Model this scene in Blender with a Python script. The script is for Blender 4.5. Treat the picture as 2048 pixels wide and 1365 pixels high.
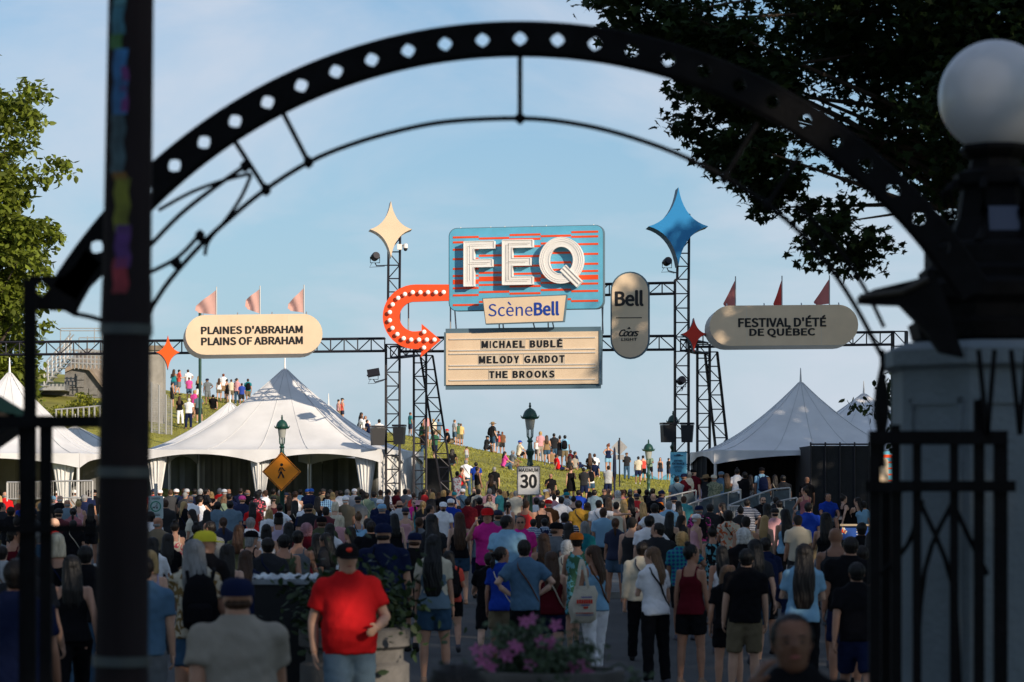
import bpy, math, random, os
import numpy as np
from mathutils import Vector, Matrix, Euler
random.seed(7); RNG = np.random.default_rng(7)
SC = bpy.context.scene
for o in list(bpy.data.objects): bpy.data.objects.remove(o)
COL = SC.collection
R = math.radians

# ------------------------------------------------------------------ camera
F = 5689.0            # focal length in photograph pixels (100 mm on a 36 mm sensor)
CZ = 2.76
cam_d = bpy.data.cameras.new('camera'); cam = bpy.data.objects.new('camera', cam_d); COL.objects.link(cam)
cam.location = (0, 0, CZ); cam.rotation_euler = (R(90), 0, 0)
cam_d.lens = 100; cam_d.sensor_width = 36; cam_d.shift_y = 292.5/2048
cam_d.clip_start = .5; cam_d.clip_end = 9000
cam_d.dof.use_dof = True; cam_d.dof.focus_distance = 104; cam_d.dof.aperture_fstop = 4.0
SC.camera = cam
# ------------------------------------------------------------------ light
SUN = Vector((1.35, -1.6, .76)).normalized()
sl = bpy.data.lights.new('sun', 'SUN'); sl.energy = 5; sl.angle = R(.55); sl.color = (1, .84, .66)
so = bpy.data.objects.new('sun', sl); COL.objects.link(so)
so.rotation_euler = SUN.to_track_quat('Z', 'Y').to_euler(); so.location = (40, -30, 40)
W = bpy.data.worlds.new('World'); SC.world = W; W.use_nodes = True
nt = W.node_tree; nt.nodes.clear()
def wn(t, **k):
    n = nt.nodes.new(t)
    for a, b in k.items(): setattr(n, a, b)
    return n
sky = wn('ShaderNodeTexSky', sky_type='NISHITA', sun_disc=False, sun_elevation=math.asin(SUN.z),
         sun_rotation=math.atan2(SUN.x, SUN.y), altitude=50, air_density=1.0, dust_density=.6, ozone_density=1.6)
tc = wn('ShaderNodeTexCoord'); mp = wn('ShaderNodeMapping'); mp.inputs['Scale'].default_value = (5, 5, 13)
nz = wn('ShaderNodeTexNoise'); nz.inputs['Scale'].default_value = 1.1; nz.inputs['Detail'].default_value = 7; nz.inputs['Roughness'].default_value = .55; nz.inputs['Distortion'].default_value = .6
rp = wn('ShaderNodeValToRGB'); rp.color_ramp.elements[0].position = .40; rp.color_ramp.elements[1].position = .64
rp.color_ramp.elements[1].color = (.7, .7, .7, 1)
mx = wn('ShaderNodeMix', data_type='RGBA'); mx.inputs[7].default_value = (6.2, 6.6, 7.5, 1)
bg = wn('ShaderNodeBackground'); bg.inputs['Strength'].default_value = .1
wo = wn('ShaderNodeOutputWorld')
L = nt.links.new
tint = wn('ShaderNodeMix', data_type='RGBA', blend_type='MULTIPLY'); tint.inputs[0].default_value = 1; tint.inputs[7].default_value = (1, 1, 1, 1)
L(tc.outputs['Generated'], mp.inputs[0]); L(mp.outputs[0], nz.inputs[0]); L(nz.outputs[0], rp.inputs[0])
sep = wn('ShaderNodeSeparateXYZ'); L(tc.outputs['Generated'], sep.inputs[0])
hz_ = wn('ShaderNodeMapRange'); hz_.inputs[1].default_value = -.02; hz_.inputs[2].default_value = .22; hz_.inputs[3].default_value = .9; hz_.inputs[4].default_value = 0
L(sep.outputs['Z'], hz_.inputs[0]); hmix = wn('ShaderNodeMix', data_type='RGBA'); hmix.inputs[7].default_value = (4.2, 5.45, 6.8, 1)
tint.inputs[7].default_value = (.62, .88, 1.08, 1)
L(sky.outputs[0], tint.inputs[6]); L(tint.outputs[2], hmix.inputs[6]); L(hz_.outputs[0], hmix.inputs[0]); L(hmix.outputs[2], mx.inputs[6])
L(rp.outputs[0], mx.inputs[0]); L(mx.outputs[2], bg.inputs[0]); L(bg.outputs[0], wo.inputs[0])
SC.view_settings.view_transform = 'Standard'; SC.view_settings.look = 'None'; SC.view_settings.exposure = .1; SC.view_settings.gamma = 1
SC.render.engine = 'CYCLES'
SC.cycles.max_bounces = 6; SC.cycles.diffuse_bounces = 3; SC.cycles.transparent_max_bounces = 6

# ------------------------------------------------------------------ helpers
def sm(a, b, x):
    t = min(1, max(0, (x-a)/(b-a))); return t*t*(3-2*t)
def P(px, py, d): return Vector(((px-1024)/F*d, d, CZ+(975-py)/F*d))
def crest_z(px):
    xs = [-400, 250, 330, 500, 700, 860, 1000, 1130, 1300, 1400, 1800, 2600]
    ys = [700, 760, 782, 803, 851, 879, 907, 932, 958, 966, 985, 1000]
    return CZ+(975-float(np.interp(px, xs, ys)))/F*172
def zbase(d):
    return .0093*max(d, -30)+.3*(1-sm(27, 37, d))
def zg(x, d):
    z = zbase(min(d, 172))
    if d > 112:
        px = 1024+x*F/min(d, 172)
        zc = crest_z(px)
        t = min(1, (d-112)/60.0); t = t*.72+.28*sm(0, 1, t)
        z = z+(zc-z)*t
        if d > 172: z -= 6*sm(172, 260, d)+10*sm(260, 700, d)
        z += .10*math.sin(x*.5+d*.23)*sm(112, 125, d)*(1-sm(150, 172, d))
    return z
def in_pave(x, d): return (x > 1.35 and 57 < d < 80)
MATS = {}
def mat(name, col, rough=.6, metal=0, nscale=0, namt=.15, bump=0, bscale=60, objcol=False, spec=.4, emit=0, trans=0, island=0, coat=0, stretch=None):
    if name in MATS: return MATS[name]
    m = bpy.data.materials.new(name); m.use_nodes = True; n = m.node_tree; b = n.nodes['Principled BSDF']
    b.inputs['Roughness'].default_value = rough; b.inputs['Metallic'].default_value = metal
    b.inputs['Specular IOR Level'].default_value = spec; b.inputs['Coat Weight'].default_value = coat
    if objcol:
        oi = n.nodes.new('ShaderNodeObjectInfo'); csock = oi.outputs['Color']
    else:
        rgb = n.nodes.new('ShaderNodeRGB'); rgb.outputs[0].default_value = (*col, 1); csock = rgb.outputs[0]
    t = n.nodes.new('ShaderNodeTexCoord'); vec = t.outputs['Object']
    if stretch:
        ma = n.nodes.new('ShaderNodeMapping'); ma.inputs['Scale'].default_value = stretch; n.links.new(vec, ma.inputs[0]); vec = ma.outputs[0]
    if island:
        g = n.nodes.new('ShaderNodeNewGeometry'); mr = n.nodes.new('ShaderNodeMapRange'); mr.inputs[3].default_value = 1-island; mr.inputs[4].default_value = 1+island
        n.links.new(g.outputs['Random Per Island'], mr.inputs[0])
        vm = n.nodes.new('ShaderNodeVectorMath'); vm.operation = 'SCALE'
        n.links.new(csock, vm.inputs[0]); n.links.new(mr.outputs[0], vm.inputs['Scale']); csock = vm.outputs[0]
    if nscale:
        no = n.nodes.new('ShaderNodeTexNoise'); no.inputs['Scale'].default_value = nscale; no.inputs['Detail'].default_value = 6
        n.links.new(vec, no.inputs[0])
        mr = n.nodes.new('ShaderNodeMapRange'); mr.inputs[1].default_value = .3; mr.inputs[2].default_value = .7; mr.inputs[3].default_value = 1-namt; mr.inputs[4].default_value = 1+namt
        n.links.new(no.outputs[0], mr.inputs[0])
        vm = n.nodes.new('ShaderNodeVectorMath'); vm.operation = 'SCALE'
        n.links.new(csock, vm.inputs[0]); n.links.new(mr.outputs[0], vm.inputs['Scale']); csock = vm.outputs[0]
    n.links.new(csock, b.inputs['Base Color'])
    if emit:
        n.links.new(csock, b.inputs['Emission Color']); b.inputs['Emission Strength'].default_value = emit
    if bump:
        n2 = n.nodes.new('ShaderNodeTexNoise'); n2.inputs['Scale'].default_value = bscale; n2.inputs['Detail'].default_value = 5
        n.links.new(vec, n2.inputs[0])
        bp = n.nodes.new('ShaderNodeBump'); bp.inputs['Strength'].default_value = bump; bp.inputs['Distance'].default_value = .02
        n.links.new(n2.outputs[0], bp.inputs['Height']); n.links.new(bp.outputs[0], b.inputs['Normal'])
    if trans:
        tr = n.nodes.new('ShaderNodeBsdfTranslucent'); n.links.new(csock, tr.inputs[0])
        ms = n.nodes.new('ShaderNodeMixShader'); ms.inputs[0].default_value = trans
        n.links.new(b.outputs[0], ms.inputs[1]); n.links.new(tr.outputs[0], ms.inputs[2])
        n.links.new(ms.outputs[0], n.nodes['Material Output'].inputs[0])
    m['csock'] = 1
    MATS[name] = m; return m
def tag(o, label=None, cat=None, group=None, kind=None):
    if label: o['label'] = label
    if cat: o['category'] = cat
    if group: o['group'] = group
    if kind: o['kind'] = kind
    return o
def link(o, parent=None):
    COL.objects.link(o)
    if parent is not None: o.parent = parent
    return o
def thing(name, label, cat, loc=(0, 0, 0), rz=0, group=None, rot=None):
    o = bpy.data.objects.new(name, None); o.empty_display_size = .1
    o.location = loc; o.rotation_euler = rot if rot else (0, 0, rz); link(o)
    return tag(o, label, cat, group)
def inst(name, me, parent=None, loc=(0, 0, 0), rot=(0, 0, 0), sc=(1, 1, 1), world=True):
    o = bpy.data.objects.new(name, me); link(o, parent)
    loc = Vector(loc)
    if parent is not None and world: loc = loc-root_loc(parent)
    o.location = loc; o.rotation_euler = rot; o.scale = sc
    return o
def root_loc(p):
    v = Vector(p.location)
    while p.parent is not None: p = p.parent; v = v+Vector(p.location)
    return v
class MB:
    def __init__(s): s.v = []; s.f = []; s.m = []; s.mi = 0
    def add(s, vs, fs):
        b = len(s.v); s.v += [tuple(v) for v in vs]
        for f in fs: s.f.append(tuple(i+b for i in f)); s.m.append(s.mi)
        return s
    def box(s, c, d, rz=0, M=None):
        x, y, z = d[0]/2, d[1]/2, d[2]/2
        vs = [Vector((a*x, b*y, e*z)) for e in (-1, 1) for b in (-1, 1) for a in (-1, 1)]
        Rm = M if M is not None else Matrix.Rotation(rz, 3, 'Z')
        vs = [Rm @ v+Vector(c) for v in vs]
        return s.add(vs, [(0, 2, 3, 1), (4, 5, 7, 6), (0, 1, 5, 4), (2, 6, 7, 3), (0, 4, 6, 2), (1, 3, 7, 5)])
    def bar(s, a, b, w, h=None, up=(0, 0, 1)):
        a = Vector(a); b = Vector(b); d = b-a; L_ = d.length; d.normalize()
        u = Vector(up)
        if abs(d.dot(u)) > .98: u = Vector((0, 1, 0))
        x = d.cross(u).normalized(); z = x.cross(d)
        M = Matrix((x, d, z)).transposed()
        return s.box((a+b)/2, (w, L_, h or w), M=M)
    def tube(s, pts, rad, n=8, cap=True, closed=False):
        pts = [Vector(p) for p in pts]; N = len(pts)
        if not hasattr(rad, '__len__'): rad = [rad]*N
        vs = []; ref = None
        for i, p in enumerate(pts):
            a = pts[max(i-1, 0)]; b = pts[min(i+1, N-1)]
            d = (b-a).normalized()
            if ref is None: ref = Vector((0, 0, 1)) if abs(d.z) < .9 else Vector((1, 0, 0))
            x = d.cross(ref).normalized(); y = d.cross(x); ref = -y if False else ref
            if x.length < .1: x = Vector((1, 0, 0)); y = d.cross(x)
            for k in range(n):
                t = 2*math.pi*k/n; vs.append(p+(x*math.cos(t)+y*math.sin(t))*rad[i])
        fs = []
        for i in range(N-1):
            for k in range(n):
                fs.append((i*n+k, i*n+(k+1) % n, (i+1)*n+(k+1) % n, (i+1)*n+k))
        if cap:
            fs.append(tuple(range(n-1, -1, -1))); fs.append(tuple((N-1)*n+k for k in range(n)))
        return s.add(vs, fs)
    def lathe(s, prof, c=(0, 0, 0), n=20, ph=0, cap=True):
        vs = []; fs = []; c = Vector(c)
        for r, z in prof:
            for k in range(n):
                t = 2*math.pi*k/n+ph; vs.append(c+Vector((r*math.cos(t), r*math.sin(t), z)))
        N = len(prof)
        for i in range(N-1):
            for k in range(n):
                fs.append((i*n+k, i*n+(k+1) % n, (i+1)*n+(k+1) % n, (i+1)*n+k))
        if cap:
            fs.append(tuple(range(n-1, -1, -1))); fs.append(tuple((N-1)*n+k for k in range(n)))
        return s.add(vs, fs)
    def extr(s, o2, y0, y1, off=(0, 0), back_scale=1.0):
        """outline in x,z extruded from y0 (front) to y1; off skews the back"""
        n = len(o2); cx = sum(p[0] for p in o2)/n; cz = sum(p[1] for p in o2)/n
        a = [Vector((x, y0, z)) for x, z in o2]
        b = [Vector((cx+(x-cx)*back_scale+off[0], y1, cz+(z-cz)*back_scale+off[1])) for x, z in o2]
        fs = [tuple(range(n)), tuple(range(2*n-1, n-1, -1))]
        for i in range(n): j = (i+1) % n; fs.append((i, n+i, n+j, j))
        return s.add(a+b, fs)
    def mesh(s, name, mats, smooth=False):
        me = bpy.data.meshes.new(name); me.from_pydata(s.v, [], s.f)
        for m in (mats if isinstance(mats, (list, tuple)) else [mats]): me.materials.append(m)
        if any(s.m): me.polygons.foreach_set('material_index', s.m)
        if smooth: me.polygons.foreach_set('use_smooth', [True]*len(me.polygons)); me.set_sharp_from_angle(angle=R(40))
        me.update(); return me
    def build(s, name, mats, parent=None, smooth=False, local=False):
        if parent is not None and not local:
            r = root_loc(parent); s.v = [(v[0]-r.x, v[1]-r.y, v[2]-r.z) for v in s.v]
        o = bpy.data.objects.new(name, s.mesh(name, mats, smooth)); link(o, parent); return o
def fastmesh(name, V, Fc, m, smooth=False):
    """V (n,3) array, Fc (m,k) array of same-size faces"""
    me = bpy.data.meshes.new(name); k = Fc.shape[1]
    me.vertices.add(len(V)); me.vertices.foreach_set('co', np.asarray(V, np.float32).ravel())
    me.loops.add(Fc.size); me.loops.foreach_set('vertex_index', Fc.astype(np.int32).ravel())
    me.polygons.add(len(Fc)); me.polygons.foreach_set('loop_start', np.arange(0, Fc.size, k, dtype=np.int32))
    try: me.polygons.foreach_set('loop_total', np.full(len(Fc), k, np.int32))
    except Exception: pass
    if smooth: me.polygons.foreach_set('use_smooth', np.ones(len(Fc), bool))
    me.materials.append(m); me.update(calc_edges=True); return me
ROD = MB().tube([(0, 0, 0), (0, 0, 1)], 1, 7)
M_TRUSS = mat('black truss aluminium', (.012, .012, .02), .45, .2)
M_CHORD = M_TRUSS
ROD_ME = ROD.mesh('rod', M_TRUSS, True)
def rod(name, a, b, r, parent, me=None):
    a = Vector(a); b = Vector(b); d = b-a
    return inst(name, me or ROD_ME, parent, a, d.to_track_quat('Z', 'Y').to_euler(), (r, r, d.length))
TEXTS = []
FONT = None
try: FONT = bpy.data.fonts.load(os.path.join(bpy.utils.system_resource('DATAFILES'), 'fonts', 'Noto Sans CJK Regular.woff2'))
except Exception: FONT = None
def text(s, x0, x1, z0, z1, y, material, parent, name='lettering', bold=.02, ext=.012, shear=0, spacing=1.0, M=None):
    """fit string into x0..x1, z0..z1 on the plane y of parent's local frame (text faces -y)"""
    c = bpy.data.curves.new('lettering', 'FONT'); c.body = s.replace('’', "'")
    if FONT: c.font = FONT
    c.size = 1; c.offset = 0; c.extrude = 0; c.shear = shear; c.space_character = spacing; c.resolution_u = 3
    o = bpy.data.objects.new('tmp_text', c); COL.objects.link(o)
    TEXTS.append((o, x0, x1, z0, z1, y, material, parent, name, ext, M, bold))
def flush_texts():
    bpy.context.view_layer.update(); dg = bpy.context.evaluated_depsgraph_get()
    for (o, x0, x1, z0, z1, y, m, parent, name, ext, M, bold) in TEXTS:
        me = bpy.data.meshes.new_from_object(o.evaluated_get(dg)); n = len(me.vertices)
        V = np.zeros(n*3, np.float32); me.vertices.foreach_get('co', V); V = V.reshape(-1, 3)
        fs0 = [tuple(p.vertices) for p in me.polygons]
        offs = [(0, 0)] if bold <= 0 else [(bold*.55*math.cos(t), bold*.45*math.sin(t)) for t in (0, 1.05, 2.09, 3.14, 4.19, 5.24)]
        V = np.vstack([V+np.array([dx, dz, 0]) for dx, dz in offs]); lay = np.repeat(np.arange(len(offs)), n)*.0007
        mn = V.min(0); mxx = V.max(0)
        X = x0+(V[:, 0]-mn[0])/(mxx[0]-mn[0]+1e-9)*(x1-x0); Z = z0+(V[:, 1]-mn[1])/(mxx[1]-mn[1]+1e-9)*(z1-z0)
        fs = [tuple(i+q*n for i in f) for q in range(len(offs)) for f in fs0]
        b = MB(); front = [(a, y-ext-l_, c_) for a, c_, l_ in zip(X.tolist(), Z.tolist(), lay.tolist())]
        b.add(front, fs)
        # rim
        ec = {}
        for f in fs:
            for i in range(len(f)):
                e = (f[i], f[(i+1) % len(f)])
                if (e[1], e[0]) in ec: ec.pop((e[1], e[0]))
                else: ec[e] = 1
        base = len(b.v); b.v += [(a, y, c_) for a, c_ in zip(X.tolist(), Z.tolist())]
        for e in ec: b.f.append((e[0], base+e[0], base+e[1], e[1])); b.m.append(0)
        if M is not None: b.v = [tuple(M @ Vector(v)) for v in b.v]
        o2 = b.build(name, m, parent, local=True)
        bpy.data.objects.remove(o)
def pill(w, h, n=14):
    r = min(w, h)/2; pts = []
    if w >= h:
        for k in range(n+1): t = math.pi/2+math.pi*k/n; pts.append((-w/2+r+r*math.cos(t), r*math.sin(t)))
        for k in range(n+1): t = -math.pi/2+math.pi*k/n; pts.append((w/2-r+r*math.cos(t), r*math.sin(t)))
    else:
        for k in range(n+1): t = math.pi*k/n; pts.append((r*math.cos(t), h/2-r+r*math.sin(t)))
        for k in range(n+1): t = math.pi+math.pi*k/n; pts.append((r*math.cos(t), -h/2+r+r*math.sin(t)))
    return pts
def rrect(w, h, r, n=6):
    pts = []
    for cx, cz, a in ((w/2-r, h/2-r, 0), (-w/2+r, h/2-r, 90), (-w/2+r, -h/2+r, 180), (w/2-r, -h/2+r, 270)):
        for k in range(n+1): t = R(a+90*k/n); pts.append((cx+r*math.cos(t), cz+r*math.sin(t)))
    return pts
def star4(w, h, cz=0, n=9, k=.17):
    tips = [(0, h*(.5)), (-w/2, cz), (0, -h*.5), (w/2, cz)]; pts = []
    for i in range(4):
        a = tips[i]; b = tips[(i+1) % 4]; c = ((a[0]+b[0])*k, cz+(a[1]-cz+b[1]-cz)*k)
        for j in range(n):
            t = j/n; pts.append(((1-t)**2*a[0]+2*t*(1-t)*c[0]+t*t*b[0], (1-t)**2*a[1]+2*t*(1-t)*c[1]+t*t*b[1]))
    return pts

# ------------------------------------------------------------------ ground
M_ASPH = mat('asphalt', (.045, .047, .05), .85, nscale=.8, namt=.25, bump=.5, bscale=90)
M_PAVE = mat('pavement concrete', (.13, .13, .125), .85, nscale=1.5, namt=.25, bump=.4, bscale=60)
M_GRASS = mat('lawn', (.25, .24, .04), .9, nscale=.35, namt=.5, bump=1.0, bscale=9)
ys = sorted(set([-60, -30, 0, 10, 20, 26, 28, 30, 32, 34, 37, 45, 57, 70, 80, 90, 100, 108]+list(np.arange(112, 176, 2))+[180, 190, 200, 220, 240, 260, 300, 350, 400, 500, 700, 1200, 3000, 8000]))
xs = sorted(set([-6000, -1500, -400, -150, -90, -60, -50]+list(np.arange(-44, 45, 2.0))+[50, 60, 90, 150, 400, 1500, 6000]))
b = MB(); nx = len(xs)
for y in ys:
    for x in xs: b.v.append((x, y, zg(x, y)-.02))
for j in range(len(ys)-1):
    for i in range(nx-1):
        b.f.append((j*nx+i, j*nx+i+1, (j+1)*nx+i+1, (j+1)*nx+i)); b.m.append(0)
tag(b.build('ground', M_GRASS, smooth=True), kind='structure')
b = MB(); rx = [-14, -7, 0, 7, 14]; ry = [-60, 0, 10, 20, 26, 28, 30, 32, 34, 37, 45, 57, 70, 80, 90, 100, 110]
for y in ry:
    for x in rx: b.v.append((x, y, zbase(y)))
for j in range(len(ry)-1):
    for i in range(len(rx)-1): b.f.append((j*5+i, j*5+i+1, (j+1)*5+i+1, (j+1)*5+i)); b.m.append(0)
tag(b.build('road', M_ASPH), kind='structure')
b = MB()
for y0, y1 in ((57.15, 80),):
    x0, x1 = 1.5, 16
    b.add([(x0, y0, zbase(y0)+.005), (x1, y0, zbase(y0)+.005), (x1, y1, zbase(y1)+.005), (x0, y1, zbase(y1)+.005),
           (x0, y0, zbase(y0)+.12), (x1, y0, zbase(y0)+.12), (x1, y1, zbase(y1)+.12), (x0, y1, zbase(y1)+.12)],
          [(4, 5, 6, 7), (0, 1, 5, 4), (3, 0, 4, 7), (1, 2, 6, 5), (2, 3, 7, 6)])
tag(b.build('pavement', M_PAVE), kind='structure')
kb = thing('kerb', 'pale concrete kerb edging the raised pavement on the right of the road', 'kerb', (1.42, 57, zbase(57)))
M_KERB = mat('kerb concrete', (.2, .2, .19), .8, nscale=6, namt=.2)
kme = MB().box((0, 0, .065), (.98, .14, .13)).mesh('kerb_stone', M_KERB)
for i in range(14): inst('kerb_stone', kme, kb, (1.95+i, 57.07, zbase(57.07)))
for i in range(22): inst('kerb_stone', kme, kb, (1.42, 57.7+i, zbase(57.7+i)), (R(.53), 0, R(90)))
# grass blades on the hill
n = 70000
X = RNG.uniform(-22, 22, n); Y = 114+58*RNG.uniform(0, 1, n)
Z = np.array([zg(x, y) for x, y in zip(X, Y)])
h = RNG.uniform(.02, .075, n); a = RNG.uniform(0, 6.28, n); w = RNG.uniform(.02, .05, n)
V = np.zeros((n, 3, 3)); V[:, 0] = np.c_[X-w*np.cos(a), Y-w*np.sin(a), Z-.04]; V[:, 1] = np.c_[X+w*np.cos(a), Y+w*np.sin(a), Z-.04]
V[:, 2] = np.c_[X+RNG.normal(0, .03, n), Y+RNG.normal(0, .03, n), Z+h]
M_BLADE = mat('grass blade', (.28, .27, .045), .8, island=.5, trans=.3)
gob = bpy.data.objects.new('grass', fastmesh('grass', V.reshape(-1, 3), np.arange(3*n).reshape(-1, 3), M_BLADE)); link(gob)
tag(gob, 'short green grass covering the hill', 'grass', kind='stuff')

# ------------------------------------------------------------------ trees
M_BARK = mat('bark', (.06, .045, .035), .9, nscale=8, namt=.3, bump=.8, bscale=20, stretch=(1, 1, .25))
LEAF_MAPLE = np.array([(0, 0), (.18, .05), (.5, -.08), (.38, .16), (.62, .42), (.3, .4), (.24, .5), (.0, 1.0), (-.24, .5), (-.3, .4), (-.62, .42), (-.38, .16), (-.5, -.08), (-.18, .05)])
LEAF_OVAL = np.array([(0, 0), (.28, .3), (.25, .65), (0, 1.0), (-.25, .65), (-.28, .3)])
def leaf_mesh(name, pos, size, tmpl, m, droop=.5, maple=False):
    n = len(pos); T = tmpl; k = len(T)
    c = np.array([[0, .32 if maple else .4]])
    T3 = np.zeros((k+1, 3)); T3[:k, 0] = T[:, 0]; T3[:k, 1] = T[:, 1]; T3[k, :2] = c
    T3[:k, 2] = -.25*np.abs(T[:, 0])
    a = RNG.uniform(0, 2*np.pi, n); p = RNG.normal(-droop, .5, n); r = RNG.normal(0, .5, n)
    ca, sa, cp, sp, cr, sr = np.cos(a), np.sin(a), np.cos(p), np.sin(p), np.cos(r), np.sin(r)
    Ry = np.zeros((n, 3, 3)); Ry[:, 0, 0] = cr; Ry[:, 0, 2] = sr; Ry[:, 1, 1] = 1; Ry[:, 2, 0] = -sr; Ry[:, 2, 2] = cr
    Rx = np.zeros((n, 3, 3)); Rx[:, 0, 0] = 1; Rx[:, 1, 1] = cp; Rx[:, 1, 2] = -sp; Rx[:, 2, 1] = sp; Rx[:, 2, 2] = cp
    Rz = np.zeros((n, 3, 3)); Rz[:, 0, 0] = ca; Rz[:, 0, 1] = -sa; Rz[:, 1, 0] = sa; Rz[:, 1, 1] = ca; Rz[:, 2, 2] = 1
    M = Rz @ Rx @ Ry
    V = np.einsum('nij,kj->nki', M, T3)*np.asarray(size).reshape(-1, 1, 1)+pos[:, None, :]
    tri = np.array([(i, (i+1) % k, k) for i in range(k)])
    Fc = (np.arange(n)[:, None, None]*(k+1)+tri[None]).reshape(-1, 3)
    return fastmesh(name, V.reshape(-1, 3), Fc, m)
def crown_points(c, rad, nclump, per, csize, shell=.5, seed=0, lobes=5, amp=.16, keep=None):
    rg = np.random.default_rng(seed)
    d = rg.normal(size=(nclump*2, 3)); d /= np.linalg.norm(d, axis=1)[:, None]
    r = rg.uniform(shell**3, 1, nclump*2)**(1/3)
    ph = rg.uniform(0, 6.28, 6)
    bumpy = 1+amp*(np.sin(lobes*np.arctan2(d[:, 1], d[:, 0])+ph[0])*np.cos(4*d[:, 2]+ph[1])+.7*np.sin(7*d[:, 0]+ph[2])*np.sin(6*d[:, 2]+ph[3]))
    cp = np.array(c)+d*(r*bumpy)[:, None]*np.array(rad)
    if keep is not None: cp = cp[keep(cp)]
    cp = cp[:nclump]
    pts = cp[:, None, :]+np.clip(rg.normal(size=(len(cp), per, 3)), -1.7, 1.7)*np.array([csize, csize, csize*.6])
    pts[:, :, 2] -= .25*np.linalg.norm(pts[:, :, :2]-cp[:, None, :2], axis=2)
    return cp, pts.reshape(-1, 3)
def branches(root, base, top, cps, r0, n, seed=1, mname=None):
    rg = random.Random(seed); base = Vector(base); top = Vector(top)
    t = MB(); pts = [base+(top-base)*k/5+Vector((rg.uniform(-.12, .12), rg.uniform(-.12, .12), 0))*(k > 0) for k in range(6)]
    t.tube(pts, [r0*1.35, r0, r0*.9, r0*.75, r0*.55, r0*.25], 12); t.build('trunk', M_BARK, root, smooth=True)
    bm_ = MB()
    for c in [cps[i] for i in np.linspace(0, len(cps)-1, n).astype(int)]:
        c = Vector(c); k = rg.uniform(.3, .95); s = base.lerp(top, k)
        if c.z < s.z-1: s = base.lerp(top, .45)
        mid = s.lerp(c, .5)+Vector((rg.uniform(-.3, .3), rg.uniform(-.3, .3), rg.uniform(.1, .6)))
        q = s.lerp(mid, .5)+Vector((0, 0, .15))
        bm_.tube([s, q, mid, mid.lerp(c, .55), c], [r0*.3, r0*.22, r0*.14, r0*.08, r0*.03], 6)
    o = bm_.build('limb', M_BARK, root, smooth=True); tag(o, kind='stuff')
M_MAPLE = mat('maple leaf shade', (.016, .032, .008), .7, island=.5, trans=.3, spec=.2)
M_LEAFSUN = mat('leaf bright green', (.15, .19, .022), .5, island=.5, trans=.35)
M_LEAFMID = mat('leaf mid green', (.05, .085, .02), .6, island=.4, trans=.3)
M_YELLOWG = mat('leaf yellow green', (.26, .27, .03), .6, island=.35, trans=.3)
# big maple upper right
gz = zg(10, 48)
t = thing('maple_tree', 'large dark maple overhanging the arch and the globe lamp on the right', 'tree', (10.2, 49, gz))
def maple_edge(c):
    px = 1024+c[:, 0]/c[:, 1]*F; py = 975-(c[:, 2]-CZ)/c[:, 1]*F
    lim = np.interp(px, [1100, 1200, 1260, 1320, 1370, 1400, 1450, 1500, 1550, 1620, 1700, 1760, 1850, 1950, 2100, 2400], [-80, 0, 30, 20, 90, 235, 290, 350, 400, 460, 520, 510, 470, 480, 560, 640])
    return py < lim+18+np.sin(px*.09)*18-120*np.random.default_rng(5).uniform(0, 1, len(c))**1.6
cp, pts = crown_points((10.3, 48, 12.3), (7.2, 6.5, 6.3), 1050, 80, .33, .3, 3, keep=maple_edge)
for px, py, rx_, rz_, nc in ((1250, 15, 75, 55, 34), (1330, 60, 60, 45, 26), (1395, 200, 40, 85, 26), (1420, 60, 70, 60, 34), (1460, 130, 60, 80, 30), (1440, 300, 30, 40, 8), (1500, 300, 60, 70, 40), (1560, 380, 50, 50, 18), (1640, 450, 60, 60, 20), (1720, 490, 50, 45, 12), (1520, 180, 60, 80, 60)):
    p_ = P(px, py, 46.5); k_ = 46.5/F
    c_, q_ = crown_points(tuple(p_), (rx_*k_*1.15, 1.6, rz_*k_*1.1), nc, 26, .16, .1, px, amp=.3); cp = np.vstack([cp, c_]); pts = np.vstack([pts, q_])
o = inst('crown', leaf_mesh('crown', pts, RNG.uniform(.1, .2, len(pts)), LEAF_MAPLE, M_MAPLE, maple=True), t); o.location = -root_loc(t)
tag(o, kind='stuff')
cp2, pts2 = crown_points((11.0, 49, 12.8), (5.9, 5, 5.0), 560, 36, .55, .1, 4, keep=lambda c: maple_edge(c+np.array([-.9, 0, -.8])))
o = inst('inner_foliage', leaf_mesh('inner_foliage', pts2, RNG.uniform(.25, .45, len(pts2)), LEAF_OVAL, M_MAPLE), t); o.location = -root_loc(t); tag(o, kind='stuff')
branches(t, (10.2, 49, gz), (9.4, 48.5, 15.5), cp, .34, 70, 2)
# smaller leafy branch tree right of the second tent
gz = zg(14, 78)
t = thing('young_tree', 'small dark tree whose leafy branches poke out beside the pale stone pillar', 'tree', (12.1, 78, gz))
cp, pts = crown_points((11.9, 78, 5.0), (2.1, 2, 1.6), 70, 34, .22, .3, 9, amp=.3)
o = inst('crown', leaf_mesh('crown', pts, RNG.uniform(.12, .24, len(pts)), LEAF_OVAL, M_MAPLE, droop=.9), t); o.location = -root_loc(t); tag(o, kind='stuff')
branches(t, (12.1, 78, gz), (11.9, 78, 5.6), cp, .09, 40, 3)
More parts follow.
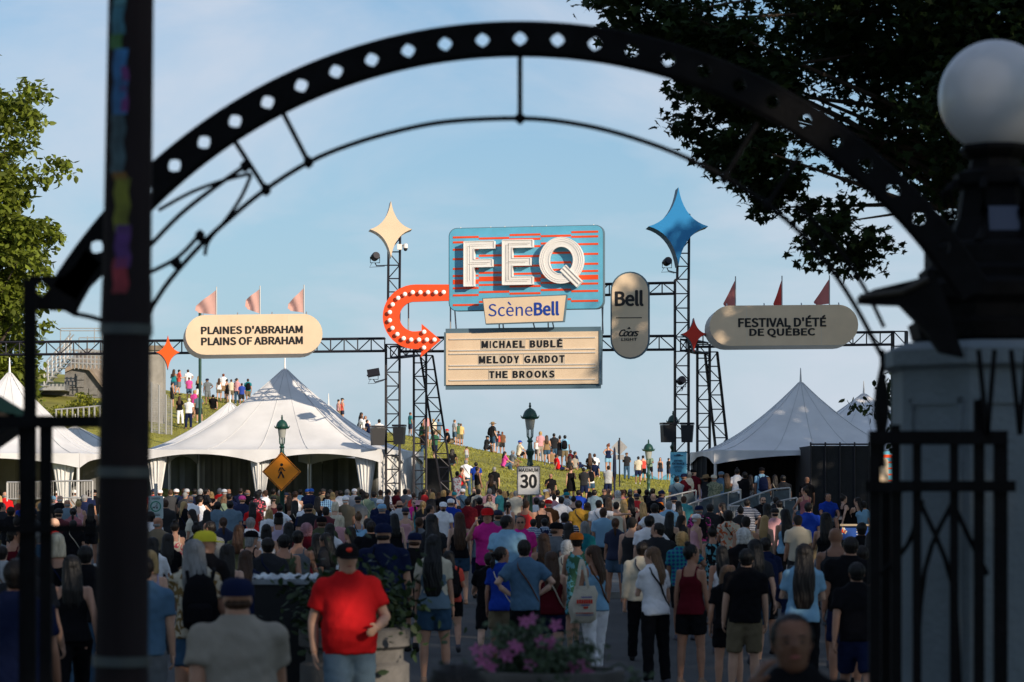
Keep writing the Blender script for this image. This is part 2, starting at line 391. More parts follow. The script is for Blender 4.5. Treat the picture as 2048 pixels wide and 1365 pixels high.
# sunlit tree upper left
gz = zg(-19, 108)
t = thing('linden_tree', 'tall sunlit bright green tree at the left edge behind the iron fence', 'tree', (-20.4, 108, gz))
cps_all = []; P_ = []
for c, r_, nc in (((-20.6, 108, 15.4), (2.9, 3, 4.2), 170), ((-20.2, 108, 11.2), (2.7, 3, 3.0), 150), ((-20.9, 109, 8.4), (2.7, 3, 2.6), 140), ((-20.2, 110, 6.9), (1.7, 1.8, 1.5), 60), ((-19.2, 107, 12.4), (2.3, 1.5, .55), 22), ((-19.4, 107, 9.9), (2.2, 1.5, .5), 16), ((-21.4, 109, 5.4), (2.4, 2.5, 2.0), 70)):
    cp, pts = crown_points(c, r_, nc, 60, .3, .35, int(c[2]*7), amp=.22); cps_all += list(cp); P_.append(pts)
pts = np.vstack(P_)
o = inst('crown', leaf_mesh('crown', pts, RNG.uniform(.2, .36, len(pts)), LEAF_OVAL, M_LEAFSUN), t); o.location = -root_loc(t); tag(o, kind='stuff')
branches(t, (-20.4, 108, gz), (-20.4, 108, 17), cps_all, .3, 60, 5)
# the row of park trees to the right of the road (they shade the road, the right tent and the foreground)
row = [(27, 96.7, 13.4, 6.0), (27, 83.2, 23.6, 6.3), (25, 63.4, 21.6, 7.5), (24, 44.4, 22.8, 7.5), (22, 26.6, 22.8, 7.5), (21, 7.7, 21.5, 7.5), (21, -12.5, 21.5, 7.5), (20, -32, 21, 7.5),
       (-15, 30, 19, 6.5), (-14, 14, 19, 6.5), (-13, -4, 18, 6.5), (4, -16, 17, 7.0), (-8, -26, 18, 7.0)]  # left and rear trees: unseen, added to block skylight over the foreground
words = ['smallest of the right row, beyond the tents', 'next to last in the right row, level with the shaded tent', 'third from the far end of the right row', 'in the right row behind the overhanging maple', 'in the right row between the maple and the stone pillar', 'in the right row beside the stone pillar', 'in the right row just behind the camera', 'nearest end of the right row, well behind the camera',
         'added out of view in the left row, farthest from the gate', 'added out of view in the left row beside the foreground pole', 'added out of view in the left row behind the gate', 'added out of view behind the camera, right of the path', 'added out of view behind the camera, left of the path']
for i, (x, y, top, rad) in enumerate(row):
    gz = zg(x, y); cz = (top+6)/2; rz_ = (top-5)/2
    t = thing('park_tree', 'tall full green tree '+words[i], 'tree', (x, y, gz), group='park trees lining the road')
    cp, pts = crown_points((x, y, cz), (rad, rad, rz_), 620 if i in (1, 4, 5, 6) else 340, 30, .55, .3, 50+i, amp=.12)
    o = inst('crown', leaf_mesh('crown', pts, RNG.uniform(.35, .6, len(pts)), LEAF_OVAL, M_LEAFMID), t); o.location = -root_loc(t); tag(o, kind='stuff')
    branches(t, (x, y, gz), (x, y, top-2), cp, .35, 30, 20+i)
# yellow-green shrub left
gz = zg(-21, 150)
t = thing('maple_sapling', 'bright yellow green young tree in front of the grey stone wall', 'tree', (-22.8, 148, 5.6))
cps_all = []; P_ = []
for c, r_ in (((-23.3, 148, 6.6), (1.0, .8, .6)), ((-22.3, 148, 7.1), (.75, .7, .75)), ((-21.7, 148, 6.4), (.8, .8, .5))):
    cp, pts = crown_points(c, r_, 26, 40, .14, .3, int(c[0]*-3), amp=.3); cps_all += list(cp); P_.append(pts)
pts = np.vstack(P_)
o = inst('crown', leaf_mesh('crown', pts, RNG.uniform(.1, .2, len(pts)), LEAF_OVAL, M_YELLOWG), t); o.location = -root_loc(t); tag(o, kind='stuff')
branches(t, (-22.8, 148, 5.0), (-22.6, 148, 6.8), cps_all, .06, 20, 6)

# ------------------------------------------------------------------ stone wall, stairs and mesh fence far left
M_STONE = mat('grey stone', (.17, .165, .155), .9, nscale=2.2, namt=.3, bump=.8, bscale=14)
M_ROOF = mat('weathered slab', (.25, .2, .15), .85, nscale=1.5, namt=.3, bump=.4, bscale=12)
M_STEEL = mat('galvanised steel', (.42, .42, .42), .5, .5, nscale=5, namt=.15)
M_GREENMETAL = mat('dark green paint', (.008, .05, .035), .4, coat=.3, nscale=4, namt=.2)
w = thing('stone_wall', 'grey block fort wall with sloping slab top behind the far left tent', 'wall', P(165, 830, 158))
d = 158; s = F/d
prof = [P(60, 775, d), P(128, 775, d), P(130, 745, d), P(150, 737, d), P(178, 742, d), P(215, 790, d), P(300, 850, d), P(300, 930, d), P(60, 930, d)]
b = MB(); b.extr([(p.x, p.z) for p in prof], d, d+4); b.build('wall_core', M_STONE, w)
def topz(px): return float(np.interp(px, [60, 128, 130, 150, 178, 215, 300], [775, 775, 745, 737, 742, 790, 850]))
stone = MB().box((0, 0, 0), (1, .18, 1)).mesh('stone', M_STONE)
rs = random.Random(3); py = 926; k = 0
while py > 742:
    hh = 15; px = 62+(k % 2)*9
    while px < 292:
        ww = rs.choice([18, 22, 27])
        if py-hh > topz(px+ww/2)+4 and py-hh > topz(px)+3 and py-hh > topz(px+ww)+3:
            c = P(px+ww/2, py-hh/2, d)
            inst('stone', stone, w, (c.x, d-.02-rs.uniform(0, .05), c.z), (0, 0, 0), ((ww-1.6)/s, 1, (hh-1.6)/s))
        px += ww
    py -= hh; k += 1
b = MB()
for (xa, ya), (xb, yb) in (((130, 745), (150, 736)), ((150, 736), (178, 741)), ((178, 741), (215, 789)), ((215, 789), (300, 849))):
    A = P(xa, ya, d-.3); B = P(xb, yb, d-.3); b.add([A, B, B+Vector((0, 4.4, 0)), A+Vector((0, 4.4, 0)), A+Vector((0, 0, .22)), B+Vector((0, 0, .22)), B+Vector((0, 4.4, 1.3)), A+Vector((0, 4.4, 1.3))],
          [(0, 1, 5, 4), (4, 5, 6, 7), (1, 2, 6, 5), (2, 3, 7, 6), (3, 0, 4, 7)])
b.build('slab_top', M_ROOF, w)
b = MB(); A = P(55, 776, d-1); B = P(135, 776, d-1); b.box((A+B)/2, (B.x-A.x, 2.2, .35)); b.build('ledge', M_STEEL, w)
st = thing('metal_stairway', 'galvanised steel stairway with tall railings climbing above the stone wall', 'stairs', P(130, 770, 154))
def rail(p, q, r=.035): return rod('rail', p, q, r, st, ROD_S)
ROD_S = ROD.mesh('rod_steel', M_STEEL, True)
dd = 154
for k in range(7):
    A = P(88+k*8.0, 772-k*9, dd); inst('step', MB().box((0, 0, 0), (.28, 1.1, .06)).mesh('step', M_STEEL) if k == 0 else STEPM, st, A+Vector((0, .5, 0)))
    if k == 0: STEPM = bpy.data.meshes['step']
    rail(A, A+Vector((0, 0, 1.15))); rail(A+Vector((0, 1, 0)), A+Vector((0, 1, 1.15)))
for dy in (0, 1):
    for dz in (0, .4, .8, 1.15):
        rail(P(86, 774, dd)+Vector((0, dy, dz)), P(142, 710, dd)+Vector((0, dy, dz)))
for dy in (0, 1.2):
    for yy in (700, 708, 717, 726): rail(P(142, yy, dd)+Vector((0, dy, 0)), P(215, yy+3, dd)+Vector((0, dy, 0)))
    for k in range(10): rail(P(142+k*8, 700, dd)+Vector((0, dy, 0)), P(142+k*8, 737, dd)+Vector((0, dy, 0)))
st2 = thing('railing_frame', 'tall thin wire railing on the skyline above the left truss', 'railing', P(160, 690, 168))
for a_, b_ in (((121, 657), (121, 700)), ((121, 657), (203, 657)), ((121, 662), (203, 662)), ((189, 657), (189, 690)), ((158, 676), (203, 676)), ((158, 676), (158, 700)), ((175, 673), (175, 700)), ((140, 662), (140, 700)), ((205, 655), (205, 700))):
    rod('rail', P(*a_, 168), P(*b_, 168), .03, st2, ROD_S)
tow = thing('stone_pier', 'tall weathered concrete pier beside the dark foreground pole', 'pier', P(312, 880, 150))
b = MB(); A = P(296, 700, 150); B = P(326, 900, 150); b.box(((A.x+B.x)/2, 150.6, (A.z+B.z)/2), (B.x-A.x, 1.2, A.z-B.z)); b.build('shaft', mat('weathered concrete', (.3, .28, .25), .9, nscale=1.2, namt=.3, bump=.5, bscale=8), tow)
b = MB(); b.box(((A.x+B.x)/2, 150.6, A.z+.1), (B.x-A.x+.25, 1.4, .25)); b.build('cap', M_ROOF, tow)
fn = thing('mesh_fence', 'tall wire mesh fence of galvanised panels at the left foot of the hill', 'fence', P(335, 880, 146))
for px, ya, yb in ((303, 765, 885), (318, 770, 885), (332, 790, 883), (343, 800, 880)):
    rod('post', P(px, ya, 146), P(px, yb, 146), .045, fn, ROD_S)
b = MB()
for k in range(15): px = 303+k*2.8; b.tube([P(px, 768+max(0, k-4)*3, 146), P(px, 882, 146)], .012, 4)
for k in range(24): yy = 800+k*3.4; b.tube([P(303, yy, 146), P(343, yy, 146)], .012, 4)
o = b.build('wire_mesh', M_STEEL, fn); tag(o, kind='stuff')
fn = thing('wire_fence', 'low chain link fence with pale posts in front of the bright sapling', 'fence', P(160, 830, 144))
for k in range(9): rod('post', P(112+k*11, 819-k*.8, 144), P(112+k*11, 850, 144), .05, fn, ROD_S)
rod('top_rail', P(110, 820, 144), P(202, 812, 144), .04, fn, ROD_S)

# ------------------------------------------------------------------ tents
M_VINYL = mat('white vinyl', (.74, .745, .75), .55, nscale=1.1, namt=.09, bump=.25, bscale=2.2)
M_SEAM = mat('vinyl seam', (.55, .56, .57), .6)
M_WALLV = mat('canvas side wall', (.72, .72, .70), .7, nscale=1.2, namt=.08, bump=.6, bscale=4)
M_WALLSHADE = mat('canvas wall shade tone', (.16, .165, .165), .8, nscale=1.2, namt=.2, bump=.6, bscale=4); M_WALLDEEPSHADE = mat('canvas wall deep shade tone', (.02, .022, .024), .85)  # same canvas, colour darkened to stand for the shade inside the tents
M_WHITEPOLE = mat('white tent pole', (.6, .6, .6), .4, .3)
def tent(label, cx, cy, a, yaw, ez, pz, bays=2, walls=(), curtains=(), group='white peaked festival tents', floor=None, wmat=None):
    z0 = floor if floor is not None else zg(cx, cy)
    t = thing('event_tent', label, 'tent', (cx, cy, z0), R(yaw), group)
    N = 44; V = []; e = ez-z0; H = pz-ez
    for j in range(N+1):
        for i in range(N+1):
            u = -1+2*i/N; v = -1+2*j/N
            u = math.copysign(abs(u)**1.25, u); v = math.copysign(abs(v)**1.25, v)
            r = min(1, (abs(u)**7+abs(v)**7)**(1/7)); r = max(r, max(abs(u), abs(v)))
            V.append((u*a, v*a, e+H*(1-r)**1.5+.03*math.sin(u*17)*math.sin(v*15)*(1-r)*r))
    Fc = [(j*(N+1)+i, j*(N+1)+i+1, (j+1)*(N+1)+i+1, (j+1)*(N+1)+i) for j in range(N) for i in range(N)]
    b = MB(); b.add(V, Fc); b.build('roof_membrane', M_VINYL, t, smooth=True, local=True)
    def hgt(u, v): r = max(min(1, (abs(u)**7+abs(v)**7)**(1/7)), abs(u), abs(v)); return e+H*(1-r)**1.5
    for k in range(16):
        th = k*math.pi/8; dx, dy = math.cos(th), math.sin(th); m_x = max(abs(dx), abs(dy)); dx /= m_x; dy /= m_x
        sb_ = MB(); sb_.tube([(dx*q*a, dy*q*a, hgt(dx*q, dy*q)+.004) for q in (.02, .05, .1, .16, .24, .34, .46, .6, .75, .88, .995)], .014 if k % 2 == 0 else .009, 5); sb_.build('seam', M_SEAM, t, smooth=True, local=True)
    for z_, f_ in ((0, .42), ):
        pass
    b = MB()
    for sx, sy in ((0, -1), (1, 0), (0, 1), (-1, 0)):
        M = 16*bays; vs = []
        for k in range(M+1):
            f = -1+2*k/M; q = (k % 16)/16 if k < M else 0
            dep = .62-.42*math.sin(math.pi*q)**.8 if 0 < q < 1 else .62
            p = (sx*(a+.004)+(f*a if sy else 0), sy*(a+.004)+(f*a if sx else 0)); wv = .02*math.sin(k*1.3)
            vs += [(p[0], p[1], e), (p[0]+sx*wv, p[1]+sy*wv, e-dep*.8)]
        b.add(vs, [(2*k, 2*k+2, 2*k+3, 2*k+1) for k in range(M)])
    b.build('valance', M_VINYL, t, smooth=True, local=True)
    b = MB(); b.tube([(0, 0, pz-z0-.15), (0, 0, pz-z0+.45)], [.05, .015], 6); b.build('finial', M_WHITEPOLE, t, local=True)
    for i in range(bays+1):
        for j in range(bays+1):
            if i in (0, bays) or j in (0, bays):
                x = (-1+2*i/bays)*(a-.06); y = (-1+2*j/bays)*(a-.06)
                b = MB(); b.tube([(x, y, -.4), (x, y, e-.03)], .055, 8); b.build('post', M_WHITEPOLE, t, local=True)
    for (side, f0, f1) in walls:
        b = MB(); M = 60; vs = []
        sx, sy = {'f': (0, -1), 'r': (1, 0), 'b': (0, 1), 'l': (-1, 0)}[side]
        for k in range(M+1):
            f = f0+(f1-f0)*k/M; o_ = .03*math.sin(k*.9)+.02*math.sin(k*2.1+1)
            x = sx*(a-.12+o_)+(f*a if sy else 0); y = sy*(a-.12+o_)+(f*a if sx else 0)
            vs += [(x, y, e-.08), (x+sx*o_, y+sy*o_, e*.5), (x, y, -.3)]
        fs = []
        for k in range(M): fs += [(3*k, 3*k+3, 3*k+4, 3*k+1), (3*k+1, 3*k+4, 3*k+5, 3*k+2)]
        b.add(vs, fs); b.build('side_wall', wmat or (M_WALLV if side == 'r' else M_WALLSHADE), t, smooth=True, local=True)
    for (x, y) in curtains:
        b = MB(); n = 40; vs = []
        for zz, rr in ((e-.1, .34), (e*.62, .20), (e*.45, .13), (e*.3, .2), (-.2, .28)):
            for k in range(n):
                th = 2*math.pi*k/n; rr2 = rr*(1+.22*math.sin(k*2.4)); vs.append((x*(a-.35)+rr2*math.cos(th)*1.1, y*(a-.35)+rr2*math.sin(th)*.6, zz))
        b.add(vs, [(i*n+k, i*n+(k+1) % n, (i+1)*n+(k+1) % n, (i+1)*n+k) for i in range(4) for k in range(n)])
        b.build('curtain', M_WALLV, t, smooth=True, local=True)
    return t
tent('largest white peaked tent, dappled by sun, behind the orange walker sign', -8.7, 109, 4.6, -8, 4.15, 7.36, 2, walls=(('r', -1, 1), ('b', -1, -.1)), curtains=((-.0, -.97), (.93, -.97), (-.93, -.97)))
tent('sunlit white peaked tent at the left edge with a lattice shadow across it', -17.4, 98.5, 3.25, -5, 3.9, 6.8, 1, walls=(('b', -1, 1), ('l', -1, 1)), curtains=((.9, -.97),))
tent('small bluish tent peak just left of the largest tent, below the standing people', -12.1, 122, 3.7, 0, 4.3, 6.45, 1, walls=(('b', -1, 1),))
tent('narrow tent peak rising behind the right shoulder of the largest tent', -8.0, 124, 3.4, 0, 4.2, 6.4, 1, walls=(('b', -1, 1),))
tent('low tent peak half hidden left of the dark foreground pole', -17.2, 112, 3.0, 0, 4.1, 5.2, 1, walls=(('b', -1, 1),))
tent('shaded grey white peaked tent over the ramp on the right', 10.45, 103, 3.6, 3, 4.05, 6.63, 1, walls=(('b', -1, 1), ('l', -.2, 1), ('r', -1, 1)), wmat=M_WALLDEEPSHADE)
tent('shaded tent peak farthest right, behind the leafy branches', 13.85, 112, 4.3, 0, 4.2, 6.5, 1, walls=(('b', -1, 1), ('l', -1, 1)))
# teal canopy far behind on the right
tc_ = thing('teal_canopy', 'low teal canopies on the horizon right of the street lamp', 'canopy', P(1320, 960, 176))
M_TEAL = mat('teal canvas', (.12, .35, .42), .6)
for px, w_ in ((1285, 3.4), (1345, 2.6)):
    p = P(px, 950, 176); b = MB(); b.lathe([(w_*.72, -.55), (w_*.4, -.25), (.05, .25)], p, 4, R(45)); b.build('canopy_roof', M_TEAL, tc_)
    for k in (-1, 1): rod('post', p+Vector((k*w_*.48, 0, -2.2)), p+Vector((k*w_*.48, 0, -.5)), .04, tc_, ROD_S)
# black scrim enclosure and stage panels on the right
M_BLACK = mat('black scrim', (.012, .013, .015), .8, nscale=3, namt=.3, bump=.3, bscale=12)
sc_ = thing('scrim_enclosure', 'black mesh fence enclosure in front of the shaded right tent', 'screen', P(1680, 1040, 96))
A = P(1621, 892, 96); B = P(1738, 892, 96); z0 = zg(11, 96)
b = MB(); b.box(((A.x+B.x)/2, 96, (A.z+z0)/2-.1), (B.x-A.x, .05, A.z-z0+.2)); b.build('scrim', M_BLACK, sc_)
b = MB(); b.box((A.x+.03, 98.6, (A.z+z0)/2-.1), (.05, 5.1, A.z-z0+.2)); b.build('scrim', M_BLACK, sc_)
for k in range(5): rod('post', (A.x+(B.x-A.x)*k/4, 95.93, z0), (A.x+(B.x-A.x)*k/4, 95.93, A.z+.12), .03, sc_)
rod('top_rail', (A.x, 95.93, A.z+.05), (B.x, 95.93, A.z+.05), .03, sc_)
M_ORANGE = mat('orange red paint', (.80, .075, .012), .45, nscale=6, namt=.05)
M_BLUE = mat('sky blue panel', (.12, .43, .62), .5, nscale=3, namt=.06, bump=.05, bscale=6)
pn = thing('striped_panel', 'blue stage panel with orange stripes at the far right beside the stone pillar', 'panel', P(1780, 1070, 93))
A = P(1752, 903, 93); B = P(1812, 1085, 93)
b = MB(); b.box(((A.x+B.x)/2, 93.1, (A.z+B.z)/2), (B.x-A.x, .16, A.z-B.z)); b.build('board', M_BLUE, pn)
b = MB(); rs = random.Random(5)
for c0 in range(2):
    for k in range(14):
        x = A.x+.12+c0*.48+.2; z = A.z-.16-k*.2-c0*.07
        b.box((x, 93.015, z), (.44, .012, .05 if k % 5 else .1))
b.build('stripe_print', M_ORANGE, pn)
sg = thing('small_brand_sign', 'small pale upright sign reading Bell on the striped panel at far right', 'sign', P(1762, 975, 92.8))
M_CREAM = mat('cream sign face', (.76, .59, .41), .5, nscale=1.3, namt=.06, bump=.06, bscale=5)
A = P(1762, 975, 92.8); b = MB(); b.extr([(A.x+x, A.z+z) for x, z in rrect(.5, 1.9, .12)], 92.86, 92.96); b.build('sign_face', M_CREAM, sg)
M_INK = mat('black lettering', (.01, .01, .012), .5)
text('Bell', -.18, .18, -.1, .1, .058, M_INK, sg, ext=.01)

# ------------------------------------------------------------------ truss gantry
def truss(label, p0, p1, w_, bay, side=(1, 0, 0), dep=(0, 1, 0), zig=True, rc=.038, rb=.021, name='truss_tower', cat='truss', group=None, lean=None):
    p0 = Vector(p0); p1 = Vector(p1); sd = Vector(side)*w_/2; dp = Vector(dep)*w_/2
    t = thing(name, label, cat, p0, group=group)
    cs = [(-1, -1), (1, -1), (1, 1), (-1, 1)]
    for a, c in cs: rod('chord', p0+sd*a+dp*c, p1+sd*a+dp*c, rc, t)
    n = max(2, round((p1-p0).length/bay))
    for k in range(n+1):
        q = p0.lerp(p1, k/n)
        for i in range(4):
            a = cs[i]; c = cs[(i+1) % 4]
            A_ = q+sd*a[0]+dp*a[1]; B_ = q+sd*c[0]+dp*c[1]
            if i != 2: rod('rung', A_, B_, rb*1.15, t)
            if k < n and i != 2:
                q2 = p0.lerp(p1, (k+1)/n)
                if (k+i) % 2: A_, B_ = B_, A_
                rod('brace', A_, (q2+sd*c[0]+dp*c[1]) if not (k+i) % 2 else (q2+sd*a[0]+dp*a[1]), rb, t)
    return t
TD = 104.4
def T(px, py, d=TD): return P(px, py, d)
g0 = zg(-4, 104)
def base(px, d=TD): p = P(px, 0, d); p.z = zg(p.x, d)-.1; return p
truss('black truss tower left of the hooked orange arrow, carrying two speakers', base(785.5), T(785.5, 690), .5, .52)
truss('slim black upper mast behind the cream star', T(787, 665), T(789, 452), .42, .5)
truss('black truss tower just right of the left speakers, under the arrow tip', base(840, 106), T(840, 700, 106), .46, .5)
truss('slanting black truss leg running down right from under the arrow tip', base(909, 107.5), T(853, 712, 106.2), .46, .55)
truss('black truss tower under the blue star, behind the blue entrance banner', base(1363.5), T(1363.5, 560), .5, .52)
truss('slim black mast directly behind the blue star', T(1366, 560), T(1367, 430), .42, .5)
truss('black truss tower right of the blue star tower, meeting the shaded tent', base(1407, 106), T(1407, 690, 106), .46, .5)
truss('slanting black truss leg right of the two right hand towers', base(1463, 107.5), T(1422, 705, 106.2), .46, .55)
truss('black truss tower at far right beside the stone pillar', base(1799), T(1799, 664), .5, .55)
kw = dict(side=(0, 0, 1), dep=(0, 1, 0), name='truss_beam')
truss('long black horizontal truss behind the cream pill sign on the left', T(-40, 698), T(770, 690), .46, .5, **kw)
truss('black horizontal truss behind the cinema style name board', T(801, 690), T(1348, 686), .5, .55, **kw)
truss('short upper black truss behind the upright oval sign', T(1192, 580), T(1350, 577), .4, .45, **kw)
truss('black horizontal truss running right behind the shaded pill sign', T(1378, 682), T(1786, 677), .46, .5, **kw)
for lab, a_, b_ in (('short black link truss joining the left tower to the tower behind it', (792, 705, 104.6), (838, 700, 106)), ('short black link truss joining the right tower to the tower behind it', (1372, 690, 104.6), (1405, 697, 106))):
    truss(lab, P(*a_), P(*b_), .4, .5, side=(0, 0, 1), dep=(1, 0, 0), name='truss_beam')

# ------------------------------------------------------------------ signs
S = 54.7
M_CREAM2 = mat('cream box side', (.62, .60, .56), .55)
M_SIGNGREY = mat('steel blue trim', (.10, .17, .22), .5)
M_WHITE = mat('white enamel', (.82, .80, .77), .35, nscale=3, namt=.03)
M_NAVYINK = mat('royal blue lettering', (.01, .05, .33), .5)
M_ALU = mat('brushed aluminium', (.68, .66, .62), .4, .1)
# main board
YAW = -14; K = math.cos(R(YAW))
fq = thing('festival_sign', 'big blue board with orange stripes and raised white letters FEQ', 'sign', P(1051, 537, 102.9), R(YAW))
def lx(px): return (px-1051)/S/K
def lz(py): return (537-py)/S
b = MB(); b.extr(rrect(303/S/K, 163/S, .28), 0, .3); b.build('board', M_BLUE, fq, local=True)
b = MB(); b.extr(rrect(303/S/K+.06, 163/S+.05, .3), .02, .27); b.build('edge_trim', M_SIGNGREY, fq, local=True)
def zx(X): return lx(700+X/3.033)
def zy(Y, X=1050): return lz(350+Y/3.033+(X-1063)*0.0168/3.033*1.0)
b = MB()
cols = [((627, 783), [373, 403, 447, 504, 563, 606, (642, 28), 680, 723, 782]), ((785, 968), [383, 427, 487, 546, 590, (627, 28), 663, 706, 765]),
        ((970, 1155), [366, 392, 436, 495, 553, 600, (636, 26), 675, 718, 776]), ((1157, 1337), [377, 421, 479, 537, 580, (617, 26), 657, 700, 757]), ((1339, 1498), [357, 385, 430, 489, 548, 591, (628, 28), 666, 710, 769])]
for (xa, xb), yl in cols:
    for y in yl:
        th = 12
        if isinstance(y, tuple): y, th = y
        b.box(((zx(xa)+zx(xb))/2, -.004, zy(y)), (zx(xb)-zx(xa), .012, th/3.033/S))
b.build('stripe_print', M_ORANGE, fq, local=True)
def letter(outs, holes, name):
    """outs: polygon outline (list of (X,Y) in crop units)"""
    pl = [(zx(x), zy(y)) for x, y in outs]
    o_ = MB(); o_.extr(pl, -.27, -.03)
    body = o_.build(name, M_WHITE, fq, local=True)
    r_ = MB(); n = len(pl)
    for i in range(n):
        a_ = pl[i]; c_ = pl[(i+1) % n]; r_.bar((a_[0], -.278, a_[1]), (c_[0], -.278, c_[1]), .03, .03)
    rm = r_.build('rim', M_WHITE, body, local=True)
    return body
Fp = [(705, 403), (887, 403), (887, 447), (765, 447), (765, 512), (875, 512), (875, 557), (765, 557), (765, 672), (705, 672)]
Ep = [(937, 400), (1118, 400), (1118, 445), (995, 445), (995, 508), (1104, 508), (1104, 553), (995, 553), (995, 620), (1118, 620), (1118, 667), (937, 667)]
for pl_, cl in ((Fp, [[(735, 640), (735, 428), (865, 428)], [(735, 535), (855, 535)]]), (Ep, [[(1095, 424), (966, 424), (966, 643), (1095, 643)], [(966, 531), (1082, 531)]])):
    bd = letter(pl_, None, 'raised_letter')
    t_ = MB()
    for c_ in cl:
        for off in (-.045, .045): t_.tube([(zx(x)+off, -.278, zy(y)+off*.6) for x, y in c_], .009, 6)
    t_.build('tube_light', M_ALU, bd, smooth=True, local=True)
def ring(b, cx, cz, ro, ri, y0, y1, n=40):
    vs = []
    for k in range(n):
        t = 2*math.pi*k/n
        for (rx_, rz_), y in ((ro, y0), (ri, y0), (ro, y1), (ri, y1)): vs.append((cx+rx_*math.cos(t), y, cz+rz_*math.sin(t)))
    fs = []
    for k in range(n):
        a = 4*k; c = 4*((k+1) % n); fs += [(a, c, c+1, a+1), (a, a+2, c+2, c), (a+1, c+1, c+3, a+3), (a+2, a+3, c+3, c+2)]
    b.add(vs, fs)
u = 1/3.033/S
b = MB(); ring(b, zx(1288), zy(527), (130*u/K, 138*u), (74*u/K, 84*u), -.27, -.03); qo = b.build('raised_letter', M_WHITE, fq, local=True)
b = MB(); b.bar((zx(1297), -.165, zy(572)), (zx(1395), -.165, zy(672)), .30, .25, up=(0, 1, 0)); b.build('tail', M_WHITE, qo, local=True)
b = MB()
for f in (1, .8, .6):
    ring(b, zx(1288), zy(527), ((74+56*f)*u/K+.01, (84+54*f)*u+.01), ((74+56*f)*u/K-.025, (84+54*f)*u-.025), -.283, -.26)
ring(b, zx(1288), zy(527), (76*u/K, 86*u), (70*u/K, 80*u), -.285, -.26)
b.build('rim', M_WHITE, qo, local=True)
b = MB()
for s_ in (-1, 0, 1):
    o_ = Vector((.13*s_*.7, 0, .13*s_*.7)); b.bar(Vector((zx(1300), -.3, zy(575)))+o_, Vector((zx(1393), -.3, zy(670)))+o_, .03, .03)
b.build('rim', M_ALU, qo, local=True)
# top bulbs hooks
b = MB()
for px in (920, 980, 1008, 1062, 1090, 1183): b.tube([(lx(px), .15, lz(456)), (lx(px), .15, lz(456)+.07)], .02, 6)
b.build('lifting_eye', M_ALU, fq, local=True)
# arrow
ar = thing('arrow_sign', 'orange hooked arrow studded with white bulbs curling towards the name board', 'sign', P(833, 637, 103.0))
ax = lambda px: (px-833)/S
az = lambda py: (637-py)/S
pts = [(897, 570), (831, 570)]
for k in range(1, 20): t = math.pi/2+math.pi*k/20; pts.append((831+65*math.cos(t), 634-64*math.sin(t)))
pts += [(831, 698), (843, 698), (841, 714), (881, 680), (843, 648), (843, 662), (831, 663)]
for k in range(1, 16): t = math.pi*1.5-math.pi*k/16; pts.append((831+32*math.cos(t), 633.5-30*math.sin(t)))
pts += [(831, 604), (897, 602)]
b = MB(); b.extr([(ax(x), az(y)) for x, y in pts], 0, .22); b.build('arrow_body', M_ORANGE, ar, local=True)
M_BULB = mat('white globe bulb', (.9, .87, .8), .25, emit=.25)
bulb_me = MB().lathe([(.001, .075), (.05, .062), (.078, .03), (.08, 0), (.07, -.03), (.04, -.055), (.03, -.14)], n=12).mesh('bulb', M_BULB, True)
for X, Y in ((567, 715), (520, 716), (473, 716), (427, 716), (381, 716), (335, 727), (294, 750), (261, 789), (244, 835), (244, 884), (260, 930), (289, 967), (327, 992), (372, 1000), (419, 1000), (466, 1000), (512, 1000), (450, 953), (449, 1048)):
    inst('bulb', bulb_me, ar, (ax(700+X/3.033), -.12, az(350+Y/3.033)), (R(90), 0, 0), world=False)
# Scene Bell
sb = thing('stage_name_sign', 'tapered cream sign reading ScèneBell overlapping the blue board', 'sign', P(1048, 620, 102.4), R(YAW))
q = lambda px, py: ((px-1048)/S/K, (620-py)/S)
b = MB(); b.extr([q(967, 597), q(973, 646), q(1124, 643), q(1130, 593)][::-1], 0, .22, off=(0, 0)); b.build('sign_face', M_CREAM, sb, local=True)
b = MB(); b.extr([q(965, 595.5), q(972, 648), q(1126, 645), q(1132, 591)][::-1], .015, .2); b.build('edge_trim', M_SIGNGREY, sb, local=True)
a_ = q(978, 632); c_ = q(1065, 606); text('Scène', a_[0], c_[0], a_[1], c_[1]+.05, 0, M_NAVYINK, sb, bold=-.008)
a_ = q(1068, 632); c_ = q(1117, 604); text('Bell', a_[0], c_[0], a_[1], c_[1], 0, M_NAVYINK, sb, bold=.022, spacing=1.0)
# marquee
mqx, mqy = 1044, 717
mq = thing('marquee_board', 'cream cinema style board listing MICHAEL BUBLÉ, MELODY GARDOT, THE BROOKS', 'sign', P(mqx, mqy, 102.9), R(YAW))
m_ = lambda px, py: ((px-mqx)/S/K, (mqy-py)/S)
b = MB(); b.box((0, .12, 0), (303/S/K, .2, 103/S)); b.build('sign_face', M_CREAM, mq, local=True)
b = MB(); wz, hz = 153.5/S/K, 53.5/S
for a_, c_ in (((-wz, hz), (wz, hz)), ((-wz, -hz), (wz, -hz)), ((-wz, -hz), (-wz, hz)), ((wz, -hz), (wz, hz))): b.bar((a_[0], .12, a_[1]), (c_[0], .12, c_[1]), .06, .27)
b.build('frame', M_SIGNGREY, mq, local=True)
for y in (677.5, 700, 707, 730, 736.5, 759.5):
    b = MB(); a_ = m_(899, y); c_ = m_(1188, y); b.box((0, .005, a_[1]), (c_[0]-a_[0], .04, .035)); b.build('letter_rail', M_CREAM2, mq, local=True)
M_TILE = [mat('clear letter tile %d' % i, c, .35) for i, c in enumerate(((.66, .56, .43), (.58, .49, .38), (.72, .60, .46)))]
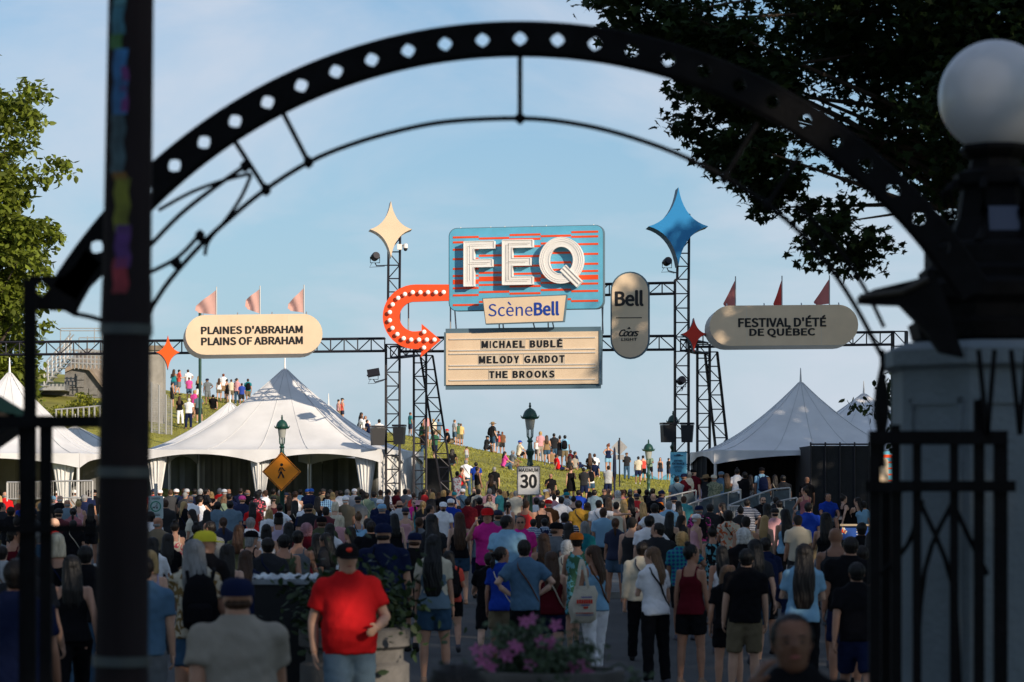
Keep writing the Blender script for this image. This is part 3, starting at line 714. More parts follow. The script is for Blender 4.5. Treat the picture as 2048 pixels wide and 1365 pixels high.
def board_line(s, X0, X1, Y0, Y1):
    n = len(s); cw = (X1-X0)/n
    wts = [.45 if c == 'I' else (1.22 if c in 'MOQG' else (.55 if c == ' ' else 1)) for c in s]
    tot = sum(wts); x = X0
    for i, c in enumerate(s):
        w_ = (X1-X0)*wts[i]/tot
        if c != ' ':
            xa, xb = m_(700+x/3.033, 0)[0], m_(700+(x+w_)/3.033, 0)[0]
            zb_, za = m_(0, 350+(Y1+7)/3.033)[1], m_(0, 350+(Y0-8)/3.033)[1]
            b = MB(); b.box(((xa+xb)/2, .012-.0, (za+zb_)/2), (xb-xa-.006, .012, za-zb_)); tl = b.build('letter_tile', M_TILE[(i*7+len(s)) % 3], mq, local=True)
            z0, z1 = m_(0, 350+Y1/3.033)[1], m_(0, 350+Y0/3.033)[1]
            if c == 'É': z1 = m_(0, 350+(Y0-16)/3.033)[1]
            mgn = (xb-xa)*.10 if c != 'I' else (xb-xa)*.3
            text(c, xa+mgn, xb-mgn, z0, z1, .004, M_INK, tl, name='letter', bold=.04, ext=.006)
        x += w_
board_line('MICHAEL BUBLÉ', 795, 1290, 1006, 1050)
board_line('MELODY GARDOT', 780, 1302, 1097, 1142)
board_line('THE BROOKS', 842, 1242, 1188, 1231)
# struts behind boards
sf = thing('sign_frame', 'thin pale tube struts linking the blue board to the name board below', 'frame', P(1051, 640, 104))
for a_, c_ in (((901, 600), (901, 668)), ((908, 600), (913, 668)), ((998, 640), (999, 668)), ((1005, 640), (1008, 668)), ((1065, 640), (1072, 668)), ((1096, 640), (1097, 668)), ((1104, 640), (1110, 668)), ((1201, 520), (1206, 668)), ((1206, 600), (1203, 745)), ((817, 604), (817, 664))):
    rod('strut', P(a_[0], a_[1], 104.2), P(c_[0], c_[1], 104.2), .028, sf, ROD_S)
# upright oval
ov = thing('oval_sign', 'upright cream oval sign with Bell above and Coors Light below', 'sign', P(1260, 631, 103.4), R(-6))
b = MB(); b.extr(pill(72/S, 168/S), 0, .2); b.build('sign_face', M_CREAM, ov, local=True)
b = MB(); b.extr(pill(78/S, 174/S), .02, .18); b.build('edge_trim', M_SIGNGREY, ov, local=True)
v_ = lambda px, py: ((px-1260)/S, (631-py)/S)
def vt(s, x0, y0, x1, y1, par=ov, f=v_, **k): a = f(x0, y1); c = f(x1, y0); text(s, a[0], c[0], a[1], c[1], 0, M_INK, par, **k)
vt('Bell', 1230, 581, 1287, 613, bold=.026, spacing=.98)
b = MB(); b.box((v_(1258, 636)[0], -.004, v_(0, 636)[1]), (51/S, .01, .03)); b.build('rule_line', M_INK, ov, local=True)
vt('Coors', 1238, 659, 1278, 673, bold=.02, shear=.35, spacing=.9)
vt('LIGHT', 1243, 676, 1274, 681.8, bold=.02)
b = MB(); a_ = v_(1258, 656.5); b.extr([(a_[0]-.07, a_[1]-.035), (a_[0]+.07, a_[1]-.035), (a_[0]+.01, a_[1]+.05)], -.012, 0); b.build('mountain_mark', M_INK, ov, local=True)
# pills
def pill_sign(label, px, py, w_, h_, lines, col, sidecol, roll):
    t = thing('pill_sign', label, 'sign', P(px, py, 103.2), rot=(0, R(-roll), 0))
    b = MB(); b.extr(pill(w_/S, h_/S), 0, .03); b.build('sign_face', col, t, local=True)
    b = MB(); b.extr(pill(w_/S, h_/S), .031, .55, off=(-.15, -.12)); b.build('box_body', sidecol, t, local=True)
    for fx in (-.25, .25):
        b = MB(); b.box((fx*w_/S, -.002, 0), (.008, .006, h_/S*.99)); b.build('panel_joint', M_CREAM2, t, local=True)
    for fx in (-.42, -.14, .14, .42):
        b = MB(); b.bar((fx*w_/S*.9, .3, h_/S*.48), (fx*w_/S*.9, .45, h_/S*.48+.12), .04); b.build('bracket', M_STEEL, t, local=True)
    for s, x0, x1, y0, y1 in lines: text(s, (x0-px)/S, (x1-px)/S, (py-y1)/S, (py-y0)/S, 0, M_INK, t, bold=.028)
    return t
pill_sign('wide cream pill sign reading PLAINES D’ABRAHAM, PLAINS OF ABRAHAM', 508, 669, 272, 79, [('PLAINES D’ABRAHAM', 403, 605, 652, 668), ('PLAINS OF ABRAHAM', 403, 605, 674, 690)], M_CREAM, M_CREAM2, .7)
pill_sign('shaded pill sign reading FESTIVAL D’ÉTÉ DE QUÉBEC on the right', 1568, 651, 295, 80, [('FESTIVAL D’ÉTÉ', 1477, 1652, 631, 654.5), ('DE QUÉBEC', 1499, 1630, 653, 675)], M_CREAM, M_CREAM2, .5)
# stars
M_STARBLUE = mat('strong blue paint', (.02, .22, .50), .4); M_RED = mat('red paint', (.62, .03, .012), .45); M_ORST = mat('star orange paint', (.85, .11, .01), .45)
for lab, px, py, w_, h_, m, sm_, zc, dd in (('cream four pointed star on top of the left tower', 782, 459, 84, 113, M_CREAM, M_CREAM2, 0, 103.7), ('large blue four pointed star on top of the right tower', 1357, 453, 119, 156, M_STARBLUE, M_SIGNGREY, 0, 103.7),
        ('small orange four pointed star hung on the left truss', 336, 705, 47, 68, M_ORST, M_SIGNGREY, 0, 103.6), ('small red four pointed star beside the shaded pill sign', 1388, 670, 50, 68, M_RED, M_SIGNGREY, .03, 103.6)):
    t = thing('star_sign', lab, 'star', P(px, py, dd)); k = w_/S/1.5
    o2 = star4(w_/S, h_/S, zc)
    b = MB(); b.extr(o2, 0, .03); b.build('star_face', m, t, local=True)
    b = MB(); b.extr(o2, .031, .3*min(1, k), off=(-.07*k, -.055*k)); b.build('box_body', sm_, t, local=True)
# pennants
def flag(label, px, ptop, pbot, tip, dx, col, d=104.0, grp='pennants on the pill signs'):
    t = thing('flag', label, 'flag', P(px, pbot+8, d), group=grp)
    rod('flagpole', P(px, pbot+8, d), P(px, ptop, d), .022, t, ROD_S)
    N = 14; vs = []
    for i in range(N+1):
        u_ = i/N; c = P(px+dx*u_, ptop+6+(tip-ptop-6)*u_, d); c2 = P(px+dx*u_, pbot+(tip+10-pbot)*u_*.6-(0 if u_ < .9 else 3), d)
        for j in range(5):
            p = c.lerp(c2, j/4); p.y += .12*math.sin(u_*8+j*.7)*u_; vs.append(p)
    fs = [(i*5+j, (i+1)*5+j, (i+1)*5+j+1, i*5+j+1) for i in range(N) for j in range(4)]
    b = MB(); b.add(vs, fs); b.build('cloth', col, t, smooth=True)
M_PINK = mat('pale pink flag cloth', (.72, .42, .36), .7, trans=.3); M_DUSK = mat('dusky pink flag cloth', (.50, .16, .15), .7, trans=.3); M_REDF = mat('red flag cloth', (.55, .06, .05), .7, trans=.3)
flag('pale pink flag leftmost of three above the cream pill sign', 433, 574, 630, 612, -42, M_PINK)
flag('pale pink flag in the middle above the cream pill sign', 520, 572, 628, 600, -29, M_PINK)
flag('pale pink flag rightmost above the cream pill sign', 608, 570, 626, 608, -32, M_PINK)
flag('furled red pink flag leftmost above the shaded pill sign', 1471, 553, 612, 607, -24, M_DUSK)
flag('bright red flag in the middle above the shaded pill sign', 1564, 552, 611, 608, -17, M_REDF)
flag('dusky pink flag rightmost above the shaded pill sign', 1659, 551, 608, 604, -31, M_DUSK)
# speakers, floodlights, camera
M_SPK = mat('black speaker grille', (.012, .013, .016), .55, nscale=40, namt=.2)
def speaker(label, x0, x1, y0, y1, yaw):
    A = P((x0+x1)/2, (y0+y1)/2, 103.6); t = thing('speaker', label, 'speaker', A, R(yaw), 'speakers hung on the truss towers')
    w_ = (x1-x0)/S; h_ = (y1-y0)/S
    b = MB(); b.extr([(-w_/2+.02, h_/2-.1), (w_/2-.02, h_/2-.1), (w_/2-.07, -h_/2), (-w_/2+.05, -h_/2)][::-1], -.2, .25); b.build('cabinet', M_SPK, t, local=True)
    b = MB(); b.box((0, 0, h_/2-.05), (w_, .5, .07)); b.build('rain_lid', M_TRUSS, t, local=True)
    b = MB(); b.box((0, .3, h_/4), (.08, .3, .08)); b.box((0, .3, -h_/4), (.08, .3, .08)); b.build('bracket', M_TRUSS, t, local=True)
speaker('black speaker on the left side of the left tower', 741, 771, 851, 891, 12)
speaker('black speaker on the right side of the left tower', 786, 811, 849, 889, -8)
speaker('black speaker on the left side of the blue star tower', 1322, 1351, 845, 885, 12)
speaker('black speaker on the right side of the blue star tower', 1361, 1388, 845, 885, -8)
def flood(label, px, py, tx, ty, kind):
    A = P(px, py, 103.6); t = thing('floodlight', label, 'floodlight', A)
    B = P(tx, ty, 104.1)
    if kind == 'par':
        b = MB(); b.lathe([(.09, -.16), (.14, -.1), (.15, .1), (.13, .16)], n=14)
        M3 = Matrix.Rotation(R(70), 3, 'X') @ Matrix.Rotation(R(25), 3, 'Y')
        b.v = [tuple(M3 @ Vector(v)) for v in b.v]; b.build('lamp_head', M_TRUSS, t, smooth=True, local=True)
    else:
        b = MB(); b.box((0, 0, .02), (.44, .25, .28), M=Matrix.Rotation(R(-10), 3, 'Y')); b.box((0, -.14, -.05), (.48, .05, .06), M=Matrix.Rotation(R(-10), 3, 'Y')); b.build('lamp_head', M_TRUSS, t, local=True)
    b = MB(); b.tube([(-.17, 0, 0), (-.17, 0, -.22), (.17, 0, -.22), (.17, 0, 0)], .018, 6); b.tube([(0, 0, -.22), (.05, .1, -.32), B-A], .022, 6); b.tube([(-.1, 0, -.2), (-.2, .05, -.38), (.05, .1, -.36), (B-A)*.8+Vector((0, 0, -.1))], .01, 5); b.build('yoke', M_TRUSS, t, smooth=True, local=True)
flood('round black floodlight on an arm left of the cream star tower', 750, 514, 774, 531, 'par')
flood('boxy black floodlight on an arm below the left truss', 747, 747, 773, 758, 'box')
flood('round black floodlight on an arm below the blue star', 1334, 524, 1352, 546, 'par')
flood('round black floodlight clamped inside the blue star tower', 1362, 762, 1366, 775, 'par')
cc = thing('security_camera', 'white dome security camera on the mast below the cream star', 'camera', P(806, 494, 103.8))
b = MB(); b.box((-.12, .1, 0), (.18, .15, .2)); b.bar((-.05, .1, .04), (.08, 0, .06), .05); b.build('bracket', M_WHITE, cc, local=True)
b = MB(); b.lathe([(.02, .12), (.08, .1), (.09, .0), (.085, -.05)], (.09, 0, 0), 14); b.build('housing', M_WHITE, cc, smooth=True, local=True)
b = MB(); b.lathe([(.08, -.05), (.075, -.1), (.04, -.15), (.005, -.16)], (.09, 0, 0), 14); b.build('dome', M_SPK, cc, smooth=True, local=True)
# entrance banner
eb = thing('entrance_banner', 'tall sky blue banner reading ENTRÉE ENTRANCE at the foot of the right tower', 'banner', P(1357, 985, 100), R(-3))
SB = F/100; b = MB(); h_ = (993-905)/SB; b.box((0, 0, (985-949)/SB), (33/SB, .06, h_)); b.build('banner_face', M_BLUE, eb, local=True)
e_ = lambda px, py: ((px-1357.5)/SB, (985-py)/SB)
def et(s, x0, x1, y0, y1, bold=.03): a = e_(x0, y1); c = e_(x1, y0); text(s, a[0], c[0], a[1], c[1], -.03, M_NAVYT, eb, bold=bold, ext=.006)
M_NAVYT = mat('navy print', (.01, .03, .08), .5)
et('ENTRÉE', 1349, 1366, 919.5, 924); et('ENTRANCE', 1345, 1369, 925.5, 930)
et('FOUILLE DE', 1349, 1364, 932.5, 934.5); et('TOUS LES SACS', 1347, 1367, 935.3, 937.3); et('SEARCH OF', 1350, 1364, 939.5, 941.5); et('ALL BAGS', 1351, 1363, 942.3, 944.3)
b = MB(); cz_ = e_(0, 955)[1]
b.tube([(.16*math.cos(t), -.035, cz_-.12+.17*math.sin(t)) for t in np.linspace(-.3, math.pi+.3, 14)], .014, 5)
for sx in (-1, 1): b.tube([(sx*.17+.07*math.cos(t), -.035, cz_+.04+.06*math.sin(t)) for t in np.linspace(0, 2*math.pi, 9)], .012, 5)
b.bar((-.16, -.035, e_(0, 912)[1]), (.16, -.035, e_(0, 912)[1]), .01, .03); b.bar((-.07, -.035, e_(0, 910)[1]), (.07, -.035, e_(0, 910)[1]), .01, .03)
tag(b.build('bag_print', M_NAVYT, eb, local=True), kind='stuff')
for sx in (-1, 1):
    b = MB(); b.tube([(sx*.26, .06, -.4), (sx*.26, .06, 1.45)], .02, 6); b.build('stand_pole', M_TRUSS, eb, local=True)
# ramp, barricades, crowd barriers
ramp = MB(); 
A = [(5.2, 88, 0), (11.5, 88, 0), (11.5, 97, 0), (5.2, 97, 0)]
def rz(x, y): return zg(x, y)+.9*sm(5.2, 7.2, x)
vs = [(x, y, zg(x, y)-.1) for x in (5.2, 6.2, 7.2, 12.5) for y in (90.5, 98)]+[(x, y, rz(x, y)) for x in (5.2, 6.2, 7.2, 12.5) for y in (90.5, 98)]
fs = []
for i in range(3): fs += [(8+2*i, 8+2*i+2, 8+2*i+3, 8+2*i+1), (2*i, 2*i+2, 8+2*i+2, 8+2*i), (2*i+1, 8+2*i+1, 8+2*i+3, 2*i+3)]
ramp.add(vs, fs); tag(ramp.build('ramp', mat('ramp deck', (.08, .08, .085), .8)), kind='structure')
M_SCREEN = mat('grey mesh screen', (.07, .095, .11), .7, nscale=6, namt=.25)
def barrier(label, pts, h_, nb, screen, grp):
    t = thing('crowd_barrier', label, 'barrier', pts[0], group=grp)
    for (a, c) in zip(pts[:-1], pts[1:]):
        a = Vector(a); c = Vector(c); up = Vector((0, 0, h_))
        rod('top_rail', a+up, c+up, .028, t, ROD_S); rod('bottom_rail', a+up*.12, c+up*.12, .022, t, ROD_S)
        rod('post', a, a+up, .028, t, ROD_S); rod('post', c, c+up, .028, t, ROD_S)
        if screen:
            b = MB(); b.bar(a+up*.54, c+up*.54, .02, h_*.8); b.build('screen', M_SCREEN, t)
        else:
            for k in range(1, nb): q_ = a.lerp(c, k/nb); rod('bar', q_+up*.12, q_+up, .011, t, ROD_S)
def gp(px, py, d): return P(px, py, d)
def bl(pts, d, h_=.95): return [P(x, y+h_*F/d, d+k*.05) for k, (x, y) in enumerate(pts)]
barrier('grey screened barrier rising along the middle of the ramp', bl([(1370, 1012), (1397, 1002), (1425, 994), (1456, 986), (1481, 979)], 88), .95, 1, True, 'barriers on the right ramp')
barrier('grey screened barrier at the top right of the ramp', bl([(1456, 1012), (1492, 998), (1519, 988), (1546, 979), (1580, 976)], 86.5), .95, 1, True, 'barriers on the right ramp')
barrier('short grey screened barrier at the left foot of the ramp', bl([(1330, 995), (1364, 987), (1392, 981)], 91), .95, 1, True, 'barriers on the right ramp')
barrier('lower right grey screened barrier beside the black scrim', bl([(1542, 1007), (1568, 1001), (1594, 996)], 84), .95, 1, True, 'barriers on the right ramp')
barrier('steel barred barrier between the ramp and the seated people', bl([(1457, 1013), (1484, 1013)], 82, .6), .6, 9, False, 'barriers on the right ramp')
barrier('white barred barrier under the left edge tent', [gp(14, 1003, 90), gp(60, 1003, 90), gp(110, 1001, 90), gp(185, 1000, 90)], .6, 14, False, 'barriers near the left tent')
# low bench/table + ad board right
ad = thing('advert_board', 'blue advertising board on the grass below the seated people', 'sign', P(1709, 1080, 76), R(-4))
SA = F/76; b = MB(); b.box((0, 0, (1080-1066)/SA), (54/SA, .04, 28/SA)); b.build('board', mat('blue print', (.015, .07, .32), .5), ad, local=True)
b = MB(); b.box((0, 0, (1080-1050.5)/SA), (58/SA, .25, .05)); b.build('ledge', mat('pale wood', (.4, .32, .22), .6), ad, local=True)
rs = random.Random(8)
for i in range(9):
    b = MB(); b.box((-.25+rs.uniform(-.13, .16), -.028, .2+rs.uniform(-.12, .13)), (.035, .012, .09), M=Matrix.Rotation(rs.uniform(-.6, .6), 3, 'Y')); b.build('picture_patch', rs.choice([M_WHITE, M_ORANGE, M_CREAM]), ad, local=True)
for k, (x0, x1) in enumerate(((.05, .22), (.05, .24), (.05, .27))): b = MB(); b.box(((x0+x1)/2, -.025, .28-k*.07), (x1-x0, .01, .03 if k < 2 else .015)); b.build('print_line', M_WHITE, ad, local=True)
bk = thing('picnic_bench', 'dark low wall bench where people sit before the black scrim', 'bench', P(1695, 1050, 80))
b = MB(); A = P(1650, 1040, 80); B = P(1745, 1040, 80); b.box(((A.x+B.x)/2, 80.4, (A.z+zg(9, 80))/2), (B.x-A.x, .5, A.z-zg(9, 80))); b.build('seat', M_BLACK, bk)
# dark platform behind left tower
pf = thing('sound_platform', 'black draped platform behind the slanting truss leg left of centre', 'platform', P(885, 1000, 110))
A = P(851, 920, 110); B = P(897, 1000, 110); b = MB(); b.box(((A.x+B.x)/2, 110.8, (A.z+zg(-3, 110))/2), (B.x-A.x, 1.6, A.z-zg(-3, 110))); b.build('drape', M_BLACK, pf)
b = MB(); b.box(((A.x+B.x)/2, 110.8, A.z+.03), (B.x-A.x+.1, 1.7, .06)); b.build('deck', M_TRUSS, pf)

# ------------------------------------------------------------------ street furniture
M_LGLASS = mat('frosted lantern glass', (.45, .47, .44), .25, trans=.3)
def lamp_post(label, px, ptop, pbase_d, k=1.0):
    """ornate green lamp; k scales"""
    d = pbase_d; top = P(px, ptop, d); g = zg(top.x, d); t = thing('street_lamp', label, 'street lamp', (top.x, d, g), group='green street lamps')
    H = top.z-g; c = (0, 0, 0)
    b = MB(); b.lathe([(.16, 0), (.16, .25), (.11, .35), (.075, .6), (.07, H-2.6*k), (.095, H-2.55*k), (.07, H-2.45*k), (.075, H-2.2*k), (.11, H-2.1*k), (.12, H-2.0*k), (.07, H-1.9*k), (.055, H-1.65*k), (.085, H-1.6*k), (.05, H-1.5*k)], c, 14); b.build('post', M_GREENMETAL, t, smooth=True, local=True)
    b = MB()
    for a in range(4):
        th = a*math.pi/2+.4; b.tube([(.05*math.cos(th)*k, .05*math.sin(th)*k, H-1.52*k), (.12*math.cos(th)*k, .12*math.sin(th)*k, H-1.40*k), (.13*math.cos(th)*k, .13*math.sin(th)*k, H-1.12*k)], .018, 6)
    b.build('bracket', M_GREENMETAL, t, smooth=True, local=True)
    b = MB(); b.lathe([(.15*k, H-1.12*k), (.17*k, H-1.0*k), (.205*k, H-.75*k), (.21*k, H-.68*k)], c, 16); b.build('globe_glass', M_LGLASS, t, smooth=True, local=True)
    b = MB(); b.lathe([(.20*k, H-.70*k), (.33*k, H-.68*k), (.36*k, H-.60*k), (.30*k, H-.57*k), (.27*k, H-.47*k), (.22*k, H-.36*k), (.12*k, H-.27*k), (.05*k, H-.24*k), (.035*k, H-.2*k), (.06*k, H-.16*k), (.03*k, H-.1*k), (.045*k, H-.06*k), (.01*k, H)], c, 18)
    for a in range(8):
        th = a*math.pi/4; b.tube([(.34*k*math.cos(th), .34*k*math.sin(th), H-.64*k), (.38*k*math.cos(th), .38*k*math.sin(th), H-.53*k)], [.03*k, .012*k], 6)
    b.build('lamp_cap', M_GREENMETAL, t, smooth=True, local=True)
lamp_post('ornate green street lamp standing behind the MAXIMUM 30 sign', 1060, 805, 77, .66)
lamp_post('ornate green street lamp standing behind the orange walker sign', 564, 830, 84, .6)
lamp_post('small distant green street lamp left of the entrance banner', 1297, 879, 140, .85)
lamp_post('green street lamp half hidden behind the blue star tower', 1346, 822, 112, .7)
t = thing('green_pole', 'plain dark green pole passing behind the cream pill sign', 'pole', P(400, 850, 140))
b = MB(); b.tube([P(400, 860, 140), P(400, 613, 140)], .075, 10); b.build('shaft', M_GREENMETAL, t, smooth=True)
b = MB(); b.box(P(400, 615, 140), (.3, .2, .18)); b.build('head', M_GREENMETAL, t)
# speed limit sign
sp = thing('speed_sign', 'white rectangular road sign reading MAXIMUM 30 on a green post', 'road sign', P(1057, 1000, 76.2), R(0)); sp.location.z = zg(.4, 76.2)
S7 = F/76.2; zc = P(0, 962, 76.2).z-sp.location.z
b = MB(); b.extr([(x, z+zc) for x, z in rrect(45/S7, 57/S7, .04)], -.1, -.09); b.build('sign_face', M_WHITE, sp, local=True)
b = MB(); b.extr([(x, z+zc) for x, z in rrect(47/S7, 59/S7, .05)], -.088, -.08); b.build('backing', M_SPK, sp, local=True)
b = MB()
o2 = rrect(43/S7, 55/S7, .035)
for i in range(len(o2)): a_ = o2[i]; c_ = o2[(i+1) % len(o2)]; b.bar((a_[0], -.102, a_[1]+zc), (c_[0], -.102, c_[1]+zc), .008, .012)
b.build('border_print', M_INK, sp, local=True)
text('MAXIMUM', -19.5/S7, 19.5/S7, zc+17.5/S7, zc+25/S7, -.1, M_INK, sp, bold=.02, ext=.004)
text('30', -17/S7, 17/S7, zc-15/S7, zc+13/S7, -.1, M_INK, sp, bold=.03, ext=.004)
b = MB(); b.tube([(0, -.04, 0), (0, -.04, zc+.5)], .03, 8); b.build('sign_post', M_GREENMETAL, sp, smooth=True, local=True)
# walker sign
S8 = F/83.5
wk = thing('crossing_sign', 'orange diamond warning sign with a walking figure on the left lamp post', 'road sign', P(563, 944, 83.4)); wk['label'] = 'orange diamond warning sign with a black walking figure'
M_AMBER = mat('amber sign paint', (.95, .29, .01), .5)
dm = [(0, 39/S8), (-39/S8, 0), (0, -39/S8), (39/S8, 0)]
b = MB(); b.extr(dm, 0, .01); b.build('sign_face', M_AMBER, wk, local=True)
b = MB()
for i in range(4):
    a_ = Vector((dm[i][0], -.004, dm[i][1]))*.93; c_ = Vector((dm[(i+1) % 4][0], -.004, dm[(i+1) % 4][1]))*.93; b.bar(a_, c_, .01, .018)
f_ = lambda X, Y: Vector(((500+X/3.9-563)/S8, -.006, (944-700-Y/3.9)/S8))
b.lathe([(.045, -.004), (.045, .004)], (0, 0, 0), 12)
M3 = Matrix.Rotation(R(90), 3, 'X'); k0 = len(b.v)-24
c0 = f_(247, 897)
for i in range(k0, len(b.v)): v = M3 @ Vector(b.v[i]); b.v[i] = tuple(v+c0)
for seg, w_ in (((246, 915, 243, 955), .09), ((243, 950, 262, 998), .042), ((262, 975, 266, 1003), .04), ((241, 950, 232, 978), .045), ((232, 975, 220, 1002), .04), ((238, 918, 224, 945), .03), ((224, 943, 226, 962), .028), ((252, 918, 262, 938), .03), ((262, 936, 274, 945), .028)):
    b.bar(f_(seg[0], seg[1]), f_(seg[2], seg[3]), .01, w_)
b.build('figure_print', M_INK, wk, local=True)
b = MB(); b.box((0, .03, 0), (.05, .04, .7)); b.build('bracket', M_GREENMETAL, wk, local=True)
# diamond sign seen from behind
dn = thing('road_sign', 'bare grey back of a diamond road sign right of the street lamp', 'road sign', P(1239, 960, 120))
S9 = F/120; c0 = P(1239, 895, 120)-Vector(dn.location)
b = MB(); b.extr([(x+c0.x, z+c0.z) for x, z in ((0, .34), (-.34, 0), (0, -.34), (.34, 0))], -.01, 0); b.build('sign_back', M_STEEL, dn, local=True)
b = MB(); b.box((c0.x, 0, c0.z-.42), (.38, .01, .2)); b.build('plate_back', M_STEEL, dn, local=True)
b = MB(); b.tube([(0, -.05, -.3), (0, -.05, c0.z+.4)], .03, 8); b.build('sign_post', M_TRUSS, dn, local=True)
# folded umbrella
um = thing('folded_parasol', 'closed dark navy parasol standing right of the street lamp', 'parasol', P(1229, 990, 100))
S10 = F/100
b = MB(); b.lathe([(.03, .1), (.045, .55), (.07, .7), (.06, 1.2), (.035, 1.6), (.01, 1.68)], n=10); b.build('canopy', mat('navy canvas', (.012, .018, .05), .7), um, smooth=True, local=True)
b = MB(); b.tube([(0, 0, -.6), (0, 0, .7)], .02, 6); b.build('pole', M_TRUSS, um, local=True)
# dog sign
dg_ = thing('dog_sign', 'small white park sign with a green ring showing a person and dog', 'sign', P(312, 1015, 66)); S11 = F/66
b = MB(); b.extr(rrect(30/S11, 46/S11, .03), -.05, -.04); b.build('sign_face', mat('pale sign plate', (.45, .55, .55), .5), dg_, local=True)
b = MB(); ring(b, 0, .02, (.125, .125), (.1, .1), -.058, -.05, 24); b.build('ring_print', mat('green print', (.01, .22, .14), .5), dg_, local=True)
b = MB(); b.lathe([(.014, -.003), (.014, .003)], n=8); b.v = [tuple((Matrix.Rotation(R(90), 3, 'X') @ Vector(v))+Vector((.03, -.053, .08))) for v in b.v]
for seg, w_ in (((.03, .065, .028, .02), .028), ((.028, .02, .05, -.04), .014), ((.028, .02, .012, -.04), .014), ((.03, .055, -.01, .03), .01), ((-.07, -.0, -.02, .0), .024), ((-.065, 0, -.075, -.04), .01), ((-.03, 0, -.03, -.04), .01), ((-.02, .005, -.005, .02), .016)):
    b.bar((seg[0], -.053, seg[1]), (seg[2], -.053, seg[3]), .005, w_)
b.build('figure_print', M_INK, dg_, local=True)
for z_ in (.215, .19, -.16, -.19): b = MB(); b.box((0, -.052, z_), (.2, .004, .012)); b.build('print_line', M_INK, dg_, local=True)
b = MB(); b.tube([(0, 0, -1.9), (0, 0, .55)], .04, 8); b.build('sign_post', M_STEEL, dg_, local=True)

# ------------------------------------------------------------------ iron gate, pole and pillar in the foreground
M_IRON = mat('black wrought iron', (.004, .004, .005), .75, nscale=12, namt=.4, bump=.3, bscale=50, spec=.15)
GD = 12.7; SG = F/GD
gz0 = zbase(GD)
gate = thing('iron_arch', 'black wrought iron arch pierced with a row of diamond holes, framing the view', 'arch', (0, GD, gz0))
G = lambda px, py, dy=0: Vector(((px-1024)/SG, GD+dy, CZ+(975-py)/SG))
b = MB(); CX, CY = 1040, 1146
def pol(r, deg): t = R(deg); return (CX+r*math.sin(t), CY-r*math.cos(t))
RO, RI, RM = 1095, 1040, 1068; step = 4.03
for k in range(-14, 15):
    a0 = (k-.5)*step; a1 = (k+.5)*step; am = k*step
    if k == -14: a0 += 0
    outer = [pol(RO, a0), pol(RO, am), pol(RO, a1), pol(RM, a1), pol(RI, a1), pol(RI, am), pol(RI, a0), pol(RM, a0)]
    if k in (-14, 14):
        b.add([G(*p, -.02) for p in outer]+[G(*p, .02) for p in outer], [tuple(range(8)), tuple(range(15, 7, -1))]+[(i, 8+i, 8+(i+1) % 8, (i+1) % 8) for i in range(8)]); continue
    hr = 15/RM*180/math.pi
    inner = []
    for rr, aa in ((15, 0), (9.2, .62), (0, 1), (-9.2, .62), (-15, 0), (-9.2, -.62), (0, -1), (9.2, -.62)):
        inner.append(pol(RM+rr, am+aa*hr))
    outer = [pol(RO, am), pol(RO, a1), pol(RM, a1), pol(RI, a1), pol(RI, am), pol(RI, a0), pol(RM, a0), pol(RO, a0)]
    vs = [G(*p, -.02) for p in outer]+[G(*p, -.02) for p in inner]+[G(*p, .02) for p in outer]+[G(*p, .02) for p in inner]
    fs = []
    for i in range(8):
        j = (i+1) % 8; fs += [(i, j, 8+j, 8+i), (16+j, 16+i, 24+i, 24+j), (8+i, 8+j, 24+j, 24+i)]
        if i in (7, 0, 3, 4): fs.append((i, 16+i, 16+j, j))
    b.add(vs, fs)
b.build('pierced_band', M_IRON, gate)
b = MB()
for r_ in (RO+2, RI-2):
    b.tube([G(*pol(r_, a), 0) for a in np.linspace(-58, 58, 80)], .016, 6)
b.build('band_edge', M_IRON, gate, smooth=True)
# left end plate
b = MB()
pl = [(60, 552), (128, 556), (160, 516), (172, 470), (232, 540), (205, 545), (168, 590), (152, 632), (128, 622), (60, 618)]
def plate(pts, y0=-.02, y1=.02, mb=None, d=None):
    mb = mb or MB(); n = len(pts)
    mb.add([G(*p, y0) for p in pts]+[G(*p, y1) for p in pts], [tuple(range(n)), tuple(range(2*n-1, n-1, -1))]+[(i, n+i, n+(i+1) % n, (i+1) % n) for i in range(n)]); return mb
plate([(60, 552), (128, 554), (84, 562), (66, 578)], mb=b); plate([(66, 578), (84, 596), (60, 620), (60, 552)], mb=b)
plate([(128, 554), (100, 578), (84, 562)], mb=b); plate([(100, 578), (84, 596), (60, 620), (128, 622)], mb=b)
plate([(128, 554), (150, 534), (172, 500), (215, 540), (180, 575), (160, 610), (150, 634), (128, 622), (100, 578)], mb=b)
b.build('end_plate', M_IRON, gate)
def bars(name, lst, r, dy=0):
    for pts in lst:
        bb = MB(); bb.tube([G(x, y, dy) for x, y in pts], r, 7); bb.build(name, M_IRON, gate, smooth=True)
inner = [(305, 612), (340, 560), (400, 492), (460, 437), (530, 380), (617, 325), (700, 290), (800, 261), (900, 243), (1040, 237), (1140, 246), (1240, 268), (1350, 306), (1450, 355), (1535, 410), (1605, 470), (1665, 542), (1715, 620), (1752, 690), (1765, 715)]
def smooth_poly(p, n=4):
    out = []
    for i in range(len(p)-1):
        p0 = p[max(i-1, 0)]; p1 = p[i]; p2 = p[i+1]; p3 = p[min(i+2, len(p)-1)]
        for k in range(n):
            t = k/n; out.append(tuple(.5*((2*p1[j])+(-p0[j]+p2[j])*t+(2*p0[j]-5*p1[j]+4*p2[j]-p3[j])*t*t+(-p0[j]+3*p1[j]-3*p2[j]+p3[j])*t**3) for j in (0, 1)))
    return out+[p[-1]]
bars('inner_arch', [smooth_poly(inner)], .0115)
bars('inner_arch', [smooth_poly([(150, 628), (200, 640), (240, 668), (290, 640), (305, 612)])], .011)
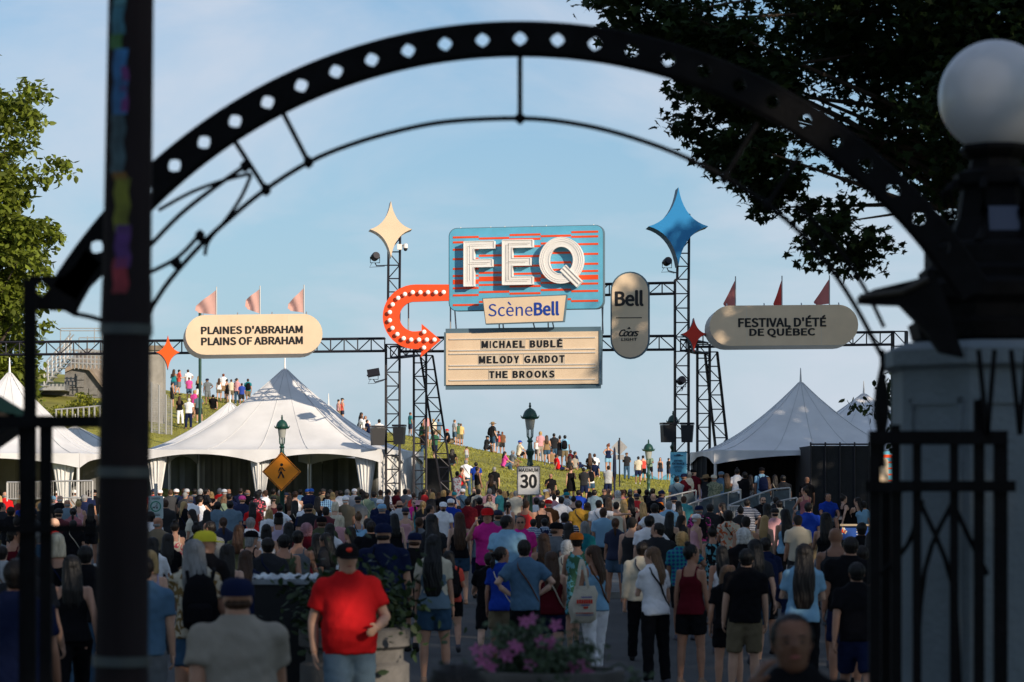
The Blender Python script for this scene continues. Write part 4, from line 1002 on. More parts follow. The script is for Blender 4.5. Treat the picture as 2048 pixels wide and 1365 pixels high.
bars('spoke', [[(1040, 106), (1040, 237)], [(562, 218), (617, 325)], [(464, 274), (532, 380)], [(1515, 246), (1450, 355)], [(1600, 310), (1535, 410)]], .0115)
bars('scroll', [smooth_poly([(490, 333), (440, 345), (370, 370), (300, 408)])], .009, .3)
bars('scroll', [smooth_poly([(490, 333), (430, 375), (360, 430), (300, 492)])], .011)
bars('scroll', [smooth_poly([(490, 335), (470, 380), (440, 425), (403, 470), (395, 500)])], .009, .3)
bars('scroll', [smooth_poly([(300, 545), (345, 522), (372, 500), (400, 468)])], .010)
bars('scroll', [smooth_poly([(1600, 400), (1680, 480), (1740, 570), (1780, 650)])], .010, .2)
for p in ((490, 333), (400, 472), (617, 325), (532, 380), (1450, 355), (1535, 410), (1040, 237), (352, 526)):
    b = MB(); b.lathe([(.004, -.028), (.022, -.012), (.022, .012), (.004, .028)], G(*p), 10); b.build('rosette', M_IRON, gate)
# right springing of the arch
b = MB(); plate([(1716, 594), (1745, 580), (1830, 560), (1862, 545), (1886, 590), (1905, 660), (1925, 715), (1880, 705), (1842, 655), (1800, 612), (1745, 610), (1718, 608)], -.05, .05, b)
b.build('springer_plate', M_IRON, gate)
b = MB(); b.tube([G(1716, 596, -.06), G(1800, 585, -.06), G(1852, 560, -.06)], [.012, .016, .014], 8); b.build('scroll', mat('worn bronze iron', (.035, .03, .024), .5, nscale=20, namt=.5), gate, smooth=True)
bars('spear', [[(1765, 700), (1765, 880)]], .012)
b = MB(); b.lathe([(.004, .17), (.03, .05), (.037, -.05), (.02, -.17), (.014, -.3)], G(1763, 800), 8); b.build('spear_tip', M_IRON, gate, smooth=True)
def iron_fence(label, posts, rails, cat='fence', extra=None, name='iron_fence', dd=GD-.15):
    t = thing(name, label, cat, (P(posts[0][0], 900, dd).x, dd, gz0)); s_ = F/dd
    for (px0, px1, py, tip) in posts:
        A = P((px0+px1)/2, py, dd); w_ = (px1-px0)/s_
        b = MB(); b.box((A.x, dd, (A.z+gz0)/2), (w_, w_*.8, A.z-gz0)); b.build('upright', M_IRON, t)
        if tip: b = MB(); b.lathe([(w_*.35, 0), (w_*.7, .05), (w_*.4, .14), (.004, .3)], A, 8); b.build('spear_tip', M_IRON, t, smooth=True)
    for (x0, x1, y0, y1) in rails:
        A = P(x0, y0, dd-.02); B = P(x1, y1, dd-.02); b = MB(); b.box(((A.x+B.x)/2, dd-.02, (A.z+B.z)/2), (B.x-A.x, .05, abs(A.z-B.z))); b.build('rail', M_IRON, t)
    if extra: extra(t)
    return t
iron_fence('black iron fence of thin uprights at the left edge of the view', [(48, 72, 560, False), (38, 54, 850, False), (80, 104, 852, False), (-20, -4, 850, False), (-60, -44, 850, False)], [(-70, 205, 832, 856), (-70, 205, 1050, 1066)])
def left_ext(t): pass
b = MB(); an = thing('awning_corner', 'dark slanted canopy corner with a green top edge at the left edge', 'canopy', P(-20, 880, 14.5))
q = [P(-60, 770, 14.5), P(46, 835, 14.5), P(46, 838, 14.5), P(-60, 912, 14.5)]
b.add(q+[v+Vector((0, .5, 0)) for v in q], [(0, 1, 2, 3), (7, 6, 5, 4), (0, 4, 5, 1), (1, 5, 6, 2), (2, 6, 7, 3), (3, 7, 4, 0)]); b.build('dark_panel', M_BLACK, an)
b = MB(); b.bar(P(-60, 778, 14.4), P(44, 832, 14.4), .02, .06); b.build('green_trim', mat('dull green canvas', (.06, .14, .10), .7), an)
b = MB(); b.bar(P(-60, 830, 14.4), P(30, 838, 14.4), .02, .05); b.build('tan_trim', mat('tan canvas', (.28, .16, .09), .7), an)
def gate_x(t):
    s_ = F/(GD-.15)
    for pts in ([(1838, 1000), (1905, 1170), (1920, 1420)], [(1908, 1000), (1850, 1140), (1828, 1420)], [(1760, 1150), (1815, 1090), (1845, 1000)], [(1908, 1010), (1940, 1080), (1975, 1150)]):
        b = MB(); b.tube([P(x, y, GD-.13) for x, y in smooth_poly(pts)], .012, 6); b.build('scroll', M_IRON, t, smooth=True)
    for px in (1975, 2040): 
        b = MB(); b.bar(P(px-18, 700, GD-.2), P(px, 870, GD-.2), .02); b.bar(P(px+14, 700, GD-.2), P(px, 870, GD-.2), .02); b.build('brace', M_IRON, t)
iron_fence('black iron gate leaf standing open in front of the pale pillar', [(1738, 1760, 870, False), (1782, 1800, 850, False), (1826, 1842, 872, False), (1900, 1916, 872, False), (1948, 1968, 800, False), (1988, 2014, 862, False)],
           [(1738, 2014, 862, 890), (1728, 2030, 962, 984)], 'gate', gate_x, 'iron_gate')
b = MB(); dk = thing('gate_post', 'wide black iron post just left of the pale pillar, behind the gate leaf', 'post', (P(1795, 1200, 12.75).x, 12.75, gz0))
A = P(1765, 985, 12.75); B = P(1797, 1365, 12.75); b.box(((A.x+B.x)/2, 12.75, (A.z+gz0)/2), (B.x-A.x+.02, .08, A.z-gz0)); b.build('shaft', M_IRON, dk)
b = MB(); b.box(((A.x+B.x)/2, 12.75, A.z+.02), (B.x-A.x+.05, .11, .04)); b.build('cap', M_IRON, dk)
# pillar
M_PILLAR = mat('pale painted stone', (.19, .235, .27), .75, nscale=3, namt=.12, bump=.5, bscale=30)
PDD = 13.35; SP = F/PDD; pc = P(1990, 0, PDD).x
pil = thing('stone_pillar', 'pale octagonal stone gate pillar at the right edge under the globe lamp', 'pillar', (pc, PDD, gz0))
pz = lambda py: CZ+(975-py)/SP-gz0
ph = R(22.5); rr = 200/SP/math.cos(ph)*.98
b = MB(); b.lathe([(rr*1.12, -.1), (rr*1.12, .25), (rr, .32), (rr, pz(742))], n=8, ph=ph); b.build('shaft', M_PILLAR, pil, local=True)
b = MB()
for k in (5, 6, 4, 7):
    a0 = ph+k*math.pi/4; a1 = a0+math.pi/4
    A = Vector((math.cos(a0), math.sin(a0), 0))*rr*1.003; B = Vector((math.cos(a1), math.sin(a1), 0))*rr*1.003
    for f0, f1, z0, z1 in ((.12, .17, .5, pz(800)), (.83, .88, .5, pz(800)), (.12, .88, pz(800)-.03, pz(800)), (.12, .88, .5, .53)):
        a_ = A.lerp(B, f0); c_ = A.lerp(B, f1); n_ = ((A+B)/2).normalized()*.012
        b.add([a_+Vector((0, 0, z0)), c_+Vector((0, 0, z0)), c_+Vector((0, 0, z1)), a_+Vector((0, 0, z1)), a_+n_+Vector((0, 0, z0)), c_+n_+Vector((0, 0, z0)), c_+n_+Vector((0, 0, z1)), a_+n_+Vector((0, 0, z1))],
              [(4, 5, 6, 7), (0, 1, 5, 4), (1, 2, 6, 5), (2, 3, 7, 6), (3, 0, 4, 7)])
b.build('panel_moulding', M_PILLAR, pil, local=True)
b = MB(); b.lathe([(rr*1.01, pz(745)), (rr*1.1, pz(735)), (rr*1.1, pz(705)), (rr*.95, pz(690)), (rr*.6, pz(684))], n=8, ph=ph); b.build('cap_stone', M_PILLAR, pil, local=True)
lt = thing('globe_lamp', 'black iron pillar lamp with a large white glass globe at the top right', 'lamp', (pc, PDD, gz0+pz(688)))
z0 = pz(688); lz_ = lambda py: pz(py)-z0
b = MB(); b.lathe([(.33, lz_(690)), (.40, lz_(680)), (.42, lz_(650)), (.385, lz_(640)), (.385, lz_(615)), (.43, lz_(600)), (.435, lz_(575)), (.36, lz_(560)), (.37, lz_(545)), (.34, lz_(535)), (.34, lz_(500)), (.33, lz_(492)), (.22, lz_(482))], n=8, ph=ph); b.build('stepped_base', M_IRON, lt, local=True)
b = MB(); b.lathe([(.24, lz_(492)), (.235, lz_(480)), (.19, lz_(440)), (.165, lz_(380)), (.2, lz_(372)), (.2, lz_(350)), (.13, lz_(338)), (.12, lz_(320)), (.15, lz_(312)), (.17, lz_(302)), (.16, lz_(292))], n=8, ph=ph); b.build('pedestal', M_IRON, lt, local=True)
M_REFL = mat('polished grey metal', (.07, .075, .10), .3, .6)
b = MB(); b.box((.02, -.185, lz_(445)), (.16, .012, .12), M=Matrix.Rotation(R(-14), 3, 'X')); b.build('name_plate', M_REFL, lt, local=True)
for a in range(8):
    th = ph+a*math.pi/4; p = [(r_*math.cos(th), r_*math.sin(th), lz_(y)) for r_, y in ((.33, 495), (.245, 470), (.225, 430), (.25, 385), (.21, 365))]
    b = MB(); b.tube(p, [.022, .018, .016, .02, .014], 7); b.build('scroll_bracket', M_IRON, lt, smooth=True, local=True)
M_GLOBE = mat('opal glass', (.78, .80, .84), .3, trans=.25, nscale=2, namt=.06, spec=.5, coat=.2)
b = MB(); rg_ = 112/SP; zc_ = lz_(193)
b.lathe([(max(.002, rg_*math.sin(t)), zc_-rg_*math.cos(t)) for t in np.linspace(.42, math.pi-.01, 28)], n=40); b.build('glass_globe', M_GLOBE, lt, smooth=True, local=True)
# foreground pole
PD = 10.2; s_ = F/PD
pt = P(262, 0, PD); pb = P(242, 1365, PD); dirv = (pb-pt); gzz = zbase(PD)
bot = pb+dirv*((gzz-pb.z)/dirv.z); topp = pt-dirv*.25
fp = thing('utility_pole', 'dark brown pole wrapped with faded coloured stickers in the left foreground', 'pole', bot)
M_POLE = mat('dark weathered wood', (.018, .013, .015), .8, spec=.2, nscale=5, namt=.45, bump=.6, bscale=25, stretch=(1, 1, .12))
b = MB(); b.tube([bot, topp], [.108, .078], 20); b.build('shaft', M_POLE, fp, smooth=True)
def at(py, off=0): f = (py)/1365; return pt.lerp(pb, f)
for py in (945, 1322, 660):
    c = at(py); r_ = .078+.03*(py+340)/2500
    b = MB(); b.tube([c-dirv.normalized()*-.018, c-dirv.normalized()*.018], r_+.006, 20); b.build('metal_band', mat('dull zinc', (.06, .075, .08), .5, .3), fp, smooth=True)
b = MB(); b.tube([at(560), at(660)], [.09, .094], 16); b.build('conduit_clamp', M_POLE, fp, smooth=True)
stk = [((20, 75), (-.5), (.03, .12, .17)), ((75, 105), -.55, (.03, .10, .03)), ((105, 235), -.35, (.02, .10, .24)), ((140, 230), .02, (.09, .02, .11)), ((235, 350), -.4, (.03, .06, .075)), ((350, 365), -.3, (.12, .06, .01)), ((362, 470), -.18, (.10, .11, .01)), ((455, 540), -.12, (.05, .015, .10)), ((520, 590), -.2, (.16, .015, .025)), ((0, 18), -.4, (.05, .15, .18))]
for k, ((y0, y1), a0, c) in enumerate(stk):
    vs = []; n = 8; ax0 = -math.pi/2+a0-.25; wd = .62 if k != 3 else .3
    for y in np.linspace(y0, y1, 5):
        cc_ = at(float(y)); r_ = .0815+.03*(y+340)/2500
        for i in range(n+1):
            t = ax0+wd*i/n+.06*math.sin(y*.11+k); vs.append(cc_+Vector((math.cos(t)*r_, math.sin(t)*r_, 0)))
    bb = MB(); bb.add(vs, [(j*(n+1)+i, j*(n+1)+i+1, (j+1)*(n+1)+i+1, (j+1)*(n+1)+i) for j in range(4) for i in range(n)])
    bb.build('sticker', mat('sticker %d' % k, tuple(min(.8, v*1.6) for v in c), .5, nscale=14, namt=.4), fp, smooth=True)

# ------------------------------------------------------------------ planters, bin, flowers
M_CONC = mat('dark concrete', (.12, .115, .11), .85, nscale=5, namt=.25, bump=.5, bscale=30)
M_LEAFD = mat('dark bedding leaf', (.025, .05, .015), .6, island=.5, trans=.2)
pl_ = thing('concrete_planter', 'round tiered concrete planter full of dark plants behind the man in the red t-shirt', 'planter', (P(690, 0, 23).x, 24.4, zbase(24.4)))
b = MB()
b.lathe([(.45, 0), (.45, .28), (.40, .30), (.40, .45), (.47, .47), (.47, .72), (.42, .75), (.42, .85), (.48, .88), (.48, 1.02), (.42, 1.04), (.40, .95)], n=28, cap=False); b.build('tub', M_CONC, pl_, smooth=True, local=True)
b = MB(); b.lathe([(.41, .93), (.2, .97), (.01, .98)], n=16); b.build('soil', mat('soil', (.03, .022, .016), .95), pl_, local=True)
pts = RNG.normal(size=(1500, 3))*np.array([.26, .26, .18])+np.array([0, 0, 1.22])
o = inst('foliage', leaf_mesh('foliage', pts, RNG.uniform(.05, .11, len(pts)), LEAF_OVAL, M_LEAFD), pl_); o.location = (0, 0, 0); tag(o, kind='stuff')
bn = thing('black_bin', 'large black bin with a grey plastic covered rim, left of the man in red', 'bin', (P(571, 0, 25).x, 25.2, zbase(25.2)))
sB = F/25.2; w_ = 128/sB; zt = P(0, 1150, 25.2).z-zbase(25.2)
b = MB(); b.box((0, 0, zt/2), (w_*.94, .6, zt-.06)); b.build('body', M_BLACK, bn, local=True)
M_PLAST = mat('crumpled grey plastic', (.22, .25, .28), .3, nscale=8, namt=.4, bump=1, bscale=14)
b = MB()
N = 24; vs = []
for i in range(N+1):
    for j in range(5): vs.append((-w_/2+w_*i/N, -.32+.64*j/4, zt+.012*math.sin(i*1.9+j)+.01*math.sin(i*.7+j*2)+(0 if j not in (0, 4) else -.03)))
b.add(vs, [(i*5+j, (i+1)*5+j, (i+1)*5+j+1, i*5+j+1) for i in range(N) for j in range(4)])
b.add([(-w_/2, -.325, zt-.03), (w_/2, -.325, zt-.03), (w_/2, -.325, zt-.075), (-w_/2, -.325, zt-.075)], [(0, 3, 2, 1)]); b.build('plastic_cover', M_PLAST, bn, smooth=True, local=True)
fl = thing('flower_planter', 'tall stone urn overflowing with pink flowers and leaves at bottom centre', 'planter', (P(1090, 0, 14).x, 14.2, zbase(14.2)))
zt = 1.42
b = MB(); b.lathe([(.3, 0), (.3, .12), (.16, .2), (.12, .7), (.16, 1.0), (.34, 1.2), (.40, 1.36), (.40, zt), (.35, zt), (.33, 1.33)], n=26, cap=False); b.build('urn', M_CONC, fl, smooth=True, local=True)
b = MB(); b.lathe([(.35, 1.34), (.01, 1.37)], n=14); b.build('soil', MATS['soil'], fl, local=True)
cl = RNG.normal(size=(70, 3))*np.array([.19, .18, .09])+np.array([0, 0, zt+.06]); cl[:, 2] -= .4*np.abs(cl[:, 0])**1.3
pts = (cl[:, None, :]+RNG.normal(size=(70, 26, 3))*.035).reshape(-1, 3)
o = inst('foliage', leaf_mesh('foliage', pts, RNG.uniform(.025, .055, len(pts)), LEAF_OVAL, mat('silvery leaf', (.07, .11, .06), .6, island=.4, trans=.25)), fl); o.location = (0, 0, 0); tag(o, kind='stuff')
b = MB()
for c in cl[:40]: b.tube([(c[0]*.3, c[1]*.3, zt-.08), (c[0]*.8, c[1]*.8, (zt+c[2])/2+.05), tuple(c)], .004, 4)
o = b.build('stem', M_LEAFD, fl, local=True); tag(o, kind='stuff')
M_PETAL = mat('pink petal', (.55, .17, .38), .6, trans=.3, nscale=30, namt=.2)
pm = MB()
for k in range(5):
    t = 2*math.pi*k/5; pm.add([(0, 0, 0), (.02*math.cos(t-.5), .02*math.sin(t-.5), .008), (.036*math.cos(t), .036*math.sin(t), .004), (.02*math.cos(t+.5), .02*math.sin(t+.5), .008)], [(0, 1, 2, 3)])
pm = pm.mesh('flower', M_PETAL, False)
for (px, py) in ((953, 1301), (976, 1300), (985, 1305), (1065, 1240), (1112, 1252), (1047, 1246), (1103, 1286), (1035, 1298), (1018, 1316), (963, 1322), (977, 1335), (986, 1338), (1165, 1329), (1175, 1345), (1170, 1350), (1105, 1291), (1080, 1285), (1028, 1292), (1010, 1310), (1120, 1310), (1140, 1335), (1060, 1330)):
    p = P(px, py, 14.0); o = inst('flower', pm, fl, p, (R(70+random.uniform(-25, 25)), random.uniform(-.5, .5), random.uniform(-.6, .6)), (1.15,)*3)

# ------------------------------------------------------------------ people
PAL = dict(white=(.82, .82, .85), cream=(.62, .56, .44), beige=(.42, .38, .32), black=(.008, .008, .01), charcoal=(.03, .032, .038), grey=(.17, .19, .21), lightgrey=(.40, .42, .45),
           navy=(.01, .016, .05), blue=(.02, .10, .42), royal=(.012, .045, .33), lightblue=(.22, .42, .60), steel=(.10, .20, .32), slate=(.16, .24, .31), teal=(.02, .20, .24), green=(.04, .12, .07),
           sage=(.22, .30, .22), olive=(.07, .08, .045), red=(.60, .015, .018), maroon=(.10, .008, .015), coral=(.60, .08, .06), pink=(.62, .07, .30), magenta=(.60, .03, .28), palepink=(.58, .30, .33), salmon=(.42, .15, .17),
           lilac=(.42, .36, .48), yellow=(.62, .45, .04), mustard=(.48, .27, .04), paleyellow=(.62, .48, .20), orange=(.60, .16, .02), brown=(.14, .06, .025), tan=(.32, .21, .11), khaki=(.20, .16, .10), camo=(.22, .24, .17), denim=(.05, .11, .19), palejeans=(.25, .33, .42), neon=(.75, .65, .05))
for k_ in ('grey', 'slate', 'steel', 'beige', 'denim', 'khaki', 'sage', 'salmon', 'charcoal', 'tan'): PAL[k_] = tuple(v*.8 for v in PAL[k_])
HAIRC = dict(dark=(.010, .007, .006), black=(.004, .004, .005), brown=(.05, .022, .010), lightbrown=(.13, .07, .035), blond=(.42, .27, .11), whiteblond=(.62, .54, .40), grey=(.22, .22, .22), white=(.55, .55, .54), red=(.16, .04, .015), pinkgrey=(.35, .17, .20))
SKINS = [(.50, .27, .18), (.56, .33, .23), (.44, .23, .15), (.38, .19, .12), (.60, .37, .27), (.24, .12, .075), (.12, .06, .04)]
M_SKIN = mat('skin', (.5, .3, .2), .5, objcol=True, nscale=14, namt=.06, bump=.08, bscale=80, spec=.35)
M_CLOTH = mat('plain cloth', (.5, .5, .5), .85, objcol=True, nscale=6, namt=.08, bump=.5, bscale=11, spec=.06)
M_HAIR = mat('hair', (.1, .1, .1), .5, objcol=True, nscale=30, namt=.35, bump=.6, bscale=45, stretch=(1, 1, .15), spec=.35)
M_EYE = mat('eye dark', (.02, .015, .012), .3); M_LIP = mat('lip', (.34, .10, .09), .5)
def pattern(name, kind, c2):
    m = bpy.data.materials.new(name); m.use_nodes = True; n = m.node_tree; b = n.nodes['Principled BSDF']; b.inputs['Roughness'].default_value = .85; b.inputs['Specular IOR Level'].default_value = .15
    oi = n.nodes.new('ShaderNodeObjectInfo'); t = n.nodes.new('ShaderNodeTexCoord'); mix = n.nodes.new('ShaderNodeMix'); mix.data_type = 'RGBA'
    n.links.new(oi.outputs['Color'], mix.inputs[6]); mix.inputs[7].default_value = (*c2, 1); n.links.new(mix.outputs[2], b.inputs['Base Color'])
    ra = n.nodes.new('ShaderNodeValToRGB'); ra.color_ramp.interpolation = 'CONSTANT'
    if kind == 'stripe':
        w = n.nodes.new('ShaderNodeTexWave'); w.bands_direction = 'Z'; w.inputs['Scale'].default_value = 7; n.links.new(t.outputs['Object'], w.inputs[0]); n.links.new(w.outputs['Fac'], ra.inputs[0]); ra.color_ramp.elements[1].position = .62
    elif kind == 'plaid':
        w = n.nodes.new('ShaderNodeTexWave'); w.bands_direction = 'Z'; w.inputs['Scale'].default_value = 5; w2 = n.nodes.new('ShaderNodeTexWave'); w2.bands_direction = 'X'; w2.inputs['Scale'].default_value = 5
        n.links.new(t.outputs['Object'], w.inputs[0]); n.links.new(t.outputs['Object'], w2.inputs[0]); mm = n.nodes.new('ShaderNodeMath'); mm.operation = 'MULTIPLY_ADD'; mm.inputs[1].default_value = .5
        n.links.new(w.outputs['Fac'], mm.inputs[0]); m2 = n.nodes.new('ShaderNodeMath'); m2.operation = 'MULTIPLY'; m2.inputs[1].default_value = .5; n.links.new(w2.outputs['Fac'], m2.inputs[0]); n.links.new(m2.outputs[0], mm.inputs[2]); n.links.new(mm.outputs[0], ra.inputs[0]); ra.color_ramp.elements[1].position = .55
    else:
        v = n.nodes.new('ShaderNodeTexNoise'); v.inputs['Scale'].default_value = 9 if kind == 'floral' else 16; v.inputs['Detail'].default_value = 2; v.inputs['Distortion'].default_value = 1.5
        n.links.new(t.outputs['Object'], v.inputs[0]); n.links.new(v.outputs[0], ra.inputs[0]); ra.color_ramp.elements[1].position = .53
    n.links.new(ra.outputs[0], mix.inputs[0]); MATS[name] = m; return m
PATS = dict(plain=M_CLOTH, stripe=pattern('striped cloth', 'stripe', (.5, .52, .58)), darkstripe=pattern('dark striped cloth', 'stripe', (.02, .02, .04)), plaid=pattern('plaid cloth', 'plaid', (.02, .05, .18)),
            floral=pattern('floral cloth', 'floral', (.55, .10, .14)), bluefloral=pattern('blue floral cloth', 'floral', (.12, .35, .42)), orangefloral=pattern('orange floral cloth', 'floral', (.62, .14, .05)), tiedye=pattern('tie dye cloth', 'floral', (.60, .06, .32)), camo=pattern('camouflage cloth', 'camo', (.10, .13, .09)), ochre=pattern('ochre print cloth', 'floral', (.22, .14, .05)), speck=pattern('speckled cloth', 'camo', (.25, .25, .27)))
BUILDS = {
 'm': dict(rings=[(.82, .10, .09, 0), (.90, .165, .115, -.005), (.97, .168, .118, -.005), (1.06, .152, .108, 0), (1.16, .158, .112, 0), (1.28, .178, .12, 0), (1.37, .185, .11, -.005), (1.425, .155, .092, -.005), (1.46, .10, .07, -.005), (1.49, .066, .064, 0), (1.55, .056, .062, .01)], sw=.185, ar=1.0, lr=1.0, hip=.088),
 'f': dict(rings=[(.82, .10, .09, 0), (.90, .172, .125, -.01), (.97, .165, .122, -.008), (1.06, .132, .10, 0), (1.14, .128, .095, 0), (1.25, .15, .122, .012), (1.34, .155, .105, .0), (1.41, .135, .08, -.005), (1.45, .085, .06, -.005), (1.485, .054, .054, 0), (1.55, .048, .056, .01)], sw=.158, ar=.84, lr=1.0, hip=.09),
 'h': dict(rings=[(.82, .12, .11, 0), (.90, .20, .15, 0), (.98, .215, .18, .02), (1.08, .215, .19, .04), (1.18, .205, .175, .03), (1.28, .205, .15, .01), (1.37, .205, .125, 0), (1.425, .17, .10, -.005), (1.465, .11, .08, -.005), (1.49, .078, .074, 0), (1.55, .068, .072, .01)], sw=.205, ar=1.22, lr=1.2, hip=.095)}
POSES = {
 'walk1': dict(legs=((20, 6, 2), (-16, 22, 2)), arms=((-16, 9, 12), (20, 9, 25)), lean=3),
 'walk2': dict(legs=((-16, 22, 2), (20, 6, 2)), arms=((20, 9, 25), (-16, 9, 12)), lean=3),
 'stand': dict(legs=((2, 2, 5), (-2, 2, 5)), arms=((2, 9, 10), (-2, 9, 14)), lean=0),
 'lean': dict(legs=((4, 8, 3), (-3, 0, 7)), arms=((5, 12, 20), (22, 8, (-.35, .85, .1))), lean=2),
 'hips': dict(legs=((3, 3, 6), (-3, 3, 6)), arms=((-18, 42, (-.72, .25, -.5)), (-18, 42, (-.72, .25, -.5))), lean=0),
 'phone': dict(legs=((2, 2, 4), (-2, 2, 5)), arms=((60, 25, (-.45, .35, .85)), (8, 9, 15)), lean=0),
 'fold': dict(legs=((2, 3, 4), (0, 2, 5)), arms=((12, 14, (-.75, .55, .1)), (12, 14, (-.75, .55, .2))), lean=0),
 'reach': dict(legs=((8, 4, 3), (-8, 10, 3)), arms=((55, 18, (-.1, .9, .1)), (10, 10, 30)), lean=4),
 'side': dict(legs=((2, 2, 4), (-2, 2, 4)), arms=((0, 82, (1, .0, .05)), (5, 10, 15)), lean=0),
 'bag': dict(legs=((14, 4, 2), (-12, 18, 2)), arms=((15, 12, (-.2, .65, .6)), (-5, 14, (-.1, .75, -.35))), lean=3),
 'walk3': dict(legs=((26, 10, 1), (-20, 30, 3)), arms=((-24, 12, 20), (30, 10, 45)), lean=5),
 'walk4': dict(legs=((-8, 30, 3), (10, 3, 2)), arms=((10, 14, (-.3, .8, .25)), (-14, 9, 18)), lean=2),
 'talk': dict(legs=((5, 10, 7), (-2, 0, 4)), arms=((22, 16, (-.3, .7, .55)), (-6, 12, 20)), lean=-1),
 'hipone': dict(legs=((6, 14, 8), (0, 0, 2)), arms=((-20, 40, (-.72, .25, -.5)), (4, 8, 12)), lean=0),
 'redman': dict(legs=((14, 5, 5), (-10, 14, 5)), arms=((-8, 20, (.0, .15, -.95)), (12, 24, (-.45, .80, -.22))), lean=-2),
 'sit': dict(legs=((118, 108, 6), (110, 92, 8)), arms=((42, 14, (-.15, .8, -.35)), (35, 14, (-.2, .8, -.3))), lean=8, sit=1),
 'sit2': dict(legs=((96, 20, 6), (122, 112, 8)), arms=((-32, 16, (.1, -.35, -.9)), (38, 14, (-.2, .8, -.3))), lean=-14, sit=1),
}
def skel(pose, bd):
    p = POSES[pose]; Bd = BUILDS[bd]; hz = .90; L_ = R(p['lean']); c, s = math.cos(L_), math.sin(L_)
    TT = lambda x, y, z: Vector((x, y*c+(z-.9)*s, hz+(z-.9)*c-y*s))
    sk = dict(T=TT, bd=bd); legs = []
    for side, (a, k, ab) in zip((1, -1), p['legs']):
        h = Vector((side*Bd['hip'], 0, hz-.03)); a_ = R(a); q = R(a-k); e = R(ab)
        kn = h+Vector((side*math.sin(e), math.sin(a_)*math.cos(e), -math.cos(a_)*math.cos(e)))*.40
        an = kn+Vector((side*math.sin(e)*.3, math.sin(q), -math.cos(q)))*.40
        legs.append((h, kn, an, q))
    arms = []
    for side, (a, ab, e) in zip((1, -1), p['arms']):
        sh = TT(side*(Bd['sw']-.005), -.005, 1.395); a_ = R(a); q = R(ab)
        u = Vector((side*math.sin(q), math.sin(a_)*math.cos(q), -math.cos(a_)*math.cos(q)))
        el = sh+u*.285
        if isinstance(e, tuple): f = Vector((side*e[0], e[1], e[2])).normalized()
        else: f = Vector((side*math.sin(q*.5), math.sin(a_+R(e)), -math.cos(a_+R(e)))).normalized()
        arms.append((sh, el, el+f*.245, f))
    sk['legs'] = legs; sk['arms'] = arms
    hb = TT(0, .0, 1.49); sk['head'] = hb+Vector((0, .02, .125)); sk['neck'] = hb
    low = min(an.z for _, _, an, _ in legs)-.075
    if p.get('sit'): low = hz-.13
    sk['drop'] = low
    return sk
def loft(b, rings, T_=None, n=16, off=0):
    vs = []
    for z, rx, ry, yo in rings:
        for k in range(n):
            t = 2*math.pi*k/n; ct, st_ = math.cos(t), math.sin(t)
            x = (rx+off)*math.copysign(abs(ct)**.85, ct); y = yo+(ry+off)*math.copysign(abs(st_)**.85, st_)
            vs.append(T_(x, y, z) if T_ else (x, y, z))
    N = len(rings); fs = [(i*n+k, i*n+(k+1) % n, (i+1)*n+(k+1) % n, (i+1)*n+k) for i in range(N-1) for k in range(n)]
    fs += [tuple(range(n-1, -1, -1)), tuple((N-1)*n+k for k in range(n))]
    b.add(vs, fs)
def limb(b, pts, rad, n=12):
    # add rounded ends
    p0, p1 = Vector(pts[0]), Vector(pts[1]); q0, q1 = Vector(pts[-1]), Vector(pts[-2])
    a = p0+(p0-p1).normalized()*rad[0]*.6; c = q0+(q0-q1).normalized()*rad[-1]*.6
    b.tube([a]+list(pts)+[c], [rad[0]*.5]+list(rad)+[rad[-1]*.5], n)
def ell(b, c, r, n=10, M=None):
    vs = []; c = Vector(c); rows = 8
    for i in range(rows+1):
        p = math.pi*i/rows; sp_ = max(.02, math.sin(p))
        for k in range(n):
            t = 2*math.pi*k/n; v = Vector((r[0]*sp_*math.cos(t), r[1]*sp_*math.sin(t), -r[2]*math.cos(p)))
            vs.append(c+(M @ v if M else v))
    fs = [(i*n+k, i*n+(k+1) % n, (i+1)*n+(k+1) % n, (i+1)*n+k) for i in range(rows) for k in range(n)]
    fs += [tuple(range(n-1, -1, -1)), tuple(rows*n+k for k in range(n))]
    b.add(vs, fs)
